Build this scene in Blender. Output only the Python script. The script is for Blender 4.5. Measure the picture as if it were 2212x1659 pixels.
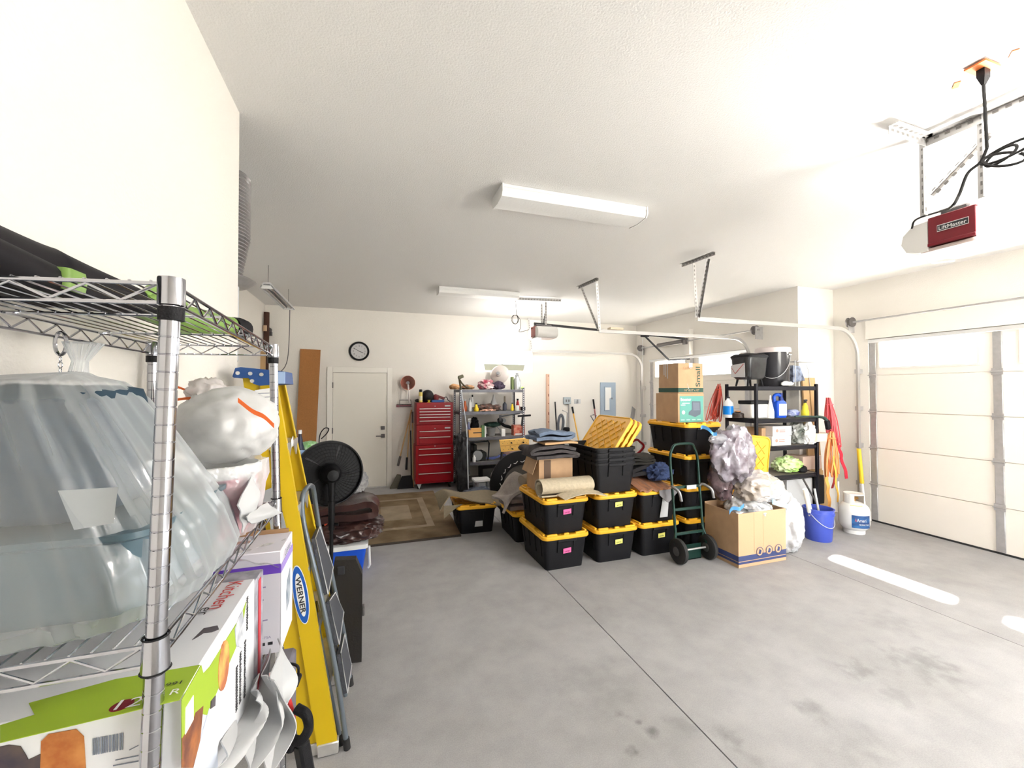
import bpy, bmesh, math, random
from mathutils import Vector, Matrix, noise
random.seed(7)
PI = math.pi
SC = bpy.context.scene
COL = SC.collection
for _o in list(bpy.data.objects): bpy.data.objects.remove(_o)

# ---------------------------------------------------------------- camera
R0 = [[0.94806867, -0.31806306, -0.00129445], [0.00370926, 0.0151257, -0.99987872], [0.31804407, 0.94794889, 0.01551998]]
FPX, CX, CY, CAMH = 890.0, 1106.0, 829.5, 1.75
cam = bpy.data.cameras.new('camera'); camo = bpy.data.objects.new('camera', cam); COL.objects.link(camo)
cam.sensor_fit = 'HORIZONTAL'; cam.sensor_width = 36.0; cam.lens = FPX / 2212.0 * 36.0
cam.clip_start = 0.02; cam.clip_end = 200
_r, _d, _f = Vector(R0[0]), Vector(R0[1]), Vector(R0[2])
m = Matrix.Identity(4)
for i in range(3):
    m[i][0] = _r[i]; m[i][1] = -_d[i]; m[i][2] = -_f[i]
m.translation = (0, 0, CAMH)
camo.matrix_world = m
SC.camera = camo

# ---------------------------------------------------------------- world, sun, exposure
SC.view_settings.view_transform = 'Standard'
SC.view_settings.look = 'None'
SC.view_settings.gamma = 1.0
SC.view_settings.use_curve_mapping = False
SC.view_settings.exposure = 1.3
w = bpy.data.worlds.new('sky'); SC.world = w; w.use_nodes = True
nt = w.node_tree; bg = nt.nodes['Background']
bg.inputs['Color'].default_value = (0.90, 0.95, 1.0, 1); bg.inputs['Strength'].default_value = 5.0
sun = bpy.data.lights.new('sun', 'SUN'); suno = bpy.data.objects.new('sun', sun); COL.objects.link(suno)
sun.energy = 70; sun.angle = math.radians(2.2); sun.color = (1, 0.97, 0.90)
suno.rotation_euler = Vector((-1.8, -0.57, -2.2)).to_track_quat('-Z', 'Y').to_euler()
suno.location = (9, 3, 6)

# fill light added behind the camera to brighten floor and partition
al = bpy.data.lights.new('rear_fill_light', 'AREA'); alo = bpy.data.objects.new('rear_fill_light', al); COL.objects.link(alo)
al.shape = 'RECTANGLE'; al.size = 1.2; al.size_y = 0.3; al.energy = 9; al.color = (1, 0.97, 0.93); alo.location = (3.6, -1.0, 3.08)
# ---------------------------------------------------------------- pixel -> point helpers
def ray(x, y):
    a, b = (x - CX) / FPX, (y - CY) / FPX
    return Vector([R0[0][i] * a + R0[1][i] * b + R0[2][i] for i in range(3)])
def PX(x, y, X): d = ray(x, y); t = X / d[0]; return Vector((X, d[1] * t, d[2] * t + CAMH))
def PY(x, y, Y): d = ray(x, y); t = Y / d[1]; return Vector((d[0] * t, Y, d[2] * t + CAMH))
def PZ(x, y, Z=0.0): d = ray(x, y); t = (Z - CAMH) / d[2]; return Vector((d[0] * t, d[1] * t, Z))

# ---------------------------------------------------------------- materials
MC = {}
def mat(name, col, rough=0.5, metal=0.0, var=0.0, vs=6.0, bump=0.0, bs=80.0, alpha=1.0, trans=0.0, emit=0.0, spec=0.5, ior=1.45, stretch=None, col2=None, coat=0.0):
    if name in MC: return MC[name]
    M = bpy.data.materials.new(name); M.use_nodes = True; MC[name] = M
    N = M.node_tree.nodes; L = M.node_tree.links
    P = N['Principled BSDF']
    c = (col[0], col[1], col[2], 1)
    P.inputs['Base Color'].default_value = c
    P.inputs['Roughness'].default_value = rough
    P.inputs['Metallic'].default_value = metal
    P.inputs['Alpha'].default_value = alpha
    P.inputs['Transmission Weight'].default_value = trans
    P.inputs['Specular IOR Level'].default_value = spec
    P.inputs['IOR'].default_value = ior
    P.inputs['Coat Weight'].default_value = coat
    if emit:
        P.inputs['Emission Color'].default_value = c; P.inputs['Emission Strength'].default_value = emit
    tc = N.new('ShaderNodeTexCoord'); mp = N.new('ShaderNodeMapping'); L.new(tc.outputs['Object'], mp.inputs['Vector'])
    if stretch: mp.inputs['Scale'].default_value = stretch
    if var > 0 or col2:
        nz = N.new('ShaderNodeTexNoise'); nz.inputs['Scale'].default_value = vs; nz.inputs['Detail'].default_value = 5
        L.new(mp.outputs['Vector'], nz.inputs['Vector'])
        cr = N.new('ShaderNodeValToRGB'); L.new(nz.outputs['Fac'], cr.inputs['Fac'])
        cr.color_ramp.elements[0].position = 0.35; cr.color_ramp.elements[1].position = 0.65
        k = col2 if col2 else tuple(v * (1 - var) for v in col)
        cr.color_ramp.elements[0].color = (k[0], k[1], k[2], 1); cr.color_ramp.elements[1].color = c
        L.new(cr.outputs['Color'], P.inputs['Base Color'])
    if bump > 0:
        nb = N.new('ShaderNodeTexNoise'); nb.inputs['Scale'].default_value = bs; nb.inputs['Detail'].default_value = 4
        L.new(mp.outputs['Vector'], nb.inputs['Vector'])
        b = N.new('ShaderNodeBump'); b.inputs['Strength'].default_value = bump; b.inputs['Distance'].default_value = 0.01
        L.new(nb.outputs['Fac'], b.inputs['Height']); L.new(b.outputs['Normal'], P.inputs['Normal'])
    return M

def film(name, col, a, rough=0.3, gloss=0.15, bump=0.0, bs=20):
    """thin plastic film: part see-through, part milky"""
    if name in MC: return MC[name]
    M = bpy.data.materials.new(name); M.use_nodes = True; MC[name] = M
    N = M.node_tree.nodes; L = M.node_tree.links; N.remove(N['Principled BSDF'])
    out = N['Material Output']
    t = N.new('ShaderNodeBsdfTransparent'); t.inputs['Color'].default_value = (0.97, 0.98, 1, 1)
    d = N.new('ShaderNodeBsdfDiffuse'); d.inputs['Color'].default_value = (*col, 1)
    tl = N.new('ShaderNodeBsdfTranslucent'); tl.inputs['Color'].default_value = (*col, 1)
    g = N.new('ShaderNodeBsdfGlossy'); g.inputs['Roughness'].default_value = rough
    m0 = N.new('ShaderNodeMixShader'); m0.inputs['Fac'].default_value = 0.35; L.new(d.outputs[0], m0.inputs[1]); L.new(tl.outputs[0], m0.inputs[2])
    m1 = N.new('ShaderNodeMixShader'); m1.inputs['Fac'].default_value = gloss; L.new(m0.outputs[0], m1.inputs[1]); L.new(g.outputs[0], m1.inputs[2])
    m2 = N.new('ShaderNodeMixShader'); L.new(t.outputs[0], m2.inputs[1]); L.new(m1.outputs[0], m2.inputs[2])
    lw = N.new('ShaderNodeLayerWeight'); lw.inputs['Blend'].default_value = 0.35
    mr = N.new('ShaderNodeMapRange'); mr.inputs['To Min'].default_value = a; mr.inputs['To Max'].default_value = min(1, a + 0.45)
    L.new(lw.outputs['Facing'], mr.inputs['Value']); L.new(mr.outputs[0], m2.inputs['Fac'])
    L.new(m2.outputs[0], out.inputs['Surface'])
    if bump:
        tc = N.new('ShaderNodeTexCoord'); nb = N.new('ShaderNodeTexNoise'); nb.inputs['Scale'].default_value = bs; L.new(tc.outputs['Object'], nb.inputs['Vector'])
        b = N.new('ShaderNodeBump'); b.inputs['Strength'].default_value = bump; b.inputs['Distance'].default_value = 0.02; L.new(nb.outputs['Fac'], b.inputs['Height'])
        for s in (d, g): L.new(b.outputs['Normal'], s.inputs['Normal'])
    return M

# ---------------------------------------------------------------- mesh builder
def V(*a): return Vector(a)
def rrect(w, l, r, n=4):
    pts = []
    for cx, cy, a0 in ((w/2-r, l/2-r, 0), (-w/2+r, l/2-r, PI/2), (-w/2+r, -l/2+r, PI), (w/2-r, -l/2+r, 1.5*PI)):
        for i in range(n + 1):
            a = a0 + PI/2 * i / n; pts.append((cx + r*math.cos(a), cy + r*math.sin(a)))
    return pts
class MB:
    def __init__(s): s.v = []; s.f = []
    def add(s, vs, fs):
        b = len(s.v); s.v += [Vector(p) for p in vs]; s.f += [tuple(b + i for i in f) for f in fs]; return s
    def box(s, c, d, rot=None, bev=0.0):
        x, y, z = d[0]/2, d[1]/2, d[2]/2; c = Vector(c)
        if bev <= 0:
            vs = [V(i*x, j*y, k*z) for i in (-1, 1) for j in (-1, 1) for k in (-1, 1)]
            fs = [(0,1,3,2),(4,6,7,5),(0,4,5,1),(2,3,7,6),(0,2,6,4),(1,5,7,3)]
        else:
            b = min(bev, x*.9, y*.9, z*.9); vs = []; idx = {}
            for i in (-1, 1):
                for j in (-1, 1):
                    for k in (-1, 1):
                        idx[(i,j,k)] = len(vs)
                        vs += [V(i*x, j*(y-b), k*(z-b)), V(i*(x-b), j*y, k*(z-b)), V(i*(x-b), j*(y-b), k*z)]
            g = lambda i, j, k, a: idx[(i,j,k)] + a
            fs = []
            for i in (-1, 1):
                fs.append((g(i,-1,-1,0), g(i,1,-1,0), g(i,1,1,0), g(i,-1,1,0)))
                fs.append((g(-1,i,-1,1), g(1,i,-1,1), g(1,i,1,1), g(-1,i,1,1)))
                fs.append((g(-1,-1,i,2), g(1,-1,i,2), g(1,1,i,2), g(-1,1,i,2)))
                for j in (-1, 1):
                    fs.append((g(i,j,-1,0), g(i,j,1,0), g(i,j,1,1), g(i,j,-1,1)))
                    fs.append((g(i,-1,j,0), g(i,1,j,0), g(i,1,j,2), g(i,-1,j,2)))
                    fs.append((g(-1,i,j,1), g(1,i,j,1), g(1,i,j,2), g(-1,i,j,2)))
                    for k in (-1, 1): fs.append((g(i,j,k,0), g(i,j,k,1), g(i,j,k,2)))
        if rot is not None: vs = [rot @ p for p in vs]
        return s.add([p + c for p in vs], fs)
    def bb(s, a, b, bev=0.0):
        a, b = Vector(a), Vector(b)
        return s.box((a + b) / 2, [abs(b[i] - a[i]) for i in range(3)], None, bev)
    def beam(s, p0, p1, w, h, up=(0,0,1), bev=0.0):
        p0, p1 = Vector(p0), Vector(p1); d = (p1 - p0); L = d.length; d.normalize()
        u = Vector(up); sx = d.cross(u)
        if sx.length < 1e-4: sx = d.cross(V(1,0,0))
        sx.normalize(); sz = sx.cross(d).normalized()
        rot = Matrix((sx, d, sz)).transposed()
        return s.box((p0 + p1) / 2, (w, L, h), rot, bev)
    def loft(s, rings, caps=True, closed=True):
        n = len(rings[0]); b = len(s.v)
        for r in rings: s.v += [Vector(p) for p in r]
        for k in range(len(rings) - 1):
            for i in range(n if closed else n - 1):
                j = (i + 1) % n
                s.f.append((b+k*n+i, b+k*n+j, b+(k+1)*n+j, b+(k+1)*n+i))
        if caps:
            s.f.append(tuple(b + i for i in reversed(range(n)))); s.f.append(tuple(b + (len(rings)-1)*n + i for i in range(n)))
        return s
    def frame(s, d):
        d = d.normalized(); a = V(0,0,1) if abs(d.z) < 0.9 else V(1,0,0)
        u = d.cross(a).normalized(); return u, d.cross(u).normalized()
    def cyl(s, p0, p1, r, r1=None, n=16, caps=True):
        p0, p1 = Vector(p0), Vector(p1); r1 = r if r1 is None else r1
        u, v = s.frame(p1 - p0)
        return s.loft([[p + (u*math.cos(2*PI*i/n) + v*math.sin(2*PI*i/n))*q for i in range(n)] for p, q in ((p0, r), (p1, r1))], caps)
    def tube(s, pts, r, n=8, closed=False, flat=1.0):
        pts = [Vector(p) for p in pts]; N_ = len(pts); rings = []
        d0 = (pts[1] - pts[0]).normalized(); u, v = s.frame(d0)
        for i, p in enumerate(pts):
            if closed: d = (pts[(i+1) % N_] - pts[i-1])
            else: d = pts[min(i+1, N_-1)] - pts[max(i-1, 0)]
            if d.length < 1e-9: d = d0
            d = d.normalized(); u = (u - d * u.dot(d))
            if u.length < 1e-6: u, v = s.frame(d)
            u.normalize(); v = d.cross(u)
            q = r[i] if isinstance(r, (list, tuple)) else r
            rings.append([p + (u*math.cos(2*PI*k/n) + v*math.sin(2*PI*k/n)*flat)*q for k in range(n)])
        if closed: rings.append(rings[0]); return s.loft(rings, False)
        return s.loft(rings, True)
    def lathe(s, prof, c=(0,0,0), ax=(0,0,1), n=24, caps=True):
        ax = Vector(ax).normalized(); u, v = s.frame(ax); c = Vector(c)
        return s.loft([[c + ax*z + (u*math.cos(2*PI*i/n) + v*math.sin(2*PI*i/n))*max(r, 1e-4) for i in range(n)] for r, z in prof], caps)
    def rr(s, c, levels, n=4):
        """stack of rounded rectangles: levels (w,l,r,z) about c"""
        c = Vector(c); return s.loft([[c + V(x, y, z) for x, y in rrect(w_, l_, r_, n)] for w_, l_, r_, z in levels])
    def blob(s, c, rad, amp=0.15, fr=2.0, seed=0, sub=4, ridge=0.0, flatz=None, pw=1.0):
        bm = bmesh.new(); bmesh.ops.create_icosphere(bm, subdivisions=sub, radius=1.0)
        off = V(seed*3.1, seed*1.7, seed*0.9); c = Vector(c)
        vs = []
        for v in bm.verts:
            p = v.co.copy(); q = V(*[math.copysign(abs(t)**pw, t) for t in p])
            nn = noise.noise(p*fr + off) * amp + noise.noise(p*fr*2.7 + off) * amp * .5
            if ridge: nn += (0.5 - abs(noise.noise(p*fr*1.8 + off*2))*2) * ridge + (0.4 - abs(noise.noise(p*fr*4.5 + off*2))*2) * ridge * .5
            q = V(q.x*rad[0], q.y*rad[1], q.z*rad[2]) * (1 + nn)
            if flatz is not None and q.z < -rad[2]*flatz: q.z = -rad[2]*flatz
            vs.append(q + c)
        fs = [tuple(v.index for v in f.verts) for f in bm.faces]; bm.free()
        return s.add(vs, fs)
    def sheet(s, fn, nu, nv, th=0.004):
        g = [[Vector(fn(i/nu, j/nv)) for j in range(nv+1)] for i in range(nu+1)]
        def nrm(i, j):
            a = g[min(i+1,nu)][j] - g[max(i-1,0)][j]; b = g[i][min(j+1,nv)] - g[i][max(j-1,0)]
            k = a.cross(b); return k.normalized() if k.length > 1e-9 else V(0,0,1)
        top = [g[i][j] + nrm(i,j)*th/2 for i in range(nu+1) for j in range(nv+1)]
        bot = [g[i][j] - nrm(i,j)*th/2 for i in range(nu+1) for j in range(nv+1)]
        I = lambda i, j: i*(nv+1) + j; n = len(top); fs = []
        for i in range(nu):
            for j in range(nv):
                fs.append((I(i,j), I(i+1,j), I(i+1,j+1), I(i,j+1))); fs.append((n+I(i,j), n+I(i,j+1), n+I(i+1,j+1), n+I(i+1,j)))
        for i in range(nu):
            fs.append((I(i,0), n+I(i,0), n+I(i+1,0), I(i+1,0))); fs.append((I(i,nv), I(i+1,nv), n+I(i+1,nv), n+I(i,nv)))
        for j in range(nv):
            fs.append((I(0,j), I(0,j+1), n+I(0,j+1), n+I(0,j))); fs.append((I(nu,j), n+I(nu,j), n+I(nu,j+1), I(nu,j+1)))
        return s.add(top + bot, fs)
    def poly(s, pts, th):
        """extrude a planar polygon by vector th"""
        pts = [Vector(p) for p in pts]; th = Vector(th)
        return s.loft([pts, [p + th for p in pts]])
LOC = {}
def tagp(o, label=None, cat=None, group=None, kind=None):
    if label: o['label'] = label
    if cat: o['category'] = cat
    if group: o['group'] = group
    if kind: o['kind'] = kind
    return o
def T(name, label, cat, loc=(0,0,0), group=None, kind=None):
    o = bpy.data.objects.new(name, None); COL.objects.link(o); o.location = loc; o.empty_display_size = 0.1
    LOC[o.name] = Vector(loc); return tagp(o, label, cat, group, kind)
def part(name, mb, m, parent=None, smooth=None, label=None, kind=None, loc=None):
    """one mesh object from a builder in world coordinates; parent locations are subtracted"""
    base = LOC[parent.name] if parent is not None else (Vector(loc) if loc is not None else Vector((0,0,0)))
    me = bpy.data.meshes.new(name); me.from_pydata([tuple(p - base) for p in mb.v], [], mb.f)
    bm = bmesh.new(); bm.from_mesh(me); bmesh.ops.recalc_face_normals(bm, faces=bm.faces); bm.to_mesh(me); bm.free()
    me.materials.append(m)
    for p in me.polygons: p.use_smooth = True
    me.set_sharp_from_angle(angle=math.radians(smooth if smooth else 38))
    o = bpy.data.objects.new(name, me); COL.objects.link(o)
    if parent is not None: o.parent = parent
    elif loc is not None: o.location = loc
    LOC[o.name] = base
    if label: o['label'] = label
    if kind: o['kind'] = kind
    return o
def one(name, mb, m, label, cat, loc, group=None, kind=None, smooth=None):
    return tagp(part(name, mb, m, None, smooth, loc=loc), label, cat, group, kind)
def kids(o): return [c for c in COL.objects if c.parent == o]
CH = None
def dup(root, loc, rz=0.0, label=None, group=None):
    r = root.copy(); COL.objects.link(r); r.location = loc; r.rotation_euler = (0, 0, rz)
    if label: r['label'] = label
    if group: r['group'] = group
    for ch in list(root.children):
        c = ch.copy(); COL.objects.link(c); c.parent = r
        for g in list(ch.children):
            d = g.copy(); COL.objects.link(d); d.parent = c
    LOC[r.name] = Vector(loc); return r
def text(parent, s, org, right, up, h, m, w=None, name='lettering', th=0.0012, bold=0.0):
    """flat lettering standing on its surface: org = lower left corner"""
    cu = bpy.data.curves.new('t', 'FONT'); cu.body = s; cu.size = 1.0; cu.extrude = 0.0; cu.offset = bold
    o = bpy.data.objects.new('t', cu); COL.objects.link(o)
    me = bpy.data.meshes.new_from_object(o.evaluated_get(bpy.context.evaluated_depsgraph_get()))
    bpy.data.objects.remove(o); bpy.data.curves.remove(cu)
    vs = [v.co.copy() for v in me.vertices]; fs = [tuple(p.vertices) for p in me.polygons]; bpy.data.meshes.remove(me)
    x0 = min(v.x for v in vs); x1 = max(v.x for v in vs); y0 = min(v.y for v in vs); y1 = max(v.y for v in vs)
    k = h / (y1 - y0); kx = (w / (x1 - x0)) if w else k
    right = Vector(right).normalized(); up = Vector(up).normalized(); nrm = right.cross(up); org = Vector(org)
    mb = MB(); mb.add([org + right*((v.x - x0)*kx) + up*((v.y - y0)*k) + nrm*th for v in vs], fs)
    return part(name, mb, m, parent)
def patch(name, parent, org, right, up, w_, h_, m, th=0.002, label=None):
    right = Vector(right).normalized(); up = Vector(up).normalized(); n = right.cross(up); org = Vector(org)
    mb = MB(); mb.poly([org, org+right*w_, org+right*w_+up*h_, org+up*h_], n*th)
    return part(name, mb, m, parent, label=label)
def arc(c, u, v, r, a0, a1, n=12):
    c, u, v = Vector(c), Vector(u), Vector(v)
    return [c + (u*math.cos(a0+(a1-a0)*i/n) + v*math.sin(a0+(a1-a0)*i/n))*r for i in range(n+1)]
def bez(pts, n=8):
    """catmull-rom through points"""
    P = [Vector(p) for p in pts]; P = [P[0]*2-P[1]] + P + [P[-1]*2-P[-2]]; out = []
    for i in range(1, len(P)-2):
        for k in range(n):
            t = k/n; a, b, c, d = P[i-1], P[i], P[i+1], P[i+2]
            out.append(0.5*((2*b) + (c-a)*t + (2*a-5*b+4*c-d)*t*t + (3*b-a-3*c+d)*t**3))
    out.append(P[-2]); return out

# ---------------------------------------------------------------- palette
m_wall = mat('wall_paint', (0.80, 0.765, 0.71), 0.75, var=0.02, vs=1.5, bump=0.25, bs=90)
m_ceil = mat('ceiling_paint', (0.80, 0.79, 0.775), 0.8, bump=0.3, bs=110)
m_trim = mat('trim_paint', (0.83, 0.80, 0.74), 0.45)
m_door = mat('door_paint', (0.80, 0.765, 0.69), 0.42)
m_gdoor = mat('garage_door_steel', (0.88, 0.83, 0.755), 0.5, bump=0.15, bs=200)
m_galv = mat('galvanized_steel', (0.50, 0.49, 0.49), 0.38, 0.5, var=0.12, vs=20)
m_galvd = mat('dark_steel', (0.16, 0.15, 0.15), 0.4, 0.6)
m_blk = mat('black_plastic', (0.008, 0.008, 0.010), 0.5, bump=0.3, bs=300, spec=0.3)
m_blkm = mat('black_metal', (0.02, 0.02, 0.024), 0.35, 0.2)
m_rub = mat('black_rubber', (0.02, 0.02, 0.02), 0.7)
m_yel = mat('yellow_lid_plastic', (0.95, 0.50, 0.03), 0.38)
m_white = mat('white_plastic', (0.85, 0.85, 0.84), 0.4)
m_paper = mat('white_paper', (0.85, 0.85, 0.83), 0.7)
m_card = mat('cardboard', (0.56, 0.36, 0.205), 0.8, var=0.12, vs=8, bump=0.15, bs=150)
m_cardd = mat('cardboard_edge', (0.42, 0.25, 0.13), 0.85)
m_chrome = mat('chrome', (0.50, 0.51, 0.55), 0.12, 1.0)
m_chromed = mat('chrome_groove', (0.95, 0.95, 0.95), 0.3, 0.6)
m_red = mat('red_paint', (0.33, 0.005, 0.012), 0.35, coat=0.15, spec=.3)
m_redp = mat('red_plastic', (0.62, 0.03, 0.03), 0.4)
m_ink = mat('black_ink', (0.03, 0.03, 0.035), 0.6)
m_blue = mat('blue_plastic', (0.012, 0.09, 0.62), 0.35)
m_wood = mat('bare_wood', (0.62, 0.40, 0.19), 0.6, var=0.3, vs=6, stretch=(1, 1, 0.08))
m_orange = mat('orange_plastic', (0.90, 0.22, 0.05), 0.5)
m_alu = mat('aluminium', (0.72, 0.71, 0.69), 0.35, 0.7, var=0.1, vs=30)
m_grey = mat('grey_plastic', (0.30, 0.31, 0.32), 0.5)
m_lgrey = mat('light_grey_plastic', (0.60, 0.61, 0.62), 0.5)
m_tape = film('clear_tape', (0.9, 0.85, 0.75), 0.25, 0.1, 0.6)
m_clear = film('clear_plastic', (0.9, 0.92, 0.95), 0.25, 0.15, 0.4)
def glassm():
    M = bpy.data.materials.new('window_glass'); M.use_nodes = True; N = M.node_tree.nodes; L = M.node_tree.links
    N.remove(N['Principled BSDF']); t = N.new('ShaderNodeBsdfTransparent'); g = N.new('ShaderNodeBsdfGlossy'); g.inputs['Roughness'].default_value = 0.05
    x = N.new('ShaderNodeMixShader'); x.inputs['Fac'].default_value = 0.06; L.new(t.outputs[0], x.inputs[1]); L.new(g.outputs[0], x.inputs[2]); L.new(x.outputs[0], N['Material Output'].inputs['Surface']); return M
m_glass = glassm()

# ---------------------------------------------------------------- room
C = 3.2; YB = 7.88; XR = 6.3; XR2 = 5.6; YS = 4.16; XL = -1.74; XP = -0.67; YP = 2.47; Y0 = -2.4
def struct(name, mb, m, parent=None, loc=(0,0,0)):
    o = part(name, mb, m, parent, loc=None if parent else loc)
    if parent is None: o['kind'] = 'structure'
    return o
def concrete():
    M = bpy.data.materials.new('concrete'); M.use_nodes = True; N = M.node_tree.nodes; L = M.node_tree.links; P = N['Principled BSDF']
    tc = N.new('ShaderNodeTexCoord')
    def nz(s, d, p0, p1, c0, c1):
        n = N.new('ShaderNodeTexNoise'); n.inputs['Scale'].default_value = s; n.inputs['Detail'].default_value = d; n.inputs['Roughness'].default_value = 0.62; L.new(tc.outputs['Object'], n.inputs['Vector'])
        r = N.new('ShaderNodeValToRGB'); r.color_ramp.elements[0].position = p0; r.color_ramp.elements[1].position = p1
        r.color_ramp.elements[0].color = (*c0, 1); r.color_ramp.elements[1].color = (*c1, 1); L.new(n.outputs['Fac'], r.inputs['Fac']); return n, r
    def mul(a, b, f=1.0):
        x = N.new('ShaderNodeMix'); x.data_type = 'RGBA'; x.blend_type = 'MULTIPLY'; x.inputs['Factor'].default_value = f
        L.new(a, x.inputs['A']); L.new(b, x.inputs['B']); return x.outputs['Result']
    _, a = nz(0.9, 5, 0.3, 0.72, (0.325, 0.318, 0.315), (0.43, 0.425, 0.43))
    _, b = nz(5, 6, 0.28, 0.62, (0.84, 0.84, 0.85), (1, 1, 1))
    n3, c = nz(160, 3, 0.25, 0.7, (0.84, 0.84, 0.84), (1.06, 1.06, 1.06))
    res = mul(mul(a.outputs['Color'], b.outputs['Color']), c.outputs['Color'])
    # old oil spots, each with its own place on the slab
    wv = N.new('ShaderNodeTexNoise'); wv.inputs['Scale'].default_value = 11; wv.inputs['Detail'].default_value = 4; L.new(tc.outputs['Object'], wv.inputs['Vector'])
    spots = [((1990, 1432), .17, .5), ((1862, 1450), .10, .55), ((1945, 1508), .09, .35), ((1570, 1588), .06, .6), ((1408, 1577), .035, .75), ((1373, 1625), .035, .8), ((1338, 1543), .03, .6), ((1380, 1560), .02, .6), ((1760, 1535), .07, .4), ((1470, 1560), .08, .35), ((1290, 1480), .25, .18), ((1920, 1345), .18, .2), ((1850, 1600), .15, .25), ((1630, 1640), .04, .3), ((1300, 1330), .2, .12)]
    for (px, py), r_, k in spots:
        p = PZ(px, py); vm = N.new('ShaderNodeVectorMath'); vm.operation = 'SUBTRACT'; L.new(tc.outputs['Object'], vm.inputs[0]); vm.inputs[1].default_value = (p.x, p.y, 0)
        ln = N.new('ShaderNodeVectorMath'); ln.operation = 'LENGTH'; L.new(vm.outputs[0], ln.inputs[0])
        ad = N.new('ShaderNodeMath'); ad.operation = 'MULTIPLY_ADD'; L.new(wv.outputs['Fac'], ad.inputs[0]); ad.inputs[1].default_value = -r_*3.4; L.new(ln.outputs['Value'], ad.inputs[2])
        mr = N.new('ShaderNodeMapRange'); mr.interpolation_type = 'SMOOTHSTEP'; L.new(ad.outputs[0], mr.inputs['Value']); mr.inputs['From Min'].default_value = -r_*1.9; mr.inputs['From Max'].default_value = -r_*0.3
        mr.inputs['To Min'].default_value = 1 - k*.65; mr.inputs['To Max'].default_value = 1.0
        cb = N.new('ShaderNodeCombineColor'); [L.new(mr.outputs[0], cb.inputs[i]) for i in range(3)]
        res = mul(res, cb.outputs[0])
    L.new(res, P.inputs['Base Color']); P.inputs['Roughness'].default_value = 0.62
    bp = N.new('ShaderNodeBump'); bp.inputs['Strength'].default_value = 0.12; bp.inputs['Distance'].default_value = 0.003; L.new(n3.outputs['Fac'], bp.inputs['Height']); L.new(bp.outputs['Normal'], P.inputs['Normal'])
    return M
m_conc = concrete()
m_joint = mat('joint_filler', (0.13, 0.12, 0.11), 0.9)
fl = MB(); fl.bb((XL-.1, Y0, -0.12), (XR+.1, YB+.1, -0.02)); flo = struct('floor', fl, m_joint)
for a, b in ((XL-.1, 1.599), (1.607, 4.203), (4.209, XR+.1)):
    mb = MB(); mb.bb((a, Y0, -0.019), (b, YB+.1, 0.0)); part('concrete_slab', mb, m_conc, flo)
mb = MB(); mb.bb((XL-.1, Y0, C), (XR+.2, YB+.1, C+.1)); struct('ceiling', mb, m_ceil)
mb = MB(); mb.bb((XP-.13, Y0, 0), (XP, YP, C)); mb.bb((XL, YP-.13, 0), (XP-.13, YP, C)); struct('wall_partition', mb, m_wall)
mb = MB(); mb.bb((XL-.12, YP-.13, 0), (XL, YB+.1, C)); struct('wall_left', mb, m_wall)
# back wall with its window opening
wx0, wx1, wz0, wz1 = 1.89, 3.085, 2.115, 2.56
mb = MB(); mb.bb((XL, YB, 0), (wx0, YB+.22, C)); mb.bb((wx1, YB, 0), (XR+.2, YB+.22, C)); mb.bb((wx0, YB, 0), (wx1, YB+.22, wz0)); mb.bb((wx0, YB, wz1), (wx1, YB+.22, C))
struct('wall_back', mb, m_wall)
wn = T('window_1', None, None, (2.49, YB, 2.3), kind='structure')
mb = MB(); 
for a, b in (((wx0, YB+.14, wz0), (wx0+.04, YB+.18, wz1)), ((wx1-.04, YB+.14, wz0), (wx1, YB+.18, wz1)), ((wx0+.04, YB+.14, wz0), (wx1-.04, YB+.18, wz0+.04)), ((wx0+.04, YB+.14, wz1-.04), (wx1-.04, YB+.18, wz1)), ((2.47, YB+.14, wz0+.04), (2.505, YB+.18, wz1-.04))): mb.bb(a, b)
part('window_frame', mb, m_white, wn)
for a, b in ((wx0+.04, 2.47), (2.505, wx1-.04)):
    mb = MB(); mb.bb((a, YB+.157, wz0+.04), (b, YB+.162, wz1-.04)); part('pane', mb, m_glass, wn)
mb = MB(); mb.poly([PY(a_, b_, YB+.12) for a_, b_ in ((1045, 786), (1134, 788), (1131, 801), (1048, 800))], (0, .012, 0)); mb.v = [V(v.x, v.y, max(v.z, wz0+.001)) for v in mb.v]; part('sill_board', mb, mat('sill_green', (.30, .31, .25), .7), wn)
# right walls: near bay at XR, far bay steps in to XR2
DY0, DY1, DZ = -1.2, 3.72, 2.43      # near garage door opening
FY0, FY1, FZ = 4.98, 7.42, 2.40      # far garage door opening
mb = MB(); mb.bb((XR, Y0, 0), (XR+.2, DY0, C)); mb.bb((XR, DY1, 0), (XR+.2, YS+.15, C)); mb.bb((XR, DY0, DZ), (XR+.2, DY1, C))
struct('wall_right', mb, m_wall)
mb = MB(); mb.bb((XR2, YS, 0), (XR, YS+.15, C)); mb.bb((XR2, YS+.15, 0), (XR2+.2, FY0, C)); mb.bb((XR2, FY1, 0), (XR2+.2, YB, C)); mb.bb((XR2, FY0, FZ), (XR2+.2, FY1, C))
struct('wall_far_right', mb, m_wall)
# unseen rear wall closing off light, with an opening added for daylight
mb = MB(); mb.bb((XP-.13, Y0-.15, 0), (3.3, Y0, C)); mb.bb((5.7, Y0-.15, 0), (XR+.2, Y0, C)); mb.bb((3.3, Y0-.15, 2.3), (5.7, Y0, C)); struct('wall_rear', mb, m_wall)
mb = MB(); mb.bb((XR-.02, DY0-.1, DZ-.0), (XR, DY1+.02, DZ+.28)); struct('trim_1', mb, m_trim)
# unseen driveway plane, added to bounce light and block the sky below
mb = MB(); mb.bb((-40, -40, -.3), (60, 60, -.13)); struct('ground_outside', mb, mat('driveway', (0.42, 0.41, 0.39), 0.9, var=0.1))

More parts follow.
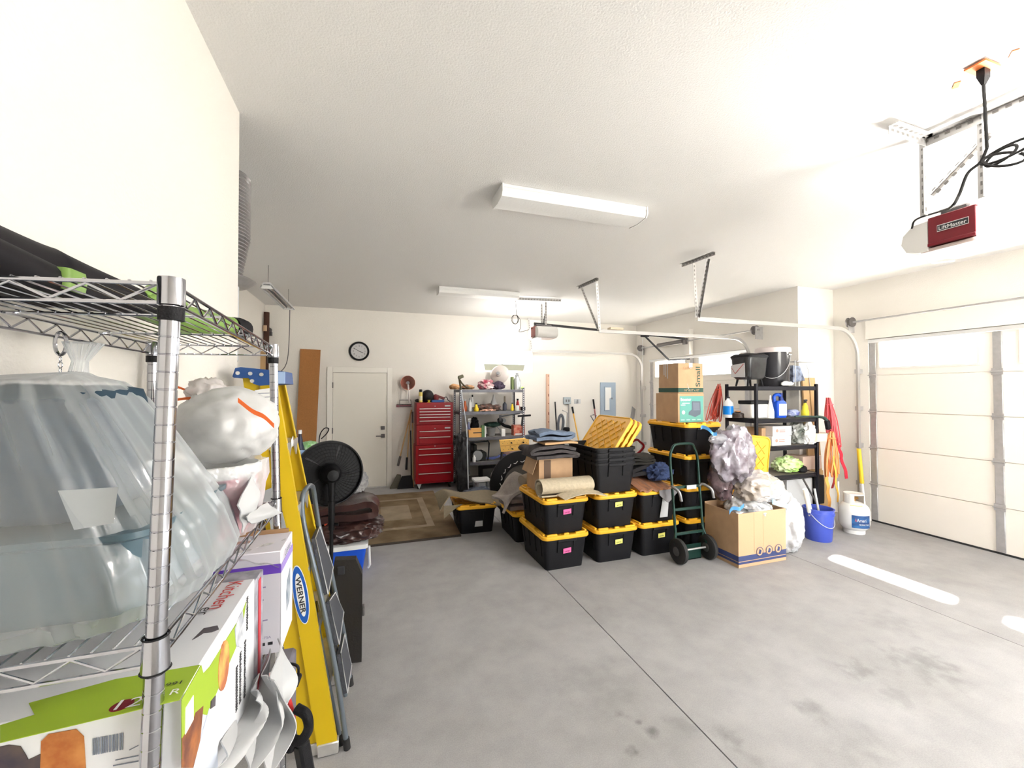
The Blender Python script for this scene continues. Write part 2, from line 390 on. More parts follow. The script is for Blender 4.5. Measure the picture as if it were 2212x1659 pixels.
def garage_door(name, X, y0, y1, ztop, wins, stiles, label=None):
    g = T(name, None, None, (X, (y0+y1)/2, 0), kind='structure')
    n = 5; h = (ztop - 0.015) / n
    for k in range(n):
        mb = MB(); z0 = 0.015 + k*h + 0.001; z1 = 0.015 + (k+1)*h - 0.002
        if k < n-1: mb.bb((X, y0, z0), (X+.05, y1, z1), 0.004)
        else:
            ys = [y0] + [t for w_ in wins for t in w_] + [y1]
            for i in range(0, len(ys), 2): mb.bb((X, ys[i], z0), (X+.05, ys[i+1], z1))
            for a, b in wins: mb.bb((X, a, z0), (X+.05, b, z0+.10)); mb.bb((X, a, z1-.055), (X+.05, b, z1))
        part('door_panel', mb, m_gdoor, g)
        if k < n-1:
            mb = MB(); mb.bb((X-.003, y0, z1-.045), (X, y1, z1-.03)); mb.bb((X+.012, y0, z1-.02), (X+.045, y1, z1+.02)); part('bead_and_backing', mb, m_gdoor, g)  # bead, plus a backing strip added to stop light through the gap
    z0 = 0.015 + 4*h
    for a, b in wins:
        mb = MB(); t = 0.022
        for p, q in (((X-.012, a-t, z0+.10-t), (X+.012, b+t, z0+.10)), ((X-.012, a-t, z0+h-.06), (X+.012, b+t, z0+h-.06+t)), ((X-.012, a-t, z0+.10), (X+.012, a, z0+h-.06)), ((X-.012, b, z0+.10), (X+.012, b+t, z0+h-.06))): mb.bb(p, q)
        f = part('window_frame', mb, m_trim, g)
        mb = MB(); mb.bb((X+.018, a, z0+.09), (X+.022, b, z0+h-.05)); part('pane', mb, m_glass, f)
    for s, wd in stiles:
        for k in range(n):
            mb = MB(); mb.bb((X-.018, s-wd/2, 0.02+k*h+.004), (X, s+wd/2, 0.012+(k+1)*h-.004), 0.004); part('stile', mb, m_galv, g)
        for k in range(1, n):
            zz = 0.015 + k*h; mb = MB(); mb.bb((X-.026, s-wd*.62, zz-.035), (X-.018, s+wd*.62, zz+.035)); mb.cyl((X-.03, s-wd*.7, zz), (X-.03, s+wd*.7, zz), .009, n=8)
            part('hinge', mb, m_galv, g)
    mb = MB(); mb.bb((X-.045, y0, ztop-.055), (X-.0, y1, ztop-.005), 0.006); part('strut', mb, mat('white_steel', (0.8, 0.8, 0.8), 0.3, 0.5), g)
    mb = MB(); mb.bb((X-.008, y0, 0.0), (X+.055, y1, 0.02)); part('bottom_seal', mb, m_rub, g)
    return g
garage_door('door_2', XR+.03, DY0, DY1, DZ, [(-1.02, -.12), (.21, 1.12), (1.44, 2.34), (2.68, 3.60)], [(DY1-.04, .07), (2.52, .07), (1.28, .07), (.05, .07), (DY0+.04, .07)])
garage_door('door_3', XR2+.03, FY0, FY1, FZ, [(5.16, 6.03), (6.39, 7.26)], [(FY1-.04, .07), (6.21, .07), (FY0+.04, .07)])
# person door in the back wall
dr = T('door_1', None, None, (-.23, YB, 0), kind='structure')
mb = MB(); mb.bb((-.68, YB-.022, .02), (.225, YB-.001, 2.065), .003); part('door_slab', mb, m_door, dr)
mb = MB()
for a, b in (((-.775, YB-.03, 0), (-.685, YB, 2.17)), ((.232, YB-.03, 0), (.32, YB, 2.17)), ((-.685, YB-.03, 2.072), (.232, YB, 2.17))): mb.bb(a, b, .003)
part('door_casing', mb, m_trim, dr)
mb = MB(); mb.bb((-.685, YB-.03, 0), (.23, YB, .018)); part('threshold', mb, m_alu, dr)
hz = [PY(722, 832, YB).z, PY(722, 930, YB).z, .25]
for z in hz:
    mb = MB(); mb.cyl((-.683, YB-.03, z-.05), (-.683, YB-.03, z+.05), .009, n=8); part('hinge', mb, m_galvd, dr)
for px, py in ((827, 924), (827, 941)):
    p = PY(px, py, YB); mb = MB(); mb.bb((p.x-.032, YB-.04, p.z-.032), (p.x+.032, YB-.022, p.z+.032), .004)
    if py > 930: mb.bb((p.x-.12, YB-.075, p.z-.01), (p.x+.01, YB-.062, p.z+.01), .003); mb.cyl((p.x, YB-.07, p.z), (p.x, YB-.03, p.z), .012, n=10); part('door_handle', mb, m_galvd, dr)
    else: mb.cyl((p.x, YB-.055, p.z), (p.x, YB-.04, p.z), .02, n=12); part('deadbolt', mb, m_galvd, dr)
# base trim on the back wall
mb = MB(); mb.bb((XL, YB-.012, 0), (-.78, YB, .09)); mb.bb((.325, YB-.012, 0), (XR2, YB, .09)); struct('baseboard_back', mb, m_trim)
# ================================================================ small object makers
def bottle(name, label, cat, p, h, r, body, cap, lab=None, style='round', group=None, caph=0.14, neck=0.35, n=16):
    p = Vector(p); t = T(name, label, cat, p, group); hb = h*(1-caph)
    mb = MB()
    if style == 'round': prof = [(r*.9, 0), (r, h*.03), (r, hb*.68), (r*.9, hb*.78), (r*neck, hb*.95), (r*neck, hb)]
    elif style == 'can': prof = [(r*.95, 0), (r, h*.02), (r, hb*.94), (r*.8, hb)]
    elif style == 'cone': prof = [(r, 0), (r, h*.3), (r*.25, hb)]
    elif style == 'pear': prof = [(r*.8, 0), (r, h*.08), (r*1.0, hb*.35), (r*.62, hb*.62), (r*.55, hb*.8), (r*neck, hb*.92), (r*neck, hb)]
    mb.lathe(prof, p, n=n); part('body', mb, body, t)
    mb = MB(); rc = r*neck*1.25 if style in ('round', 'pear') else (r*.82 if style == 'can' else r*.25)
    mb.lathe([(rc, hb), (rc, h*.97), (rc*.8, h)], p, n=n); part('cap', mb, cap, t)
    if lab: mb = MB(); mb.lathe([(r*1.01, h*.15), (r*1.01, hb*.6)], p, n=n, caps=False); part('paper_label', mb, lab, t)
    return t
def jar(name, label, cat, p, h, r, body, lid, group=None):
    p = Vector(p); t = T(name, label, cat, p, group)
    mb = MB(); mb.lathe([(r*.92, 0), (r, h*.05), (r, h*.85)], p); part('body', mb, body, t)
    mb = MB(); mb.lathe([(r*1.05, h*.84), (r*1.05, h*.97), (r*.97, h)], p); part('lid', mb, lid, t); return t
def spray(name, label, p, h, r, body, head, group=None, rz=0.0):
    p = Vector(p); t = T(name, label, 'bottle', p, group)
    mb = MB(); mb.lathe([(r*.85, 0), (r, h*.05), (r, h*.3), (r*.75, h*.45), (r*.72, h*.6), (r*.35, h*.74), (r*.35, h*.78)], p); part('body', mb, body, t)
    d = V(math.cos(rz), math.sin(rz), 0)
    mb = MB(); mb.cyl(p+V(0,0,h*.78), p+V(0,0,h*.84), r*.42); mb.beam(p+V(0,0,h*.9)-d*r*.6, p+V(0,0,h*.92)+d*r*1.2, r*.5, h*.11, bev=.004)
    mb.beam(p+V(0,0,h*.86)+d*r*.5, p+V(0,0,h*.68)+d*r*.95, r*.2, h*.03); part('trigger_head', mb, head, t); return t
def crate(name, label, p0, p1, m, cat='box', group=None, tape=True, bev=.003, loc=None):
    p0, p1 = Vector(p0), Vector(p1); t = T(name, label, cat, ((p0.x+p1.x)/2, (p0.y+p1.y)/2, p0.z), group)
    mb = MB(); mb.bb(p0, p1, bev); part('carton', mb, m, t)
    if tape:
        mb = MB(); mb.bb(((p0.x+p1.x)/2-.024, p0.y-.001, p1.z-.06), ((p0.x+p1.x)/2+.024, p1.y+.001, p1.z+.0012)); part('tape', mb, m_tape, t)
    return t
def blobthing(name, label, cat, c, rad, m, amp=.18, fr=1.6, seed=1, sub=4, ridge=.1, group=None, flatz=.75, kind=None, pw=1.0):
    mb = MB(); mb.blob(c, rad, amp, fr, seed, sub, ridge, flatz, pw)
    c = Vector(c); return one(name, mb, m, label, cat, (c.x, c.y, c.z-rad[2]*(flatz or 1)), group, kind, smooth=60)
def pole(name, label, cat, p0, p1, r, m, grip=None, gm=None, gl=.15, group=None):
    p0, p1 = Vector(p0), Vector(p1); t = T(name, label, cat, p0, group)
    mb = MB(); mb.cyl(p0, p1, r, n=10); part('shaft', mb, m, t)
    if gm: mb = MB(); d = (p1-p0).normalized(); mb.cyl(p1-d*gl, p1+d*.005, r*1.35, n=10); part('grip', mb, gm, t)
    return t

# ================================================================ ceiling lamps
def wrap_lamp(x0, x1, y, label):
    t = T('ceiling_lamp', label, 'lamp', ((x0+x1)/2, y, C)); yw = .15
    mb = MB(); mb.bb((x0, y-yw+.03, C-.028), (x1, y+yw-.03, C-.001), .003); part('housing', mb, m_white, t)
    mb = MB(); pr = [(-.118, -.026), (-.122, -.055), (-.105, -.085), (0, -.096), (.105, -.085), (.122, -.055), (.118, -.026)]
    mb.loft([[V(x, y+a, C+b) for a, b in pr] for x in (x0+.006, x1-.006)]); part('diffuser', mb, mat('diffuser', (0.86, 0.86, 0.85), 0.4, bump=.2, bs=60), t, smooth=25)
    for x in (x0, x1):
        mb = MB(); mb.loft([[V(x+e, y+a*1.06, C+b*1.04 if b < -.03 else C-.002) for a, b in pr] for e in ((-.006, .004) if x == x0 else (-.004, .006))]); part('end_cap', mb, m_white, t)
wrap_lamp(.85, 2.04, 2.845, 'long white wraparound ceiling lamp, unlit, nearest the camera')
wrap_lamp(.86, 2.03, 5.83, 'long white wraparound ceiling lamp further back, above the small wall window')
# hanging shop light in the far left corner
t = T('shop_light', 'slim grey-white shop light hung on wires in the far left corner', 'lamp', (-1.16, 5.98, 2.95))
mb = MB(); mb.loft([[V(-1.16+a, y, 2.95+b) for a, b in ((-.075, -.03), (-.035, .035), (.035, .035), (.075, -.03), (.06, -.03), (.03, .015), (-.03, .015), (-.06, -.03))] for y in (5.32, 6.64)]); part('reflector', mb, m_lgrey, t)
for dx in (-.03, .03):
    mb = MB(); mb.cyl((-1.16+dx, 5.37, 2.935), (-1.16+dx, 6.59, 2.935), .0125, n=10); part('tube', mb, mat('dead_tube', (.42, .38, .36), .3), t)
for y in (5.34, 6.62):
    mb = MB(); mb.bb((-1.22, y-.02, 2.915), (-1.10, y+.02, 2.95)); part('socket_end', mb, m_white, t)
    mb = MB(); mb.cyl((-1.16, y+(.05 if y < 6 else -.05), 2.98), (-1.16, y+(.05 if y < 6 else -.05), C), .003, n=6); part('hanging_wire', mb, m_galvd, t)
mb = MB(); q = PY(598, 812, 6.7); mb.tube(bez([(-1.16, 6.62, 2.95), (-1.16, 6.68, 2.9), (-1.19, 6.7, 2.2), q]), .006, n=6); part('pull_cord', mb, m_galvd, t)

# ================================================================ left recess: duct and heater flue behind the partition
t = T('flue_duct', 'silver foil duct dropping from the ceiling behind the partition wall', 'duct', (-.99, 3.2, 1.9))
mb = MB(); pr = []
for i in range(60):
    z = C-.005 - i*.0115; pr.append((.185 + (.006 if i % 2 else -.004) - .05*max(0, (i-36)/24), z))
mb.lathe([(r, z) for r, z in pr], (-.99, 3.2, 0), n=20); part('foil_sleeve', mb, mat('foil', (.42, .42, .43), .3, .85, bump=.5, bs=25), t, smooth=20)
mb = MB(); mb.lathe([(.21, 2.50), (.225, 2.49), (.18, 2.455), (.12, 2.45)], (-.99, 3.2, 0), n=28); part('draft_collar', mb, m_galv, t)
mb = MB(); mb.cyl((-.99, 3.2, 1.95), (-.99, 3.2, 2.47), .125, n=20); part('flue_pipe', mb, m_lgrey, t)
mb = MB(); mb.cyl((-1.12, 3.2, 0), (-1.12, 3.2, 1.95), .20, n=28); one('water_heater', mb, m_white, 'tall white water heater tank hidden behind the partition wall', 'water heater', (-.99, 3.2, 0))

# ================================================================ wall clock
c = PY(776, 759, YB); t = T('wall_clock', 'round wall clock with black rim and silver face above the door', 'clock', (c.x, YB-.001, c.z))
mb = MB(); mb.lathe([(.155, .001), (.172, .012), (.172, .03), (.158, .045), (.140, .036), (.138, .02)], (c.x, YB, c.z), (0, -1, 0), 40); part('rim', mb, m_blk, t)
mb = MB(); mb.cyl((c.x, YB-.012, c.z), (c.x, YB-.022, c.z), .14, n=40); part('face', mb, mat('clock_face', (.62, .61, .62), .35, .3), t)
mb = MB(); mb.lathe([(.118, .023), (.122, .026), (.126, .023)], (c.x, YB, c.z), (0, -1, 0), 40, caps=False); part('dial_ring', mb, m_lgrey, t)
for k in range(12):
    a = PI/2 - 2*PI*k/12; s = str(12 if k == 0 else k); q = V(c.x+.098*math.cos(a)-.012*len(s)*.7, YB-.0225, c.z+.098*math.sin(a)-.013)
    text(t, s, q, (1,0,0), (0,0,1), .026, m_ink, name='numeral')
for a, l, wd in ((2.62, .10, .007), (-.42, .07, .009), (5.9, .11, .003)):
    mb = MB(); mb.beam((c.x-.02*math.cos(a), YB-.028, c.z-.02*math.sin(a)), (c.x+l*math.cos(a), YB-.028, c.z+l*math.sin(a)), wd, .003, up=(0,-1,0)); part('hand', mb, m_ink, t)

# ================================================================ boards and rolls leaning in the left corner
a = PY(648, 753, YB-.06); b = PY(692, 753, YB-.06)
mb = MB(); mb.loft([[V(a.x, YB-.03, a.z), V(b.x, YB-.03, a.z-.01), V(b.x, YB-.012, a.z-.01), V(a.x, YB-.012, a.z)], [V(a.x-.06, YB-.22, 0), V(b.x-.075, YB-.22, 0), V(b.x-.075, YB-.2, 0), V(a.x-.06, YB-.2, 0)]])
one('hardboard_panel', mb, mat('hardboard', (.40, .17, .05), .7, var=.12, vs=60), 'tall narrow brown hardboard panel leaning on the back wall beside the door', 'board', ((a.x+b.x)/2, YB-.1, 0))
p = PY(574, 674, 7.7); t = T('rolled_rug', 'dark brown rolled rug with tan tape standing in the far left corner', 'rug', (p.x, 7.72, 0))
mb = MB(); mb.cyl((p.x-.01, 7.72, 0), (p.x+.01, 7.72, p.z), .042, n=14); part('roll', mb, mat('dark_rug', (.06, .025, .015), .9, bump=.6, bs=90), t)
for z in (PY(574, 709, 7.7).z, 1.7): mb = MB(); mb.cyl((p.x, 7.72, z-.05), (p.x, 7.72, z+.045), .046, n=14); part('tape_band', mb, mat('tan_tape', (.55, .38, .24), .6), t)
p = PY(568, 755, 7.6); mb = MB(); mb.bb((p.x-.04, 7.60, 0), (p.x+.035, 7.63, p.z)); one('wood_strip', mb, m_wood, 'pale wooden strip standing left of the rolled rug in the corner', 'board', (p.x, 7.61, 0))
p = PY(583, 716, YB-.05); t = T('hose_clamp_bracket', 'small grey metal bracket on the wall beside the rolled rug', 'bracket', (p.x, YB, p.z))
mb = MB(); mb.cyl((p.x-.01, YB-.005, p.z+.03), (p.x-.01, YB-.09, p.z+.03), .035, n=12); mb.bb((p.x-.03, YB-.06, p.z-.07), (p.x+.03, YB-.001, p.z), .005); part('clamp', mb, m_galvd, t)

# ================================================================ wall bits by the door: heat lamp, long tools
c = PY(881, 827, YB-.1); t = T('reflector_lamp', 'round copper-toned reflector on a silver handle hung right of the door', 'lamp', (c.x, YB-.02, c.z))
mb = MB(); mb.lathe([(.02, .10), (.07, .055), (.125, .02), (.132, .0), (.126, .0), (.1, .03), (.02, .085)], (c.x, YB-.13, c.z), (0, 1, 0), 32); part('dish', mb, mat('copper_dish', (.55, .27, .22), .25, .85), t)
mb = MB(); mb.cyl((c.x, YB-.13, c.z), (c.x, YB-.10, c.z), .03, n=12); part('hub', mb, m_galvd, t)
q = PY(884, 870, YB-.12); mb = MB(); mb.cyl((c.x+.005, YB-.12, c.z-.03), (q.x, YB-.10, q.z), .015, n=10); part('handle', mb, mat('pale_grip', (.75, .7, .68), .35), t)
a = PY(856, 876, YB); b = PY(888, 870, YB); t = T('tool_rack', 'small wall rack with spring clips holding long tools', 'rack', (a.x, YB, a.z))
mb = MB(); mb.bb((a.x, YB-.02, a.z-.03), (b.x, YB-.001, a.z+.02)); part('rail', mb, mat('rack_plum', (.28, .10, .12), .5), t)
for k in range(3): mb = MB(); x = a.x+.05+k*.09; mb.tube(arc((x, YB-.05, a.z+.02), (1,0,0), (0,-1,0), .04, -.3, PI+.3, 10), .007, n=6); part('clip', mb, m_galvd, t)
mb = MB(); mb.tube([(a.x+.06, YB-.02, a.z+.10), (a.x+.26, YB-.03, a.z+.10), (a.x+.28, YB-.03, a.z-.02), (a.x+.06, YB-.02, a.z-.02)], .008, n=6, closed=True); part('wire_loop', mb, m_galvd, t)
hb = PY(861, 1040, 7.7)
t = T('broom', 'push broom with wooden handle and dark bristles leaning left of the red tool chest', 'broom', (hb.x, 7.6, 0))
p0 = PY(861, 1000, 7.7); p1 = PY(889, 885, 7.8)
mb = MB(); mb.cyl(p0, p1, .013, n=8); part('handle', mb, m_wood, t)
mb = MB(); mb.cyl(p0-V(.01,0,.05), p0+V(.03,0,.12), .022, n=8); part('ferrule', mb, m_galvd, t)
mb = MB(); q = [PY(858, 1025, 7.7), PY(866, 1026, 7.7), PY(868, 1052, 7.7), PY(842, 1055, 7.7)]; [setattr(v, 'z', max(v.z, .003)) for v in q]; mb.poly([v+V(0,-.06,0) for v in q], (0, .1, 0)); part('bristles', mb, mat('grey_bristle', (.13, .12, .09), .9, bump=.8, bs=60, stretch=(4, 4, .4)), t)
t = T('dustpan_rake', 'black-headed floor scraper with wooden handle beside the broom', 'rake', (PY(878, 1050, 7.65).x, 7.62, 0))
p0 = PY(879, 1000, 7.65); p1 = PY(886, 900, 7.8)
mb = MB(); mb.cyl(p0, p1, .012, n=8); part('handle', mb, m_wood, t)
mb = MB(); mb.cyl(p0-V(.01,0,.12), p0+V(0,0,.1), .02, n=8); part('socket', mb, m_blk, t)
mb = MB(); q = [PY(868, 1028, 7.65), PY(889, 1026, 7.65), PY(893, 1056, 7.65), PY(858, 1056, 7.65)]; [setattr(v, 'z', max(v.z, .003)) for v in q]; mb.poly([v+V(0,-.06,0) for v in q], (0, .05, 0)); part('head', mb, m_blk, t)
pole('garden_pole', 'black garden pole standing upright close to the red tool chest', 'pole', PY(889, 1052, 7.66)*1, PY(887, 930, 7.75), .012, m_blkm)
pole('long_stick', 'pale wooden stick standing right against the red tool chest', 'pole', V(PY(893, 1040, 7.6).x, 7.6, .02), PY(891, 890, 7.7), .012, m_wood, m_wood, m_galvd, .2)

# ================================================================ red tool chest
TX0, TX1, TY = .705, 1.375, 7.42
t = T('tool_chest', 'tall red three-piece tool chest with many drawers beside the steel shelf', 'tool chest', ((TX0+TX1)/2, 7.62, 0))
def zt(y): return 1.75 - (y-844)/890*7.35
for z0, z1, dx, nm in ((.10, .775, .0, 'roller_cabinet'), (.78, 1.14, .012, 'middle_chest'), (1.143, 1.535, .012, 'top_chest')):
    mb = MB(); mb.bb((TX0+dx, TY+.012, z0), (TX1-dx, 7.86, z1), .006); part(nm, mb, m_red, t)
def drawer(z0, z1, dx):
    mb = MB(); mb.bb((TX0+.045+dx, TY, z0+.006), (TX1-.045-dx, TY+.014, z1-.004), .003); d = part('drawer', mb, m_red, t)
    mb = MB(); mb.bb((TX0+.05+dx, TY-.014, z1-.018), (TX1-.05-dx, TY, z1-.005), .003); part('drawer_pull', mb, mat('pull_trim', (.8, .76, .74), .3, .4), d)
ls = [zt(v) for v in (882, 888.4, 894.7, 900.5, 908.3)] + [1.165]
for i in range(5): drawer(ls[i+1], ls[i], .012)
ls = [zt(930.5), zt(943.6), .80]
for i in range(2): drawer(ls[i+1], ls[i], .012)
ls = [zt(v) for v in (968, 980.6, 1000.5, 1021)] + [.13]
for i in range(4): drawer(ls[i+1], ls[i], 0)
for z in (zt(878), zt(926)): patch('badge', t, (TX1-.16, TY+.008, z-.008), (1,0,0), (0,0,1), .10, .025, m_lgrey)
for z in (zt(878), zt(926), zt(964)): mb = MB(); mb.cyl((1.04, TY+.01, z), (1.04, TY+.004, z), .009, n=10); part('lock', mb, m_galv, t)
for x in (TX0+.06, TX1-.06):
    for y in (TY+.07, 7.80):
        mb = MB(); mb.bb((x-.03, y-.03, .07), (x+.03, y+.03, .10)); mb.cyl((x-.018, y, .045), (x+.018, y, .045), .045, n=16); part('caster', mb, m_rub, t)
mb = MB(); mb.poly([(TX0+.02, TY+.0, .10), (TX0+.10, TY, .10), (TX0+.06, TY, .01)], (0, .01, 0)); part('bracket_plate', mb, m_lgrey, t)
ty = 7.6; tz = 1.5355
def at(px, y=ty): return PY(px, 868, y).x
bottle('spray_can', 'yellow and black spray can on top of the red tool chest', 'can', (at(908), 7.55, tz), .235, .033, mat('can_yellow', (.75, .60, .15), .4), m_blk, mat('can_label', (.85, .82, .6), .4), 'can', caph=.2)
t = T('baseball_cap', 'black peaked cap lying on top of the red tool chest', 'cap', (at(924), 7.68, tz))
mb = MB(); mb.blob((at(925), 7.7, tz+.10), (.115, .11, .13), .05, 1.5, 3, 3, 0, .78); part('crown', mb, m_blk, t)
mb = MB(); mb.blob((at(904), 7.66, tz+.03), (.06, .07, .035), .05, 1.5, 4, 3, 0, .8); part('brim', mb, m_blk, t)
mb = MB(); mb.lathe([(.03, 0), (.03, .008), (.02, .01), (.02, .035), (.03, .037), (.03, .045)], (at(924.5), 7.47, tz)); one('tape_spool', mb, mat('spool_yellow', (.75, .6, .05), .5), 'small yellow tape spool on top of the red tool chest', 'tape', (at(924.5), 7.47, tz))
crate('socket_case', 'low blue case lying on top of the red tool chest', (at(931), 7.45, tz), (at(957), 7.55, tz+.045), mat('case_blue', (.02, .09, .30), .5), 'case', tape=False)
t = T('power_sander', 'dark red power sander on the right end of the tool chest', 'tool', (at(950), 7.68, tz))
mb = MB(); mb.blob((at(943), 7.7, tz+.075), (.055, .06, .075), .1, 1.5, 7, 3, 0, .95); mb.beam((at(941), 7.7, tz+.13), (at(962), 7.7, tz+.06), .05, .045, bev=.01); part('motor', mb, mat('tool_maroon', (.20, .03, .03), .4), t)
mb = MB(); mb.tube(bez([(at(958), 7.7, tz+.07), (at(966), 7.68, tz+.09), (at(970), 7.7, tz+.03), (at(974), 7.66, tz+.01)]), .007, n=6); part('cord', mb, m_rub, t)

# ================================================================ steel shelving
SX0, SX1, SY0, SY1 = 1.435, 2.65, 7.17, 7.75
t = T('steel_shelving', 'dark steel shelving unit with five shelves beside the red tool chest', 'shelf', ((SX0+SX1)/2, 7.46, 0))
lev = [1.765, 1.37, .91, .47, .12]
m_sst = mat('shelf_steel', (.15, .15, .17), .45, .4, var=.2, vs=12)
m_sho = mat('shelf_board', (.20, .19, .18), .7)
for x in (SX0, SX1):
    for y in (SY0, SY1):
        s = 1 if x == SX0 else -1; q = 1 if y == SY0 else -1
        mb = MB(); mb.bb((x, y, 0), (x+s*.038, y+q*.004, 1.80)); mb.bb((x, y, 0), (x+s*.004, y+q*.038, 1.80)); pp = part('post', mb, m_sst, t)
        mb = MB()
        for k in range(44):
            z = .03+k*.04; mb.bb((x+s*.012, y-q*.0008, z), (x+s*.026, y+q*.0048, z+.018))
        part('slot', mb, mat('slot_light', (.75, .75, .78), .6), pp, kind='stuff')
for z in lev:
    mb = MB()
    for a, b in (((SX0+.004, SY0+.004, z-.05), (SX1-.004, SY0+.012, z)), ((SX0+.004, SY1-.012, z-.05), (SX1-.004, SY1-.004, z)), ((SX0+.004, SY0+.012, z-.05), (SX0+.012, SY1-.012, z)), ((SX1-.012, SY0+.012, z-.05), (SX1-.004, SY1-.012, z))): mb.bb(a, b)
    part('shelf_beam', mb, m_sst, t)
    mb = MB(); mb.bb((SX0+.013, SY0+.013, z-.016), (SX1-.013, SY1-.013, z)); part('shelf_panel', mb, m_sho, t)
def sx(px, y=7.4): return PY(px, 880, y).x
z = lev[0]+.001
blobthing('work_glove', 'orange-tan work gloves heaped on the left end of the top steel shelf', 'glove', (sx(985), 7.5, z+.045), (.10, .08, .055), mat('tan_glove', (.6, .33, .16), .9), seed=2)
blobthing('rag_bundle', 'tan and brown rag bundle on the top steel shelf beside the mallet', 'rag', (sx(1012), 7.5, z+.04), (.13, .1, .05), mat('rag_tan', (.45, .25, .12), .9, col2=(.08,.05,.04), vs=14), seed=5)
mb = MB(); mb.blob((sx(1050), 7.45, z+.075), (.14, .11, .10), .35, 2.6, 11, 4, .25, .75); one('striped_bag', mb, mat('red_white_bag', (.75, .62, .60), .5, col2=(.32, .01, .05), vs=9), 'crumpled red and white bag on the middle of the top steel shelf', 'bag', (sx(1050), 7.45, z), smooth=50)
blobthing('dark_cloth', 'dark plum cloth heap on the top steel shelf below the round disc', 'cloth', (sx(1078), 7.45, z+.07), (.11, .10, .085), mat('plum_cloth', (.05, .035, .06), .9), seed=9, amp=.3)
c = PY(1078, 808, 7.55); t = T('plastic_disc', 'tilted translucent white round disc leaning over the top steel shelf', 'disc', (c.x, 7.55, z))
mb = MB(); ax = V(-.55, -.75, .25); mb.lathe([(.0, .05), (.05, .05), (.06, .02), (.15, .0), (.185, -.03), (.19, -.035), (.18, -.035), (.15, -.012), (.05, .005), (.0, .03)], c, ax, 36); part('dish', mb, mat('milky_disc', (.50, .45, .42), .35, alpha=1), t)
mb = MB(); mb.lathe([(.035, .045), (.03, .075), (.0, .08)], c, ax, 14); part('hub', mb, m_grey, t)
mb = MB(); mb.cyl(c-V(0,-.02,.10), (c.x, 7.58, z), .012, n=8); mb.bb((c.x-.05, 7.54, z), (c.x+.05, 7.62, z+.012)); part('stand', mb, m_grey, t)
t = T('sprayer_can', 'silver canister with green strap at the right end of the top steel shelf', 'canister', (sx(1117), 7.4, z))
mb = MB(); mb.lathe([(.065, 0), (.07, .02), (.07, .17), (.05, .22), (.045, .24)], (sx(1117), 7.4, z), n=20); part('tank', mb, mat('silver_can', (.72, .75, .76), .25, .7), t)
mb = MB(); mb.lathe([(.03, .24), (.035, .27), (.02, .29), (.025, .31)], (sx(1117), 7.4, z), n=12); part('valve', mb, m_grey, t)
mb = MB(); mb.bb((sx(1107)-.03, 7.36, z), (sx(1107)+.015, 7.44, z+.24), .008); part('side_strap', mb, mat('olive', (.13, .17, .06), .6), t)
blobthing('lime_ball', 'small lime green ball at the right end of the top steel shelf', 'ball', (sx(1127), 7.35, z+.03), (.03, .03, .03), mat('lime', (.5, .75, .2), .5), amp=.02, ridge=0, seed=3, sub=3, flatz=1)
# second shelf
z = lev[1]+.001; g = 'bottles on the second steel shelf'
m_hot = mat('bottle_orange', (.72, .16, .05), .35)
bottle('bottle', 'squat orange-red bottle at the left end of the second steel shelf', 'bottle', (sx(1005), 7.42, z), .22, .042, m_hot, m_white, None, 'pear', g)
bottle('bottle', 'slim white bottle right of the orange-red bottle, second steel shelf', 'bottle', (sx(1014), 7.35, z), .24, .032, m_white, m_lgrey, None, 'round', g)
bottle('bottle', 'tall thin white bottle with pointed spout on the second steel shelf', 'bottle', (sx(1021), 7.42, z), .30, .032, m_white, m_blk, None, 'pear', g)
bottle('bottle', 'round yellow bottle beside the pointed white bottle, second steel shelf', 'bottle', (sx(1026), 7.30, z), .15, .045, mat('bottle_yellow', (.85, .6, .03), .4), m_ink, None, 'pear', g)
bottle('bottle', 'dark bottle with a tan top on the second steel shelf', 'bottle', (sx(1091), 7.42, z), .27, .04, mat('bottle_dark', (.07, .075, .10), .3), mat('cap_tan', (.35, .3, .22), .5), None, 'round', g, caph=.4)
bottle('bottle', 'yellow bottle with white base near the right of the second steel shelf', 'bottle', (sx(1103), 7.3, z), .15, .033, mat('bottle_yellow', (.85, .6, .03), .4), m_ink, None, 'pear', g)
bottle('bottle', 'red oil bottle with black spout at the right post of the second steel shelf', 'bottle', (sx(1119), 7.42, z), .22, .045, m_redp, m_blk, None, 'pear', g)
jar('jar', 'small white jar between the yellow and red bottles', 'jar', (sx(1112), 7.26, z), .10, .04, m_white, m_white)
crate('black_box', 'little black box at the right end of the second steel shelf', (sx(1123), 7.3, z), (sx(1131), 7.38, z+.07), m_blk, tape=False)
c = (sx(1068), 7.45, z); t = T('funnel', 'grey cone-shaped funnel standing on the second steel shelf', 'funnel', c)
mb = MB(); mb.lathe([(.09, .07), (.085, .075), (.02, .24), (.012, .30)], c, n=20); part('cone', mb, m_lgrey, t)
mb = MB(); mb.lathe([(.095, 0), (.095, .07)], c, n=20); part('base_tray', mb, m_blk, t)
mb = MB(); mb.blob((sx(1052), 7.4, z+.05), (.24, .10, .07), .4, 3, 12, 4, .3, .7); one('tool_jumble', mb, mat('jumble', (.07, .06, .055), .5, col2=(.22, .10, .07), vs=30), 'heap of small dark tools and orange bits on the second steel shelf', 'tools', (sx(1052), 7.4, z), kind='stuff')
for i in range(5):
    x = sx(1038+i*6); mb = MB(); mb.cyl((x-.05, 7.24+.01*i, z+.01+.012*(i%2)), (x+.05, 7.30, z+.02+.012*(i%2)), .009, n=8); part_ = one('screwdriver', mb, mat('driver_peach', (.80, .45, .33), .4), ['leftmost', 'second from left', 'middle', 'second from right', 'rightmost'][i]+' peach tool handle at the front of the second steel shelf', 'tool', (x, 7.27, z), 'peach tool handles on the second steel shelf')
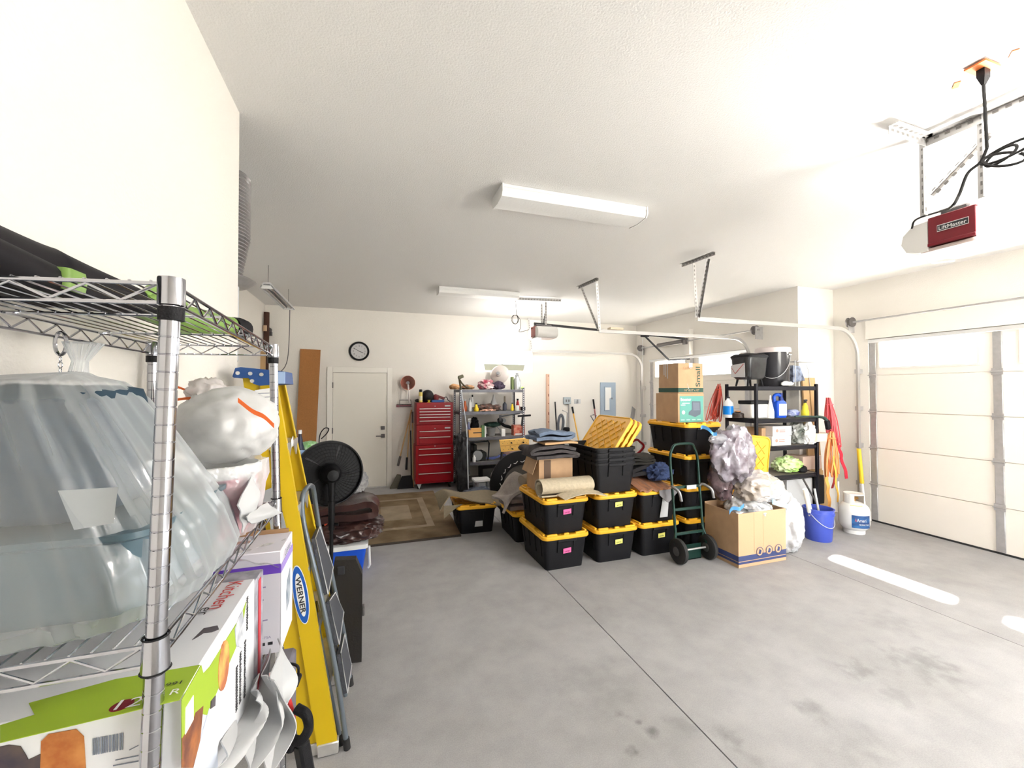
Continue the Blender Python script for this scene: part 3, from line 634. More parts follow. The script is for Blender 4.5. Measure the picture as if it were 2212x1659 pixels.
# rods between second and third
p0 = PY(1080, 900, 7.155); p1 = PY(1147, 897, 7.155)
t = T('blower_nozzle', 'long black bar clamp sticking out past the right post of the steel shelf', 'clamp', (p0.x, 7.12, 1.25))
mb = MB(); mb.beam(p0, PY(1123, 893, 7.155), .012, .02); part('bar', mb, m_blkm, t)
mb = MB(); mb.beam(PY(1118, 899, 7.155), p1, .02, .035, bev=.01); part('grip', mb, m_blk, t)
mb = MB(); mb.beam(PY(1129, 900, 7.1), PY(1127, 920, 7.1), .02, .03); mb.bb(PY(1081, 899, 7.1)-V(.02,.01,.08), PY(1083, 899, 7.1)+V(.0,.02,.02)); part('jaw', mb, m_blkm, t)
# third shelf
z = lev[2]+.001
mb = MB(); x0, x1 = sx(1010, 7.3), sx(1040, 7.3)
t = T('orange_toolbox', 'orange open tool box with slotted handle hole on the third steel shelf', 'box', ((x0+x1)/2, 7.3, z)); mb.bb((x0, 7.2, z), (x1, 7.36, z+.13), .004); mb.bb((x0+.04, 7.2, z+.13), (x1, 7.215, z+.17)); part('tub', mb, mat('orange_card', (.85, .45, .14), .6), t)
mb = MB(); mb.bb((x0+.08, 7.197, z+.075), (x1-.0, 7.2, z+.09)); part('handle_slot', mb, m_ink, t)
x0 = sx(1039, 7.24); t = T('carton', 'narrow green and white upright carton right of the orange tool box', 'box', (x0+.04, 7.22, z)); mb = MB(); mb.bb((x0, 7.185, z), (x0+.055, 7.26, z+.21)); part('carton', mb, mat('green_white', (.10, .20, .08), .6), t); patch('printed_panel', t, (x0+.055, 7.184, z), (1,0,0), (0,0,1), .022, .2, m_white)
mb = MB(); mb.lathe([(.065, 0), (.085, .14), (.09, .145)], (sx(1061), 7.4, z)); one('pail', mb, m_grey, 'small grey pail on the third steel shelf', 'bucket', (sx(1061), 7.4, z))
crate('carton', 'small white upright carton on the third steel shelf', (sx(1083, 7.22), 7.2, z), (sx(1091, 7.22), 7.26, z+.135), m_paper, tape=False)
x0, x1 = sx(1108, 7.3), sx(1132, 7.3); t = crate('carton', 'red and orange picture box at the right end of the third steel shelf', (x0, 7.25, z), (x1, 7.4, z+.19), mat('picture_red', (.55, .09, .05), .5, col2=(.75, .35, .25), vs=16), tape=False)
patch('printed_panel', t, (x0+.03, 7.2485, z+.01), (1,0,0), (0,0,1), .13, .03, m_paper)
blobthing('drill_case', 'dark green power tool lying on the third steel shelf', 'tool', (sx(1068), 7.5, z+.2), (.16, .08, .05), mat('tool_green', (.02, .07, .05), .45), seed=6, amp=.25, flatz=None, ridge=.05)
for (px, py, r_, lb) in ((1018, 930, .05, 'black'), (1033, 925, .045, 'grey')):
    pass
spray('spray_bottle', 'black and white spray bottle at the left of the third steel shelf', (sx(1013), 7.42, z+.0), .34, .035, mat('navy_label', (.25, .28, .5), .4), m_white)
blobthing('cordless_drill', 'black cordless drill standing on the third steel shelf behind the orange box', 'tool', (sx(1028), 7.5, z+.17), (.07, .07, .16), m_blk, seed=15, amp=.45, flatz=.98, ridge=.2)
t = T('paint_sprayer', 'black and grey round-headed spray gun on the third steel shelf', 'tool', (sx(1083), 7.48, z))
c = PY(1080, 908, 7.45); mb = MB(); mb.cyl(c+V(0,-.06,0), c+V(0,.04,0), .045, n=18); part('motor', mb, m_blk, t)
mb = MB(); mb.cyl(c+V(.06,-.05,.0), c+V(.06,.03,0), .045, n=18); mb.tube(bez([c+V(-.045,0,0), c+V(-.06,0,-.1), c+V(0,0,-.18), (sx(1083), 7.48, z+.01)]), .01); part('housing', mb, m_grey, t)
mb = MB(); mb.tube(bez([c+V(.02,0,-.05), c+V(.08,-.03,-.1), c+V(.16,-.02,-.12), c+V(.24,0,-.15)]), .03, n=10); part('nozzle', mb, m_blk, t)
# fourth and bottom shelf, floor in front
z = lev[3]+.001
mb = MB(); mb.bb((sx(1015), 7.28, z), (sx(1048), 7.62, z+.16), .02); mb.bb((sx(1020), 7.3, z+.16), (sx(1028), 7.6, z+.30), .02)
t = T('generator', 'black portable compressor with tube frame on the fourth steel shelf', 'compressor', (sx(1030), 7.45, z)); part('engine', mb, mat('engine_dark', (.05, .055, .05), .4, .3, var=.4, vs=20), t)
mb = MB(); x0, x1 = sx(1012), sx(1050); mb.tube([(x0, 7.26, z+.01), (x0, 7.26, z+.34), (x1, 7.26, z+.36), (x1+.02, 7.26, z+.32), (x1, 7.26, z+.01)], .014, n=8); part('tube_frame', mb, m_blkm, t)
mb = MB(); mb.lathe([(.03, 0), (.09, .005), (.09, .03), (.03, .035)], (sx(1027), 7.25, z+.11), (0, -1, 0), 20); part('flywheel', mb, m_grey, t)
for k in range(3):
    mb = MB(); x = sx(1068+k*6); lbk = ['rearmost of three blue hose strands on the fourth steel shelf', 'middle of three blue hose strands on the fourth steel shelf', 'rightmost of three blue hose strands on the fourth steel shelf'][k]; mb.tube(bez([(x-.22, 7.3, z+.05), (x-.05, 7.25, z+.03+.02*k), (x+.08, 7.3, z+.09), (x+.2, 7.28, z+.04+.02*k)]), .009, n=6)
    one('blue_hose', mb, mat('hose_blue', (.10, .14, .45), .4), lbk, 'hose', (x, 7.3, z), 'blue hoses on the fourth steel shelf')
blobthing('towel', 'reddish brown towel on the fourth steel shelf at the right', 'towel', (sx(1108), 7.4, z+.10), (.22, .14, .11), mat('towel_brown', (.30, .12, .09), .9, col2=(.5, .35, .3)), seed=8)
z = lev[4]+.001
crate('storage_box', 'dark low box on the bottom steel shelf', (sx(1040), 7.3, z), (sx(1100), 7.65, z+.2), mat('dk_box', (.06, .06, .055), .6), tape=False)
mb = MB(); mb.lathe([(.10, 0), (.105, .02), (.105, .27), (.09, .29)], (sx(1082, 6.9), 6.95, 0)); one('paint_pail', mb, m_white, 'white pail on the floor behind the black ring', 'bucket', (sx(1082, 6.9), 6.95, 0))
# black golf-bag like bag hanging at left post
t = T('black_tool_bag', 'tall black fabric bag standing against the left post of the steel shelf', 'bag', (sx(998, 7.0), 7.02, 0))
mb = MB(); mb.blob((sx(999, 7.0), 7.0, .52), (.115, .12, .50), .22, 1.8, 21, 4, .25, None, .8)
for v in mb.v: v.z = max(v.z, .004)
part('bag_body', mb, mat('bag_black', (.015, .015, .018), .6, col2=(.05, .05, .055), vs=8), t, smooth=60)
mb = MB(); c = PY(1024, 1000, 7.22); c.z = .4715; mb.lathe([(.028, 0), (.03, .01), (.03, .08), (.015, .10), (.015, .12)], c, n=14); one('white_bottle', mb, m_white, 'small white bottle at the front left of the fourth steel shelf', 'bottle', c)
# string trimmer leaning on the shelf
t = T('string_trimmer', 'long-shafted string trimmer with olive handle leaning on the steel shelf', 'trimmer', (sx(1010, 6.95), 6.95, 0))
p0 = PY(1012, 1045, 6.8); p0.z = .02; p1 = PY(1008, 925, 6.95); p2 = PY(996, 842, 7.1); p3 = PY(992, 818, 7.12)
mb = MB(); mb.tube([p0, p1, p2], .011, n=8); part('shaft', mb, mat('shaft_pale', (.62, .66, .72), .3, .5), t)
mb = MB(); mb.tube([p2, p3, PY(990, 815, 7.12)], .018, n=8); mb.tube(bez([p3, PY(998, 828, 7.05), PY(1006, 835, 7.0), PY(1014, 838, 7.0)]), .014, n=8); part('grip', mb, mat('olive_dark', (.10, .08, .04), .6), t)
mb = MB(); mb.beam(PY(990, 816, 7.12), PY(1001, 812, 7.12), .05, .06, bev=.01); part('head', mb, mat('olive2', (.14, .13, .07), .5), t)

# ================================================================ floor items before the shelf
c = (PZ(1043, 1062).x, PZ(1043, 1062).y, 0); c = V(2.02, 6.75, 0)
t = T('water_jug', 'large clear ribbed water jug on the floor before the steel shelf', 'jug', c)
mb = MB(); mb.lathe([(.12, 0), (.135, .02), (.135, .09), (.128, .10), (.135, .11), (.135, .19), (.128, .2), (.135, .21), (.135, .30), (.12, .35), (.06, .39), (.03, .41), (.03, .44)], c, n=28); part('jug_body', mb, m_clear, t)
mb = MB(); mb.lathe([(.034, .43), (.034, .46)], c, n=14); part('cap', mb, m_white, t)
t = T('plastic_tub', 'clear lidded tub with white lid left of the water jug', 'tub', (1.74, 6.85, 0)); mb = MB(); mb.rr((1.74, 6.85, 0), [(.22, .2, .03, 0.0), (.26, .24, .03, .22)]); part('tub', mb, m_clear, t)
mb = MB(); mb.rr((1.74, 6.85, 0), [(.28, .26, .03, .22), (.28, .26, .03, .25)]); part('lid', mb, m_white, t); mb = MB(); mb.bb((1.68, 6.76, .02), (1.8, 6.93, .2)); part('white_contents', mb, m_paper, t)
blobthing('duffel', 'dark blue-grey plastic bag on the floor in front of the steel shelf', 'bag', (1.62, 6.58, .075), (.24, .16, .10), mat('duffel_navy', (.05, .06, .09), .35), seed=31, ridge=.2)
mb = MB(); mb.blob((2.14, 6.35, .08), (.16, .12, .11), .35, 2.2, 14, 4, .3, .7); one('yellow_bag', mb, mat('bag_yellow', (.9, .52, .08), .45), 'crumpled yellow plastic piece on the floor left of the black ring', 'bag', (2.14, 6.35, 0), smooth=50)

# folding workbench with orange perforated boards
t = T('folding_workbench', 'folding workbench with two orange perforated boards before the steel shelf', 'workbench', (2.45, 6.6, 0))
m_wk = mat('workbench_orange', (.92, .55, .13), .5)
yy = 6.55; A = PY(1079, 953, yy); B_ = PY(1146, 950, yy); dz = .0
for z0, z1, xo in ((963, 952, 0), (976.5, 964.5, 2)):
    lo = PY(1081+xo, z0, yy); hi = PY(1079+xo, z1, yy); r_ = PY(1143, z1-2, yy)
    mb = MB(); mb.poly([lo, V(r_.x, yy, lo.z+.02), V(r_.x, yy, hi.z+.02), hi], (0, .025, .01)); j = part('board', mb, m_wk, t)
    mb = MB(); n = 6
    for i in range(n):
        for k in range(2): x = lo.x+.04+i*.085+(.03 if k else 0); z = lo.z+.025+k*(hi.z-lo.z-.045); mb.cyl((x, yy-.002, z+.01), (x, yy+.002, z+.01), .005, n=8)
    part('hole', mb, m_ink, j, kind='stuff')
    for i in (1.5, 4.0): x = lo.x+.06+i*.085; mb = MB(); mb.cyl((x, yy-.03, (lo.z+hi.z)/2), (x, yy, (lo.z+hi.z)/2), .011, n=10); part('peg', mb, m_blk, j)
for x in (A.x+.06, B_.x-.06):
    mb = MB(); mb.beam((x, yy+.05, A.z-.14), (x-.12, yy-.1, .0), .03, .03); mb.beam((x, yy+.05, A.z-.14), (x+.08, yy+.3, .0), .03, .03); part('leg', mb, m_blkm, t)
mb = MB(); mb.bb((A.x+.04, yy+.02, A.z-.17), (B_.x-.04, yy+.08, A.z-.10)); part('vise_frame', mb, m_blkm, t)

# ================================================================ right part of the back wall
c = PY(1184, 870, YB-.03); za = PY(1184, 808, YB-.03).z; t = T('spirit_level', 'long wooden-toned spirit level standing against the back wall', 'level', (c.x, YB-.02, .02))
mb = MB(); mb.bb((c.x-.035, YB-.03, .02), (c.x+.03, YB-.004, za), .003); part('level_body', mb, mat('level_wood', (.66, .42, .30), .45), t)
for i, z in enumerate([za-.03-.19*k for k in range(9)]):
    mb = MB(); h_ = .055 if i in (2, 4) else .02; mb.bb((c.x+.0, YB-.032, z-h_), (c.x+.02, YB-.029, z), .001); part('vial', mb, mat('vial_dark', (.25, .08, .05), .4), t)
a = PY(1296, 826, YB); b = PY(1329, 826, YB); t = T('electrical_panel', 'grey electrical panel with white directory card on the back wall', 'electrical panel', ((a.x+b.x)/2, YB, 1.1))
z1 = a.z; z0 = .95; m_ep = mat('panel_grey', (.34, .42, .52), .45)
mb = MB(); mb.bb((a.x, YB-.02, z0), (b.x, YB-.001, z1), .004); part('cover', mb, m_ep, t)
mb = MB(); mb.bb((a.x+.09, YB-.032, z1-.62), (b.x-.10, YB-.02, z1-.09), .004); d = part('panel_door', mb, m_ep, t)
mb = MB(); mb.poly([(a.x+.11, YB-.036, z1-.60), (b.x-.17, YB-.036, z1-.60), (b.x-.17, YB-.036, z1-.35), (b.x-.125, YB-.036, z1-.33), (b.x-.125, YB-.036, z1-.11), (a.x+.11, YB-.036, z1-.11)], (0, .003, 0)); part('directory_card', mb, m_paper, d)
mb = MB(); mb.bb((b.x-.115, YB-.04, z1-.37), (b.x-.10, YB-.03, z1-.33)); part('latch', mb, m_galvd, d)
a = PY(1216, 858, YB); b = PY(1231, 873, YB); t = T('switch_box', 'small grey surface-mounted outlet box with conduit on the back wall', 'outlet', ((a.x+b.x)/2, YB, b.z))
mb = MB(); mb.bb((a.x, YB-.055, b.z), (b.x, YB-.001, a.z), .006); part('box', mb, mat('box_grey', (.42, .47, .50), .45, .2), t)
mb = MB(); mb.cyl((b.x-.04, YB-.025, .3), (b.x-.04, YB-.025, b.z), .013, n=10); part('conduit', mb, m_galv, t)
for dx in (-.03, .03): mb = MB(); x = (a.x+b.x)/2+dx; mb.bb((x-.014, YB-.058, (a.z+b.z)/2-.025), (x+.014, YB-.054, (a.z+b.z)/2+.025)); part('socket', mb, m_galvd, t)
a = PY(1240, 862, YB); b = PY(1254, 872, YB); t = T('wall_outlet', 'white double outlet plate right of the grey outlet box', 'outlet', ((a.x+b.x)/2, YB, b.z)); mb = MB(); mb.bb((a.x, YB-.008, b.z), (b.x, YB-.001, a.z), .002); part('plate', mb, m_lgrey, t)
mb = MB(); mb.bb(((a.x+b.x)/2-.012, YB-.03, b.z+.01), ((a.x+b.x)/2+.012, YB-.008, a.z-.01)); part('plug', mb, m_grey, t)
pole('black_pole', 'thin black pole leaning on the back wall right of the spirit level', 'pole', V(PY(1202, 1000, YB-.06).x, YB-.2, .0), PY(1199, 868, YB-.05), .014, m_blkm)
pole('digging_bar', 'yellow-shafted tool with black grip leaning on the back wall', 'pole', V(PY(1252, 960, YB-.2).x+.1, YB-.25, .0), PY(1236, 879, YB-.06), .014, mat('fiber_yellow', (.85, .48, .08), .4), m_ink, m_blk, .14)
pole('bar_tool', 'green and black shafted tool leaning beside the electrical panel', 'pole', V(PY(1300, 960, YB-.2).x, YB-.25, .0), PY(1281.5, 863, YB-.05), .014, mat('shaft_redgrey', (.35, .10, .10), .4), m_ink, m_blk, .2)
# D-handle shovel
t = T('spade', 'spade with dark D-shaped handle leaning left of the electrical panel', 'spade', (PY(1288, 960, 7.7).x, 7.6, 0))
h = PY(1284, 912, 7.75); b0 = V(h.x+.10, 7.6, .25)
mb = MB(); mb.cyl(b0, h, .016, n=10); part('shaft', mb, m_blkm, t)
mb = MB(); a1 = PY(1276, 898, 7.78); a2 = PY(1288, 897, 7.78); mb.tube([h, a1, (a1+a2)/2+V(0,0,.015), a2, h+V(.0,0,.005)], .011, n=8); part('d_handle', mb, m_galvd, t)
mb = MB(); mb.loft([[b0+V(-.09,0,.0), b0+V(.09,0,0), b0+V(.09,.012,0), b0+V(-.09,.012,0)], [b0+V(-.07,-.02,-.22), b0+V(.07,-.02,-.22), b0+V(.07,-.008,-.22), b0+V(-.07,-.008,-.22)], [b0+V(-.01,-.03,-.248), b0+V(.01,-.03,-.248), b0+V(.01,-.02,-.248), b0+V(-.01,-.02,-.248)]]); part('blade', mb, m_galvd, t)
# upright vacuum / pressure washer
c = PY(1218, 930, 7.6); t = T('pressure_washer', 'upright black and grey pressure washer standing by the back wall', 'pressure washer', (c.x, 7.6, 0))
mb = MB(); mb.bb((c.x-.11, 7.5, .25), (c.x+.09, 7.7, .75), .03); part('housing', mb, m_grey, t)
mb = MB(); z = PY(1218, 922, 7.6).z; mb.bb((c.x-.07, 7.47, z-.13), (c.x+.08, 7.56, z), .02); part('black_tank', mb, m_blk, t)
mb = MB(); z2 = PY(1218, 897, 7.6).z; mb.cyl((c.x+.0, 7.58, z-.02), (c.x+.0, 7.58, z2), .035, n=14); part('white_bottle', mb, m_white, t)
mb = MB(); mb.tube(bez([(c.x-.15, 7.55, .7), (c.x-.17, 7.5, 1.1), (c.x-.12, 7.48, 1.26), (c.x-.06, 7.5, 1.12), (c.x-.10, 7.55, .7)]), .028, n=8); part('hose', mb, mat('hose_grey', (.12, .13, .15), .45), t)
mb = MB(); mb.tube([(c.x+.07, 7.6, .3), (c.x+.09, 7.62, z2+.05), (c.x-.02, 7.62, z2+.1)], .012, n=8); part('handle', mb, m_galv, t)
for s in (-.1, .1): mb = MB(); mb.cyl((c.x+s-.02, 7.62, .09), (c.x+s+.02, 7.62, .09), .09, n=18); part('wheel', mb, m_rub, t)
mb = MB(); mb.bb((c.x-.10, 7.5, .0), (c.x+.1, 7.56, .25), .02); part('foot', mb, m_blk, t)
# dark long post and pale board standing right of panel
p = PY(1385, 822, 7.7); q = PY(1386, 950, 7.7)
pole('dark_post', 'dark round post standing against the right end of the back wall', 'pole', V(q.x+.02, 7.68, 0), p, .022, mat('post_brown', (.13, .10, .09), .6))
mb = MB(); p2 = PY(1391, 850, 7.75); mb.beam(V(p2.x+.06, 7.74, 0), V(p2.x-.02, 7.78, p2.z+.1), .03, .03); one('trim_piece', mb, mat('pale_trim', (.66, .62, .58), .5), 'pale strip of trim leaning beside the dark round post', 'trim strip', (p2.x, 7.74, 0))

# ================================================================ rug
t = T('area_rug', 'worn brown patterned rug on the floor in front of the door', 'rug', (.4, 6.05, 0))
m_rug = mat('rug_brown', (.235, .165, .095), .95, var=.3, vs=3, bump=.4, bs=150, col2=(.13, .085, .04)); m_rug2 = mat('rug_pale', (.33, .26, .175), .95, var=.25, vs=4, bump=.4, bs=150)
mb = MB(); mb.sheet(lambda u, v: V(-.42+1.42*u+.02*math.sin(v*5), 4.93+2.3*v, .009+.004*math.sin(9*u+5*v)**2), 24, 30, .008); part('rug_field', mb, m_rug, t)
for x0, y0, x1, y1 in ((-.15, 5.35, .75, 5.43), (-.15, 6.75, .75, 6.83), (-.15, 5.43, -.06, 6.75), (.66, 5.43, .75, 6.75), (.1, 5.75, .5, 6.45)):
    mb = MB(); mb.bb((x0, y0, .014), (x1, y1, .0185)); part('woven_band', mb, m_rug2, t)
mb = MB(); mb.bb((-.42, 4.9, .0), (1.0, 4.935, .016)); part('bound_edge', mb, mat('rug_edge', (.05, .04, .03), .9), t)
# ================================================================ storage totes
def shell_levels(n=5):
    return [(.40, .585, .035, 0.0), (.405, .59, .04, .01), (.465, .655, .05, .285), (.485, .675, .05, .288), (.485, .675, .05, .312)]
def tote_body(t, o=V(0,0,0)):
    mb = MB(); lv = shell_levels(); n = 4
    rings = [[o+V(x, y, z) for x, y in rrect(w_, l_, r_, n)] for w_, l_, r_, z in lv]
    inn = [[o+V(x, y, z) for x, y in rrect(w_, l_, r_, n)] for w_, l_, r_, z in ((.457, .647, .045, .312), (.452, .642, .045, .28), (.395, .58, .035, .006))]
    mb.loft(rings + inn)
    for s in (-1, 1):      # raised ribs on both ends and sides
        for x in (-.085, .085): mb.loft([[o+V(x+dx, s*(.2925+.035*(z/.285)+q), z) for dx, q in ((-.009, -.006), (.009, -.006), (.009, .009), (-.009, .009))] for z in (.17, .285)])
        for y in (-.22, -.08, .08, .22): mb.loft([[o+V(s*(.2+.032*(z/.285)+q), y+dy, z) for dy, q in ((-.009, -.006), (.009, -.006), (.009, .008), (-.009, .008))] for z in (.12, .285)])
        mb.box(o+V(0, s*.34, .292), (.20, .02, .03), bev=.004)
    return part('tub', mb, m_blk, t)
def tote_lid(t, o=V(0,0,0), M=None):
    """yellow lid: rim, sunk panel, raised blocks round the edge"""
    mb = MB(); n = 5
    def ring(w_, l_, r_, z): return [V(x, y, z) for x, y in rrect(w_, l_, r_, n)]
    mb.loft([ring(.455, .645, .045, .314), ring(.478, .668, .05, .314), ring(.49, .68, .05, .306), ring(.505, .70, .06, .306), ring(.512, .707, .06, .314), ring(.508, .703, .06, .336), ring(.495, .69, .055, .342), ring(.47, .665, .05, .342), ring(.455, .65, .05, .332)], True)
    bl = []
    for s in (-1, 1):
        bl += [((-.155, s*.325), (.11, .022)), ((0, s*.325), (.05, .022)), ((.155, s*.325), (.11, .022)), ((s*.228, -.235), (.022, .13)), ((s*.228, 0), (.022, .14)), ((s*.228, .235), (.022, .13))]
    for c, d in bl: mb.box((c[0], c[1], .346), (d[0], d[1], .022), bev=.003)
    for k in (-2, -1, 0, 1, 2): mb.box((0, k*.11, .334), (.36, .012, .006)); 
    for k in (-1.5, -.5, .5, 1.5): mb.box((k*.09, 0, .334), (.012, .56, .0055))
    for dg in (1, -1):
        for k in range(-5, 6):
            # diagonal lattice on the underside, clipped to the panel
            hw, hl = .20, .29; pts = []
            for tt in [q/60-.5 for q in range(61)]:
                x, y = k*.105 + dg*tt*.75*.8, tt*.75
                if abs(x) <= hw and abs(y) <= hl: pts.append((x, y))
            if len(pts) > 4: mb.beam((pts[0][0], pts[0][1], .3105), (pts[-1][0], pts[-1][1], .3105), .007, .009)
    if M is not None: mb.v = [M @ v for v in mb.v]
    mb.v = [o + v for v in mb.v]
    return mb
tp = T('storage_tote', 'x', 'storage tote', (0, 0, 0), 'black storage totes with yellow lids')
tote_body(tp); part('lid', tote_lid(tp), m_yel, tp)
_first = [True]
m_pink = mat('pink_note', (.95, .16, .42), .6); m_ynote = mat('yellow_note', (.92, .88, .22), .6)
def sticker(t, x, z, m_, w_=.085, h_=.05, tilt=0.06, y=None):
    o = LOC[t.name]; yy = -(.2925+.035*(z/.285)) - .004 if y is None else y
    R_ = V(math.cos(tilt), 0, math.sin(tilt)); U = V(-math.sin(tilt), -.12, math.cos(tilt)); U.normalize()
    s = patch('sticky_note', t, o+V(x, yy-.006+.12*h_*.5, z), R_, U, w_, h_, m_, .002)
    mb = MB(); pts = []
    for i in range(14): pts.append(o+V(x+.012, yy-.0075, z+.02) + R_*(i/13*w_*.66) + V(0, 0, .009*math.sin(i*2.3)+.003*math.sin(i*5)))
    mb.tube(pts, .0016, n=4); part('handwriting', mb, m_ink, s)
def tote(label, x, y, z, rz=0.0, st=None):
    if _first[0]: t = tp; _first[0] = False; t.location = (x, y, z); t.rotation_euler = (0, 0, rz); LOC[t.name] = V(x, y, z); t['label'] = label
    else: t = dup(tp2[0], (x, y, z), rz, label)
    return t
# prototype is kept clean of stickers by copying before stickers are added
tp2 = [tp]
TOTES = []
spec = [
 ('black tote with pink note, on the floor at the front left of the tote stacks', 1.785, 4.0, 0, .02, [(-.03, .155, m_pink)]),
 ('black tote with pink note, second tier, under the rolled carpet piece', 1.785, 4.0, .345, .02, [(-.03, .19, m_pink)]),
 ('black tote with yellow note, on the floor under the nested empty tubs', 2.36, 4.0, 0, 0, [(-.015, .175, m_ynote)]),
 ('black tote with yellow note, second tier, directly under the nested tubs', 2.36, 4.0, .345, 0, [(-.015, .21, m_ynote)]),
 ('black tote with yellow note, on the floor left of the hand truck wheel', 2.89, 4.0, 0, .0, [(-.02, .18, m_ynote)]),
 ('black tote with torn white label and yellow note, under the pile of clothes', 2.89, 4.0, .345, .0, []),
 ('black tote on the floor behind the hand truck, bottom of the tallest stack', 3.45, 3.97, 0, 0, []),
 ('black tote second from the floor in the tallest stack behind the hand truck', 3.45, 3.97, .345, 0, []),
 ('black tote third from the floor in the tallest stack behind the hand truck', 3.45, 3.97, .69, 0, []),
 ('black tote topmost of the tallest stack, under the two cardboard boxes', 3.45, 3.97, 1.035, 0, []),
 ('black tote on the floor under grey pads, behind the front left stack', 1.76, 4.79, 0, 0.0, []),
 ('black tote standing alone on the floor under the curled brown mat', 1.22, 5.26, 0, -.04, []),
]
for s in spec: TOTES.append(tote(*s[:5]))
for t, s in zip(TOTES, spec):
    for x, z, mm in s[5]: sticker(t, x, z, mm)
# labels on the torn one and on the lone one
o = LOC[TOTES[5].name]
mb = MB(); mb.poly([o+V(.0, -.322, .05), o+V(.10, -.322, .05), o+V(.11, -.334, .26), o+V(.03, -.334, .26)], (0, -.002, 0)); part('torn_label', mb, m_lgrey, TOTES[5])
sticker(TOTES[5], .03, .155, m_ynote, .06, .05); 
o = LOC[TOTES[11].name]; mb = MB(); mb.poly([o+V(-.03, -.306, .08), o+V(.07, -.306, .08), o+V(.07, -.312, .20), o+V(-.01, -.312, .20)], (0, -.002, 0)); part('paper_label', mb, m_lgrey, TOTES[11])
# nested empty tubs
g = 'nested empty black tubs'
for k in range(4):
    t = T('empty_tub', ['lowest of the nested empty black tubs', 'second from the bottom of the nested empty black tubs', 'third from the bottom of the nested empty black tubs', 'topmost nested empty black tub, holding the loose yellow lids'][k], 'storage tote', (2.36, 4.0, .70+.05*k), g)
    tote_body(t, V(2.36, 4.0, .70+.05*k))
# loose lids leaning in the top tub
for k in range(3):
    t = T('loose_lid', ['loose yellow tote lid in the top tub, the one facing left with ribs showing', 'middle one of three loose yellow lids in the top empty tub', 'rightmost of three loose yellow lids in the top empty tub'][k], 'lid', (2.35+.045*k, 4.05, 1.02), 'loose yellow lids in the top tub')
    a = math.radians(36); nrm = V(math.cos(a), 0, -math.sin(a)); up = V(math.sin(a), 0, math.cos(a))
    # lid x -> up, lid y -> world Y, lid z -> nrm (underside shows to the left)
    Mx = Matrix(((up.x, 0, nrm.x), (0, 1, 0), (up.z, 0, nrm.z)))
    top = V(2.60+.055*k, 4.06, 1.45-.022*k); cen = top - up*.256
    mb = tote_lid(t, V(0,0,0), Mx); sh = cen - (Mx @ V(0,0,.325)); mb.v = [v+sh for v in mb.v]; part('lid_panel', mb, m_yel, t)
for k in range(2):
    t = T('loose_lid', ['loose yellow tote lid standing behind the crumpled bags, front one', 'loose yellow tote lid standing behind the crumpled bags, rear one'][k], 'lid', (4.08, 3.68+.04*k, .52), 'loose yellow lids behind the crumpled bags')
    Mx = Matrix(((1, 0, 0), (0, 0, 1), (0, 1, 0))); Ry = Matrix.Rotation(.10, 3, 'Y'); Rz = Matrix.Rotation(-.25, 3, 'Z')
    mb = tote_lid(t, V(0,0,0), Rz @ Ry @ Mx); zmin = min(v.z for v in mb.v); sh = V(4.07+.03*k, 3.40+.045*k, .50-zmin); mb.v = [v+sh for v in mb.v]; part('lid_panel', mb, m_yel, t)
crate('carton', 'flat brown carton with blue band standing between the yellow lids and black shelf', (4.12, 3.76, 0), (4.44, 3.84, .97), m_card, tape=False)
cb = [o for o in COL.objects if o.name.startswith('carton') and o.get('label', '').startswith('flat brown carton with blue')][0]
patch('printed_band', cb, (4.12, 3.7585, .60), (1,0,0), (0,0,1), .32, .035, mat('print_blue', (.06, .08, .20), .6)); patch('printed_band', cb, (4.12, 3.7585, .655), (1,0,0), (0,0,1), .32, .018, mat('print_blue', (.06, .08, .20), .6))
crate('carton', 'low brown carton under the standing yellow lids, hidden by bags', (3.80, 3.61, 0), (4.1, 3.75, .49), m_card, tape=False)

# ================================================================ soft goods
def folded(name, label, cat, c, w_, l_, h_, n, m_, th=None, seed=0, amp=.012, group=None, rz=0):
    """a cloth folded n times: serpentine section in XZ, swept along Y"""
    th = th or h_/n*.62; step = h_/n; c = Vector(c); prof = []
    for k in range(n):
        z = step*(k+.5); xs = [(-w_/2+.5*step) + (w_-step)*i/10 for i in range(11)]
        if k % 2: xs.reverse()
        prof += [(x, z) for x in xs]
        if k < n-1:
            s = 1 if k % 2 == 0 else -1
            prof += [(s*(w_/2-.5*step) + s*step*.5*math.sin(a), z + step*.5*(1-math.cos(a))) for a in (PI*.25, PI*.5, PI*.75)]
    N_ = len(prof)-1
    def fn(u, v):
        i = min(int(u*N_), N_-1); f = u*N_-i; x = prof[i][0]*(1-f)+prof[i+1][0]*f; z = prof[i][1]*(1-f)+prof[i+1][1]*f
        y = (v-.5)*l_*(1+.05*math.sin(z*90+seed)); dz = noise.noise(V(x*5, y*5, z*3+seed))*amp*2.2*(z/h_+.15); sag = -.06*(abs(x)/(w_/2))**3*(z/h_)*w_
        return c + V((x+noise.noise(V(z*20, y*6, seed))*amp*2), y, 0) @ Matrix.Rotation(-rz, 3, 'Z') + V(0, 0, max(z+dz+sag, th/2+.001))
    mb = MB(); mb.sheet(fn, N_, 12, th)
    return one(name, mb, m_, label, cat, c, group, smooth=70)
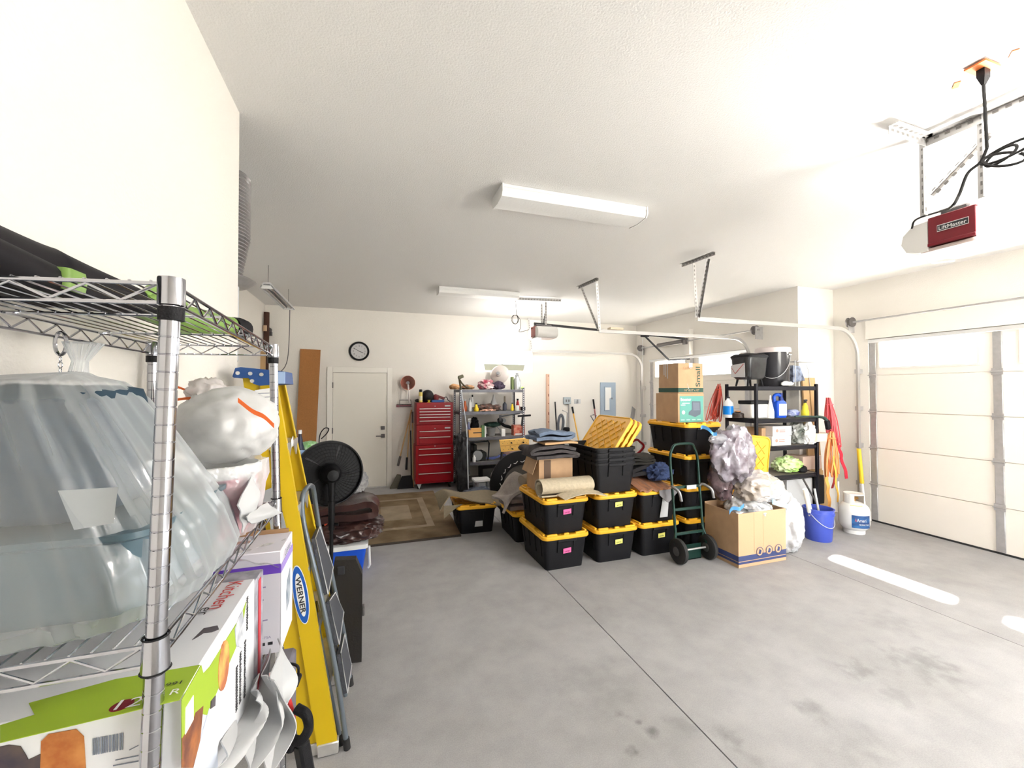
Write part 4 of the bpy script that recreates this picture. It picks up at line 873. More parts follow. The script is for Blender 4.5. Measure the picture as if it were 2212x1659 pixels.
# carton with blankets on the front left stack
t = T('open_carton', 'open brown carton with hanging side flap on the front left tote stack', 'box', (1.8, 4.1, .70))
z0, z1 = .70, 1.04; x0, x1, y0, y1 = 1.61, 1.99, 3.93, 4.28
for nm, a, b in (('front_wall', (x0, y0, z0), (x1, y0+.006, z1)), ('rear_wall', (x0, y1-.006, z0), (x1, y1, z1)), ('side_wall', (x0, y0+.006, z0), (x0+.006, y1-.006, z1)), ('side_wall', (x1-.006, y0+.006, z0), (x1, y1-.006, z1)), ('bottom', (x0, y0, z0-.005), (x1, y1, z0))):
    mb = MB(); mb.bb(a, b); part(nm, mb, m_card, t)
mb = MB(); mb.poly([(x0-.005, y0+.02, z1), (x0-.005, y1-.02, z1), (x0-.07, y1-.04, z1-.15), (x0-.07, y0+.0, z1-.15)], (-.004, 0, 0)); part('flap', mb, m_card, t)
patch('printed_strip', t, (x0+.055, y0-.0005, z0+.03), (1,0,0), (0,0,1), .075, .30, mat('print_dark', (.13, .08, .05), .7))
z = 1.045
folded('blanket', 'charcoal folded fleece blanket lying on the open carton', 'blanket', (1.76, 4.05, z), .50, .40, .15, 3, mat('fleece_charcoal', (.085, .075, .075), .95, bump=.6, bs=120, var=.3, vs=30), seed=3, amp=.02)
folded('towel', 'tan folded towel between the charcoal and blue blankets', 'towel', (1.83, 4.03, z+.148), .40, .34, .03, 1, mat('towel_tan', (.62, .40, .21), .95), seed=5, amp=.01)
folded('blanket', 'blue-grey folded blanket on top of the blanket pile', 'blanket', (1.77, 4.05, z+.182), .42, .34, .11, 2, mat('fleece_blue', (.20, .26, .37), .95, bump=.6, bs=120, var=.35, vs=14), seed=9, amp=.02)
# rolled carpet
def spiral(u, v):
    a = u*2*PI*1.6; r = .045 + .030*u*1.6; x = 1.54 + .56*v
    return V(x, 3.76 + 1.35*r*math.sin(a)*1.0, .705 + .09 + r*math.cos(a)*.98)
mb = MB(); mb.sheet(spiral, 40, 10, .012)
def flap(u, v): return V(1.70+.46*v+.03*u, 3.70 - .13*u, .725 + .05*math.sin(v*PI)*(1-u*.2) - .02*u)
mb.sheet(flap, 8, 12, .008)
zz = min(v.z for v in mb.v)
for v in mb.v: v.z += .702 - zz
one('carpet_roll', mb, mat('carpet_cream', (.62, .53, .38), .95, bump=.6, bs=160, var=.15, vs=40), 'cream rolled-up carpet remnant on the front left tote lid', 'carpet', (1.8, 3.76, .70), smooth=60)
# mat on the lone tote
def matf(u, v):
    x = .76 + .92*u; y = 4.98 + .50*v - .10*u; z = .385 + .075*math.exp(-((u-.12)/.22)**2) + .02*math.sin(u*7+v*3) - .12*max(0, u-.62)*(1-v)*2.4
    if u < .12: z -= (.12-u)*1.1*(1-v*.6)
    return V(x, y, max(z, .372 if .08 < u < .8 and v > .2 else .05))
mb = MB(); mb.sheet(matf, 40, 16, .012)
mb.sheet(lambda u, v: V(.80+.22*u, 4.96-.02*v-.02*math.sin(u*3), .39-.15*v*(1-u)**1.5-.02), 10, 8, .008)
one('floor_mat', mb, mat('mat_olive', (.27, .22, .145), .95, bump=.5, bs=130, var=.12, vs=30), 'olive-brown floor mat draped and curled over the lone black tote', 'mat', (1.2, 5.2, .36), smooth=60)
# grey pads behind front left stack
m_pad = mat('pad_grey', (.42, .37, .34), .95, bump=.5, bs=60, var=.25, vs=10)
folded('moving_pad', 'taupe folded moving pad on the tote behind the front left stack', 'pad', (1.66, 4.72, .352), .40, .46, .14, 2, mat('pad_taupe', (.22, .18, .17), .95, bump=.5, bs=60), seed=2, amp=.02)
mb = MB(); mb.sheet(lambda u, v: V(1.40+.30*u+.05*math.sin(v*6), 4.50+.36*v, .50+.20*u+.05*math.sin(u*5+v*4)-.15*(1-u)*(1-v)), 18, 14, .03)
one('moving_pad', mb, m_pad, 'pale speckled moving pad draped beside the front left tote', 'pad', (1.55, 4.7, .5), smooth=70)
mb = MB(); mb.cyl((1.60, 4.42, .72), (1.90, 4.55, .76), .065, n=18); one('carpet_roll', mb, mat('carpet_grey', (.33, .28, .22), .95, bump=.5, bs=90), 'short grey-brown carpet roll behind the open carton', 'carpet', (1.7, 4.45, .66))
# clothes
m_jk = mat('jacket_olive', (.02, .018, .014), .9, var=.4, vs=12, bump=.4, bs=30)
folded('jacket', 'dark olive folded jacket on top of the clothes pile', 'jacket', (2.80, 4.02, .93), .34, .36, .12, 3, m_jk, seed=7, amp=.025)
folded('dark_trousers', 'black folded trousers in the middle of the clothes pile', 'trousers', (2.86, 4.06, .80), .44, .44, .13, 2, mat('cloth_black', (.015, .014, .016), .9), seed=1, amp=.02)
mb = MB(); mb.blob((3.0, 3.84, .84), (.15, .12, .10), .3, 2.2, 17, 4, .25, .8); one('jeans', mb, mat('denim', (.04, .065, .16), .9, var=.4, vs=20, bump=.4, bs=60), 'crumpled blue denim at the front of the clothes pile', 'jeans', (3.0, 3.84, .76), smooth=60)
mb = MB(); mb.sheet(lambda u, v: V(2.62+.42*u, 3.64+.42*v, .70+.10*v*(1-.4*u)+.012*math.sin(u*22)*(1-v)), 30, 14, .02)
one('striped_towel', mb, mat('towel_rust', (.42, .18, .085), .95, col2=(.22, .12, .08), vs=10, stretch=(4, 1, 1), bump=.4, bs=90), 'rust striped towel hanging over the front of the tote under the clothes', 'towel', (2.8, 3.8, .70), smooth=60)
mb = MB(); mb.sheet(lambda u, v: V(2.84+.26*u, 3.622-.01*v, .70-.14*v*(1-abs(u-.4)*1.6)), 12, 8, .006); one('grey_cloth', mb, mat('cloth_grey', (.22, .21, .22), .9), 'grey cloth corner hanging in front of the tote lid', 'cloth', (2.95, 3.62, .65))

# red tubular handle behind
mb = MB(); mb.tube(bez([(2.98, 4.75, .9), (2.99, 4.72, 1.18), PY(1378, 955, 4.7), PY(1388, 960, 4.7), PY(1388, 985, 4.7), (3.22, 4.75, .8)]), .016, n=8); mb.bb((2.93, 4.5, .0), (3.25, 5.0, .8), .03)
t = T('red_machine', 'dark machine with red tubular handle behind the clothes pile', 'machine', (3.1, 4.75, 0))
h = MB(); h.tube(bez([(3.0, 4.75, .8), PY(1368, 953, 4.7), PY(1383, 955, 4.7), PY(1389, 968, 4.7), (3.24, 4.75, .8)]), .016, n=8); part('handle', h, m_red, t)
h = MB(); h.bb((2.93, 4.5, .0), (3.25, 5.0, .8), .03); part('body', h, m_blk, t)
# pry bar/pruner blade over lids
p0 = PY(1362, 905, 4.6); p1 = PY(1370, 880, 4.6); t = T('pruning_saw', 'grey blade of a tool rising behind the loose yellow lids', 'saw', (p0.x, 4.6, 0))
mb = MB(); mb.poly([PY(1366, 878, 4.6), PY(1373, 884, 4.6), PY(1370, 905, 4.6), PY(1362, 905, 4.6)], (0, .008, 0)); part('blade', mb, m_grey, t)
mb = MB(); mb.cyl(PY(1365, 903, 4.61), V(p0.x-.05, 4.62, .0), .018, n=8); part('shaft', mb, m_grey, t)

# ================================================================ mini trampoline ring on edge
cx_, cz_, yy = 1.94, .465, 5.33
t = T('mini_trampoline', 'round black mini trampoline standing on edge behind the tote stacks', 'trampoline', (cx_, yy, 0))
ax = V(-.15, -1, .10).normalized()
mb = MB(); mb.lathe([(.45, -.02), (.455, 0), (.45, .02), (.36, .034), (.27, .03), (.265, .02), (.36, .0)], (cx_, yy, cz_), ax, 48); part('pad_ring', mb, m_blk, t)
mb = MB(); mb.cyl(V(cx_, yy, cz_)-ax*.0, V(cx_, yy, cz_)+ax*.008, .262, n=40); part('jump_mat', mb, mat('mat_weave', (.14, .135, .13), .8), t)
u_, v_ = MB().frame(ax)
for k in range(20):
    a = 2*PI*k/20; d = u_*math.cos(a)+v_*math.sin(a); e = d.cross(ax); p = V(cx_, yy, cz_)+ax*.042+d*.30
    mb = MB(); mb.tube([p-e*.03+d*.012, p-e*.012, p+e*.008+d*.008, p+e*.03+d*.022], .0055, n=6); part('clip', mb, m_lgrey, t)

# ================================================================ boxes on the tallest stack
m_green = mat('print_green', (.025, .085, .06), .6); m_card2 = mat('cardboard_light', (.66, .42, .25), .8, bump=.1, bs=150)
x0, x1, y0, y1 = 3.21, 3.56, 3.76, 4.12; zb = 1.3875; zm = 1.715; zt_ = 2.055
t = crate('carton', 'brown moving carton with green band and large size lettering, topmost of the tallest stack', (x0+.004, y0, zm+.001), (x1, y1-.03, zt_), m_card)
patch('printed_band', t, (x0+.004, y0-.0005, zm+.012), (1,0,0), (0,0,1), x1-x0-.004, .048, m_green); patch('printed_band', t, (x0+.0035, y1-.03, zm+.012), (0,-1,0), (0,0,1), y1-y0-.03, .048, m_green)
text(t, 'Small', (x1-.045, y0-.002, zm+.075), (0,0,1), (-1,0,0), .062, m_green, w=.225, bold=.01)
text(t, '16" x 12" x 12"', (x0+.09, y0-.003, zm+.022), (1,0,0), (0,0,1), .026, m_card2, w=.2)
text(t, 'Kitchen', (x0+.07, y0-.002, zt_-.075), (1,0,.08), (-.08,0,1), .035, m_cardd, w=.13)
mb = MB(); mb.poly([(x0+.12, y0-.004, zm+.11), (x0+.135, y0-.004, zm+.06), (x0+.165, y0-.004, zm+.015), (x0+.15, y0-.004, zm+.04)], (0, -.002, 0)); part('torn_tape', mb, m_paper, t)
for i in range(3): patch('tape_strip', t, (x0+.0036, y1-.12-.03*i, zt_-.13-.02*i), (0,-1,0), (0,0,1), .012, .13+.02*i, m_lgrey, .001)
t = crate('carton', 'brown carton with teal picture panel of a seat, under the size-lettered carton', (x0-.0, y0-.0, zb), (x1+.01, y1+.02, zm), m_card, tape=False)
m_teal = mat('print_teal', (.12, .38, .33), .6); fx = x0+.02; fw = x1-x0-.02; fz = zb+.004; fh = zm-zb-.035
patch('picture_panel', t, (fx, y0-.0006, fz), (1,0,0), (0,0,1), fw, fh, m_teal)
text(t, 'Booster', (fx+.012, y0-.003, fz+fh-.055), (1,0,0), (0,0,1), .034, m_paper, w=.145, bold=.02)
for i, (wd, dz) in enumerate(((.10, .085), (.06, .105))): patch('printed_bar', t, (fx+.035-.02*i, y0-.003, fz+fh-dz), (1,0,0), (0,0,1), wd, .009, m_paper, .001)
mb = MB(); mb.cyl((fx+.05, y0-.003, fz+.11), (fx+.05, y0-.004, fz+.11), .022, n=14); part('printed_badge', mb, m_paper, t)
mb = MB(); mb.poly([V(fx+a, y0-.003, fz+b) for a, b in ((.165, .235), (.285, .232), (.29, .12), (.285, .085), (.21, .055), (.12, .085), (.125, .115), (.165, .14))], (0, -.001, 0)); part('printed_seat', mb, mat('print_seat', (.10, .13, .17), .6), t)
mb = MB(); mb.poly([V(fx+a, y0-.0042, fz+b) for a, b in ((.18, .22), (.27, .218), (.275, .13), (.185, .13))], (0, -.0005, 0)); part('printed_seat_back', mb, mat('print_seat2', (.16, .19, .24), .6), t)
for i in range(4): patch('printed_line', t, (fx+.015+.075*i, y0-.003, fz+.02), (1,0,0), (0,0,1), .05, .012, mat('print_pale', (.35, .62, .56), .6), .001)
# small brown box at the right end of the top lid
crate('carton', 'small reddish brown box on the right end of the topmost tote lid', (3.60, 4.0, zb), (3.69, 4.2, zb+.12), mat('card_dark', (.30, .12, .07), .8), tape=False)

# ================================================================ hand truck
t = T('hand_truck', 'dark green steel hand truck with black wheels in front of the tote stacks', 'hand truck', (3.1, 3.45, 0))
m_ht = mat('truck_green', (.012, .045, .035), .3, .3)
def hx(s, f): return V(3.105+s*(.175), 3.47+.10*f, .13+1.05*f)
mb = MB()
for s in (-1, 1): pass
pts = [hx(-1, 0)+V(.02,-.06,.05)] + bez([hx(-1, .08), hx(-1, .6), hx(-1, .86), hx(-1, .95)+V(.03,.0,.0), hx(-1, 1.0)+V(.08,-.01,0), hx(1, 1.0)+V(-.08,-.01,0), hx(1, .95)+V(-.03,0,0), hx(1, .86), hx(1, .6), hx(1, .08)], 6) + [hx(1, 0)+V(-.02,-.06,.05)]
mb.tube(pts, .0145, n=10); part('frame', mb, m_ht, t)
for f in (.14, .37, .58): mb = MB(); mb.beam(hx(-1, f), hx(1, f), .03, .018, up=(0,-1,.1), bev=.004); part('crossbar', mb, m_ht, t)
mb = MB(); mb.bb((3.105-.02, 3.49, .72), (3.105+.10, 3.5, .76)); part('name_plate', mb, m_lgrey, t)
for s in (-1, 1):
    a = hx(s, .58); mb = MB(); mb.tube(bez([a+V(0,0,.0), a+V(s*.02,-.03,.02), a+V(s*.03+.03,-.10,-.02), a+V(s*.03+.05,-.11,-.11)]), .016, n=10); part('hand_grip', mb, mat('grip_chrome', (.35, .35, .36), .25, .7), t)
    mb = MB(); mb.tube([hx(s, .2)+V(-s*.01,-.0,0), hx(s, .06)+V(s*.03,-.02,0), (3.105+s*.18, 3.43, .12)], .012, n=8); part('brace', mb, m_ht, t)
    w0 = 3.105+s*.185; mb = MB(); mb.lathe([(.04, -.028), (.10, -.03), (.122, -.018), (.127, 0), (.122, .018), (.10, .03), (.04, .028)], (w0, 3.43, .127), (1, 0, 0), 28); ww = part('wheel', mb, m_rub, t)
    mb = MB(); mb.cyl((w0-.032, 3.43, .127), (w0+.032, 3.43, .127), .045, n=18); part('hub', mb, m_galvd, ww)
mb = MB(); mb.cyl((3.105-.19, 3.43, .127), (3.105+.19, 3.43, .127), .010, n=8); part('axle', mb, m_galv, t)
mb = MB(); mb.bb((2.97, 3.47, .004), (3.24, 3.59, .012)); mb.bb((2.97, 3.47, .004), (3.24, 3.478, .16)); part('toe_plate', mb, m_ht, t)

# ================================================================ carton full of crumpled bags
t = T('bag_carton', 'large open brown carton with blue double band holding crumpled clear bags', 'box', (3.72, 3.37, 0))
X0, X1, Ya, Yb, H_ = 3.40, 4.03, 3.15, 3.585, .53
for nm, a, b in (('front_wall', (X0, Ya, 0.002), (X1, Ya+.007, H_)), ('rear_wall', (X0, Yb-.007, 0.002), (X1, Yb, H_+.02)), ('side_wall', (X0, Ya+.007, 0.002), (X0+.007, Yb-.007, H_)), ('side_wall', (X1-.007, Ya+.007, 0.002), (X1, Yb-.007, H_))):
    mb = MB(); mb.bb(a, b); part(nm, mb, m_card2 if nm == 'front_wall' else m_card, t)  # paler cardboard on the front wall paints in its lit side
m_navy = mat('print_navy', (.05, .07, .19), .6)
for z, h in ((.035, .022), (.065, .05)):
    patch('printed_band', t, (X0, Ya-.0006, z), (1,0,0), (0,0,1), X1-X0, h, m_navy); patch('printed_band', t, (X0-.0006, Yb, z), (0,-1,0), (0,0,1), Yb-Ya, h, m_navy)
for i in range(3):
    c = V(X0+.27+.125*i, Ya-.0055, .135); mb = MB(); mb.cyl(c+V(0,.002,0), c+V(0,.001,0), .046, n=22); part('emblem_ground', mb, m_card2, t); mb = MB(); mb.tube(arc(c, V(1,0,0), V(0,0,1), .042, 0, 2*PI, 18)[:-1], .003, n=4, closed=True); e = part('printed_emblem', mb, m_navy, t)
    mb = MB(); mb.poly([c+V(-.02,-.001,-.02), c+V(.01,-.001,-.025), c+V(.02,-.001,.01), c+V(-.005,-.001,.025)], (0, -.0005, 0)); part('emblem_center', mb, m_navy, e)
for x in (X0+.2, X0+.32): mb = MB(); mb.bb((x, Ya-.0015, .13 if x < X0+.3 else .18), (x+.0025, Ya, H_)); part('crease', mb, m_card, t)
m_bagA = mat('bag_silver_mauve', (.40, .38, .43), .22, .15, col2=(.16, .12, .15), vs=9, coat=.8, bump=1.0, bs=9)
m_bagB = mat('bag_white_tan', (.72, .72, .74), .25, .1, col2=(.50, .42, .34), vs=3.2, coat=.7, bump=1.0, bs=9)
m_bagC = mat('bag_clear_grey', (.80, .81, .82), .22, .2, col2=(.34, .35, .36), vs=16, coat=.8, bump=1.0, bs=12)
m_bagD = mat('bag_mauve_dark', (.16, .10, .11), .25, .1, col2=(.05, .03, .035), vs=14, coat=.8, bump=1.0, bs=12)
def bag(label, c, r_, m_, seed, am=.20, fr=1.3, rg=.13, tie=None, sub=5):
    t = T('plastic_bag', label, 'bag', (c[0], c[1], c[2]-r_[2]), 'crumpled plastic bags in the large carton')
    mb = MB(); mb.blob(c, r_, am, fr, seed, sub, rg, None); part('bag_body', mb, m_, t, smooth=55)
    if tie: mb = MB(); mb.sheet(lambda u, v: Vector(tie[0]).lerp(Vector(tie[1]), u) + V(0, -.01+.01*math.sin(u*9), .035*(v-.5)+.02*math.sin(u*6)), 14, 2, .003); part('blue_tie', mb, mat('tie_blue', (.08, .30, .62), .3), t)
    return t
bag('silver-mauve crumpled clear bag with blue drawstring, topmost of the large carton', (3.60, 3.40, 1.05), (.26, .17, .30), m_bagA, 41, tie=(PY(1512, 924, 3.36), PY(1548, 936, 3.25)))
bag('white and tan crumpled bag below the silver-mauve one', (3.86, 3.33, .72), (.26, .19, .17), m_bagB, 43, tie=(PY(1574, 1107, 3.12), PY(1606, 1090, 3.10)))
bag('grey clear crumpled bag filling the mouth of the large carton', (3.78, 3.36, .49), (.235, .185, .13), m_bagC, 44, rg=.12)
bag('dark mauve shiny bag at the left rear of the large carton', (3.50, 3.46, .80), (.13, .11, .22), m_bagD, 45, sub=4)
bg0 = [o for o in COL.objects if o.get('label', '').startswith('silver-mauve')][0]
mb = MB(); mb.blob(PY(1552, 948, 3.34), (.12, .05, .05), .15, 1.3, 47, 4, .08, None); part('bag_neck', mb, film('neck_film', (.50, .50, .56), .5, .2, .3, .8, 20), bg0, smooth=60)
t = T('plastic_bag', 'white see-through bin bag with pale blue tie on the floor right of the large carton', 'bag', (4.25, 3.30, 0))
mb = MB(); mb.blob((4.26, 3.34, .29), (.18, .17, .31), .18, 1.3, 51, 5, .12, .93); part('bag_body', mb, mat('bag_white', (.85, .86, .88), .3, 0, col2=(.55, .56, .58), vs=14, coat=.6, bump=1.0, bs=9), t, smooth=55)
mb = MB(); p0, p1 = PY(1668, 1084, 3.2), PY(1712, 1097, 3.2); mb.sheet(lambda u, v: p0.lerp(p1, u) + V(0, -.02*u, .045*(v-.5)), 10, 2, .003); part('blue_tie', mb, mat('tie_pale', (.42, .68, .85), .35), t)
t = T('plastic_bag', 'white bag with yellow print on the floor behind the see-through bin bag', 'bag', (4.55, 3.55, 0)); mb = MB(); mb.blob((4.50, 3.60, .30), (.15, .12, .32), .2, 1.3, 53, 4, .1, .92); part('bag_body', mb, mat('bag_yprint', (.86, .84, .80), .5, col2=(.80, .62, .30), vs=4), t, smooth=55)
# ================================================================ black wire/steel shelf at the right
BX0, BX1, BY0, BY1 = 4.47, 5.55, 3.86, 4.34
t = T('black_shelving', 'black shelving unit against the right wall beside the garage door', 'shelf', ((BX0+BX1)/2, 4.1, 0))
BL = [1.80, 1.39, 1.04, .67, .22]; m_bs = mat('shelf_black', (.012, .012, .018), .35, .2, spec=.35)
for x in (BX0, BX1-.035):
    for y in (BY0, BY1-.035): mb = MB(); mb.bb((x, y, 0), (x+.035, y+.035, 1.83), .004); part('post', mb, m_bs, t)
for z in BL:
    for a, b in (((BX0+.035, BY0+.005, z-.055), (BX1-.035, BY0+.03, z)), ((BX0+.035, BY1-.03, z-.055), (BX1-.035, BY1-.005, z)), ((BX0+.005, BY0+.035, z-.055), (BX0+.03, BY1-.035, z)), ((BX1-.03, BY0+.035, z-.055), (BX1-.005, BY1-.035, z))):
        mb = MB(); mb.bb(a, b, .008); part('rail', mb, m_bs, t)
    mb = MB(); mb.bb((BX0+.03, BY0+.03, z-.014), (BX1-.03, BY1-.03, z-.002)); part('shelf_panel', mb, mat('particle_board', (.20, .17, .14), .8), t)
z = 1.8015
# portable grill
t = T('portable_grill', 'black bagged portable grill on short legs, left on top of the black shelf', 'grill', (4.58, 4.06, z))
mb = MB(); mb.rr((4.585, 4.06, z), [(.25, .22, .05, .085), (.31, .27, .06, .12), (.34, .30, .06, .34), (.35, .31, .06, .36)]); part('firebox', mb, mat('grill_black', (.05, .055, .058), .28, .1, coat=.5, col2=(.012, .012, .014), vs=5), t)
mb = MB(); mb.rr((4.585, 4.06, z), [(.36, .32, .06, .362), (.36, .32, .06, .385), (.30, .26, .06, .41)]); part('lid', mb, m_blk, t)
for dx in (-.10, .10):
    for dy in (-.08, .08): mb = MB(); mb.cyl((4.585+dx, 4.06+dy, z+.10), (4.585+dx*1.25, 4.06+dy*1.1, z), .014, .011, n=8); part('leg', mb, m_blk, t)
mb = MB(); mb.poly([(4.585-.157, 4.06+.13, z+.12), (4.585-.157, 4.06-.08, z+.11), (4.585-.174, 4.06-.09, z+.29), (4.585-.174, 4.06+.12, z+.27)], (-.004, 0, 0)); lb = part('white_label', mb, m_lgrey, t)
mb = MB(); mb.tube([(4.585-.172, 4.06+.11, z+.24), (4.585-.168, 4.06+.06, z+.16), (4.585-.178, 4.06-.08, z+.28)], .004, n=5); part('red_mark', mb, mat('mark_red', (.45, .04, .05), .5), lb)
# drum cooler
t = T('drum_cooler', 'large black round drum with pale lid and wire handle on the black shelf', 'drum', (5.03, 4.09, z))
mb = MB(); mb.lathe([(.175, 0), (.185, .02), (.195, .44), (.20, .455)], (5.03, 4.09, z), n=36); part('drum', mb, mat('drum_black', (.025, .025, .03), .25, coat=.4), t)
mb = MB(); mb.lathe([(.207, .44), (.21, .47), (.205, .50), (.19, .51)], (5.03, 4.09, z), n=36); part('lid', mb, mat('lid_pinkgrey', (.68, .60, .58), .4), t)
c = V(5.03, 4.09, z+.40); dv = V(-.80, -.6, 0).normalized(); sd = V(.6, -.8, 0)
mb = MB(); mb.tube([c + sd*(.20*math.cos(a)) + dv*(.205*abs(math.sin(a))+.004) + V(0, 0, -.30*math.sin(a)) for a in [PI*i/20 for i in range(21)]], .004, n=5); part('handle', mb, m_lgrey, t)
q = PY(1705, 764, 3.9); patch('badge', t, (5.03+.04, 4.09-.197, z+.40), (.96, .2, 0), (0,0,1), .07, .014, m_lgrey)
# stand with plate and dark tool
t = T('camp_stove', 'folded black camp stove with wire legs and grey plate right of the drum', 'stove', (5.4, 4.1, z))
a = PY(1712, 790, 4.0); mb = MB(); mb.poly([PY(1713, 789, 4.05), PY(1728, 791, 4.05), PY(1739, 822, 4.05), PY(1713, 826, 4.05)], (0, .06, 0))
lo = min(v.z for v in mb.v); 
for v in mb.v: v.z = max(v.z, z)
part('body', mb, mat('stove_blue_glints', (.02, .025, .05), .3, col2=(.25, .30, .42), vs=14), t)  # pale blue mottling paints highlights onto the black body
mb = MB(); p = PY(1712, 781, 4.05); q = PY(1756, 776, 4.05); mb.bb((p.x, 3.98, p.z-.004), (q.x, 4.14, p.z+.004)); part('plate', mb, m_galv, t)
mb = MB(); mb.tube([PY(1717, 778, 4.0), PY(1718, 803, 4.0), V(PY(1718, 803, 4.0).x, 4.0, z)], .006, n=6); mb.tube([PY(1742, 788, 4.05), PY(1746, 800, 4.05), V(PY(1750, 820, 4.05).x, 4.05, z)], .004, n=5); part('wire_leg', mb, m_lgrey, t)
blobthing('work_glove', 'white work glove drooping over the top rail of the black shelf', 'glove', (PY(1705, 833, 3.84).x, 3.87, z+.03), (.10, .035, .028), m_paper, seed=61, amp=.4, flatz=.9, ridge=.1)
# second shelf
z = 1.3915
def bx(px, y=4.0): return PY(px, 880, y).x
t = bottle('washer_fluid_jug', 'clear and blue fluid jug with yellow label corner on the left of the black shelf', 'jug', (bx(1573, 4.22), 4.22, z), .27, .062, mat('jug_clear', (.80, .82, .85), .25), m_ink, mat('fluid_blue', (.0, .22, .75), .3), 'round', caph=.07, neck=.28)
bottle('bottle', 'dark brown bottle lying behind the jug on the second black shelf', 'bottle', (bx(1594, 4.15), 4.15, z), .09, .09, mat('dk_brown', (.05, .035, .03), .5), mat('cap_orange', (.7, .3, .1), .5), None, 'round')
t = T('white_tub', 'white tub with black rim on the second black shelf beside the post', 'tub', (bx(1640), 4.05, z)); mb = MB(); mb.bb((bx(1616), 3.96, z), (bx(1655), 4.14, z+.18), .01); part('tub', mb, m_white, t); mb = MB(); mb.bb((bx(1616)-.008, 3.952, z+.181), (bx(1655)+.008, 4.148, z+.225), .006); part('rim', mb, m_blk, t)
bottle('bottle', 'white bottle with pointed tip between the tub and blue jug', 'bottle', (bx(1662, 3.96), 3.95, z), .29, .045, m_white, m_white, None, 'cone')
c = bx(1681, 4.0); t = T('blue_jug', 'blue jug with handle and white label on the second black shelf', 'jug', (c, 4.0, z))
mb = MB(); mb.rr((c, 4.0, z), [(.16, .12, .03, 0), (.17, .13, .03, .02), (.17, .13, .03, .19), (.13, .11, .03, .22)]); part('body', mb, m_blue, t)
mb = MB(); mb.tube(bez([(c-.06, 4.0, z+.20), (c-.075, 4.0, z+.27), (c-.03, 4.0, z+.30), (c+.04, 4.0, z+.28), (c+.07, 4.0, z+.21)]), .020, n=10); part('handle', mb, m_blue, t)
mb = MB(); mb.cyl((c+.045, 4.0, z+.21), (c+.045, 4.0, z+.32), .024, n=14); part('cap', mb, mat('navy_cap', (.01, .03, .2), .4), t)
patch('paper_label', t, (c-.065, 3.934, z+.03), (1,0,0), (0,0,1), .13, .15, m_paper)
blobthing('blue_bundle', 'dark blue wrapped bundle right of the blue jug', 'bundle', (bx(1710), 4.0, z+.05), (.10, .07, .055), mat('bundle_blue', (.02, .05, .35), .35, col2=(.5, .55, .7), vs=13), seed=63)
spray('spray_bottle', 'yellow spray bottle with dark trigger on the second black shelf', (bx(1736), 3.98, z), .24, .045, mat('spray_yellow', (.92, .80, .05), .4), m_ink, rz=.3)
p0, p1 = PY(1718, 892, 3.84), PY(1786, 908, 3.82); t = T('hose_nozzle', 'dark green and black wand lying along the front of the second black shelf', 'tool', (5.2, 3.84, z))
mb = MB(); mb.tube(bez([V(p0.x, 3.845, z+.02), V((p0.x+p1.x)/2, 3.84, z+.015), V(p1.x-.06, 3.835, z+.0), p1]), [.012]*12+[.018]*6+[.022]*7, n=10); part('wand', mb, mat('wand_green', (.02, .05, .04), .4), t)
mb = MB(); mb.beam(p1, p1+V(.03, 0, -.12), .05, .06, bev=.01); part('grip', mb, m_blk, t)
# third shelf
z = 1.0415; m_wp = mat('box_white', (.84, .80, .78), .6)
for k, (dx, lb) in enumerate(((0, 'lower of two white boxes with red round logo on the third black shelf'), (.012, 'upper of two white boxes with red round logo on the third black shelf'))):
    x0, x1 = bx(1664, 3.92)+dx, bx(1705, 3.92)+dx; t = crate('carton', lb, (x0, 3.9, z+.125*k), (x1, 4.2, z+.125*k+.122), m_wp, group='white red-printed boxes', tape=False)
    mb = MB(); c = V(x0+.075, 3.899, z+.125*k+.065); mb.cyl(c, c-V(0,.001,0), .022, n=16); part('printed_logo', mb, mat('print_redsoft', (.80, .28, .22), .6), t)
    for j in range(2): patch('printed_line', t, (x0+.115, 3.899, z+.125*k+.045+.022*j), (1,0,0), (0,0,1), .10, .011, mat('print_redsoft', (.80, .28, .22), .6), .001)
crate('carton', 'brown carton behind the corner post on the third black shelf', (bx(1645, 4.0), 4.0, z), (bx(1662, 4.0), 4.25, z+.22), m_card, tape=False)
mb = MB(); mb.blob((bx(1722, 4.0), 4.0, z+.13), (.12, .11, .15), .25, 1.8, 65, 4, .25, .87); one('lined_bag', mb, mat('bag_greywhite', (.72, .72, .70), .4, col2=(.10, .12, .10), vs=7), 'white bag with dark green straps on the third black shelf', 'bag', (bx(1722), 4.0, z), smooth=55)
mb = MB(); mb.blob((bx(1747, 3.9), 3.90, z+.12), (.085, .07, .17), .2, 1.8, 66, 4, .2, .7); one('white_bag', mb, m_white, 'bright white plastic bag hanging over the third black shelf edge', 'bag', (bx(1747), 3.88, z), smooth=55)
mb = MB(); p = PY(1768, 944, 3.84); mb.bb((p.x-.05, 3.82, p.z-.06), (PY(1794, 944, 3.84).x, 4.2, p.z+.045), .004); one('pale_board', mb, mat('pine_pale', (.88, .78, .62), .6), 'pale wooden block sticking out past the right post of the black shelf', 'board', (5.4, 4.0, z))
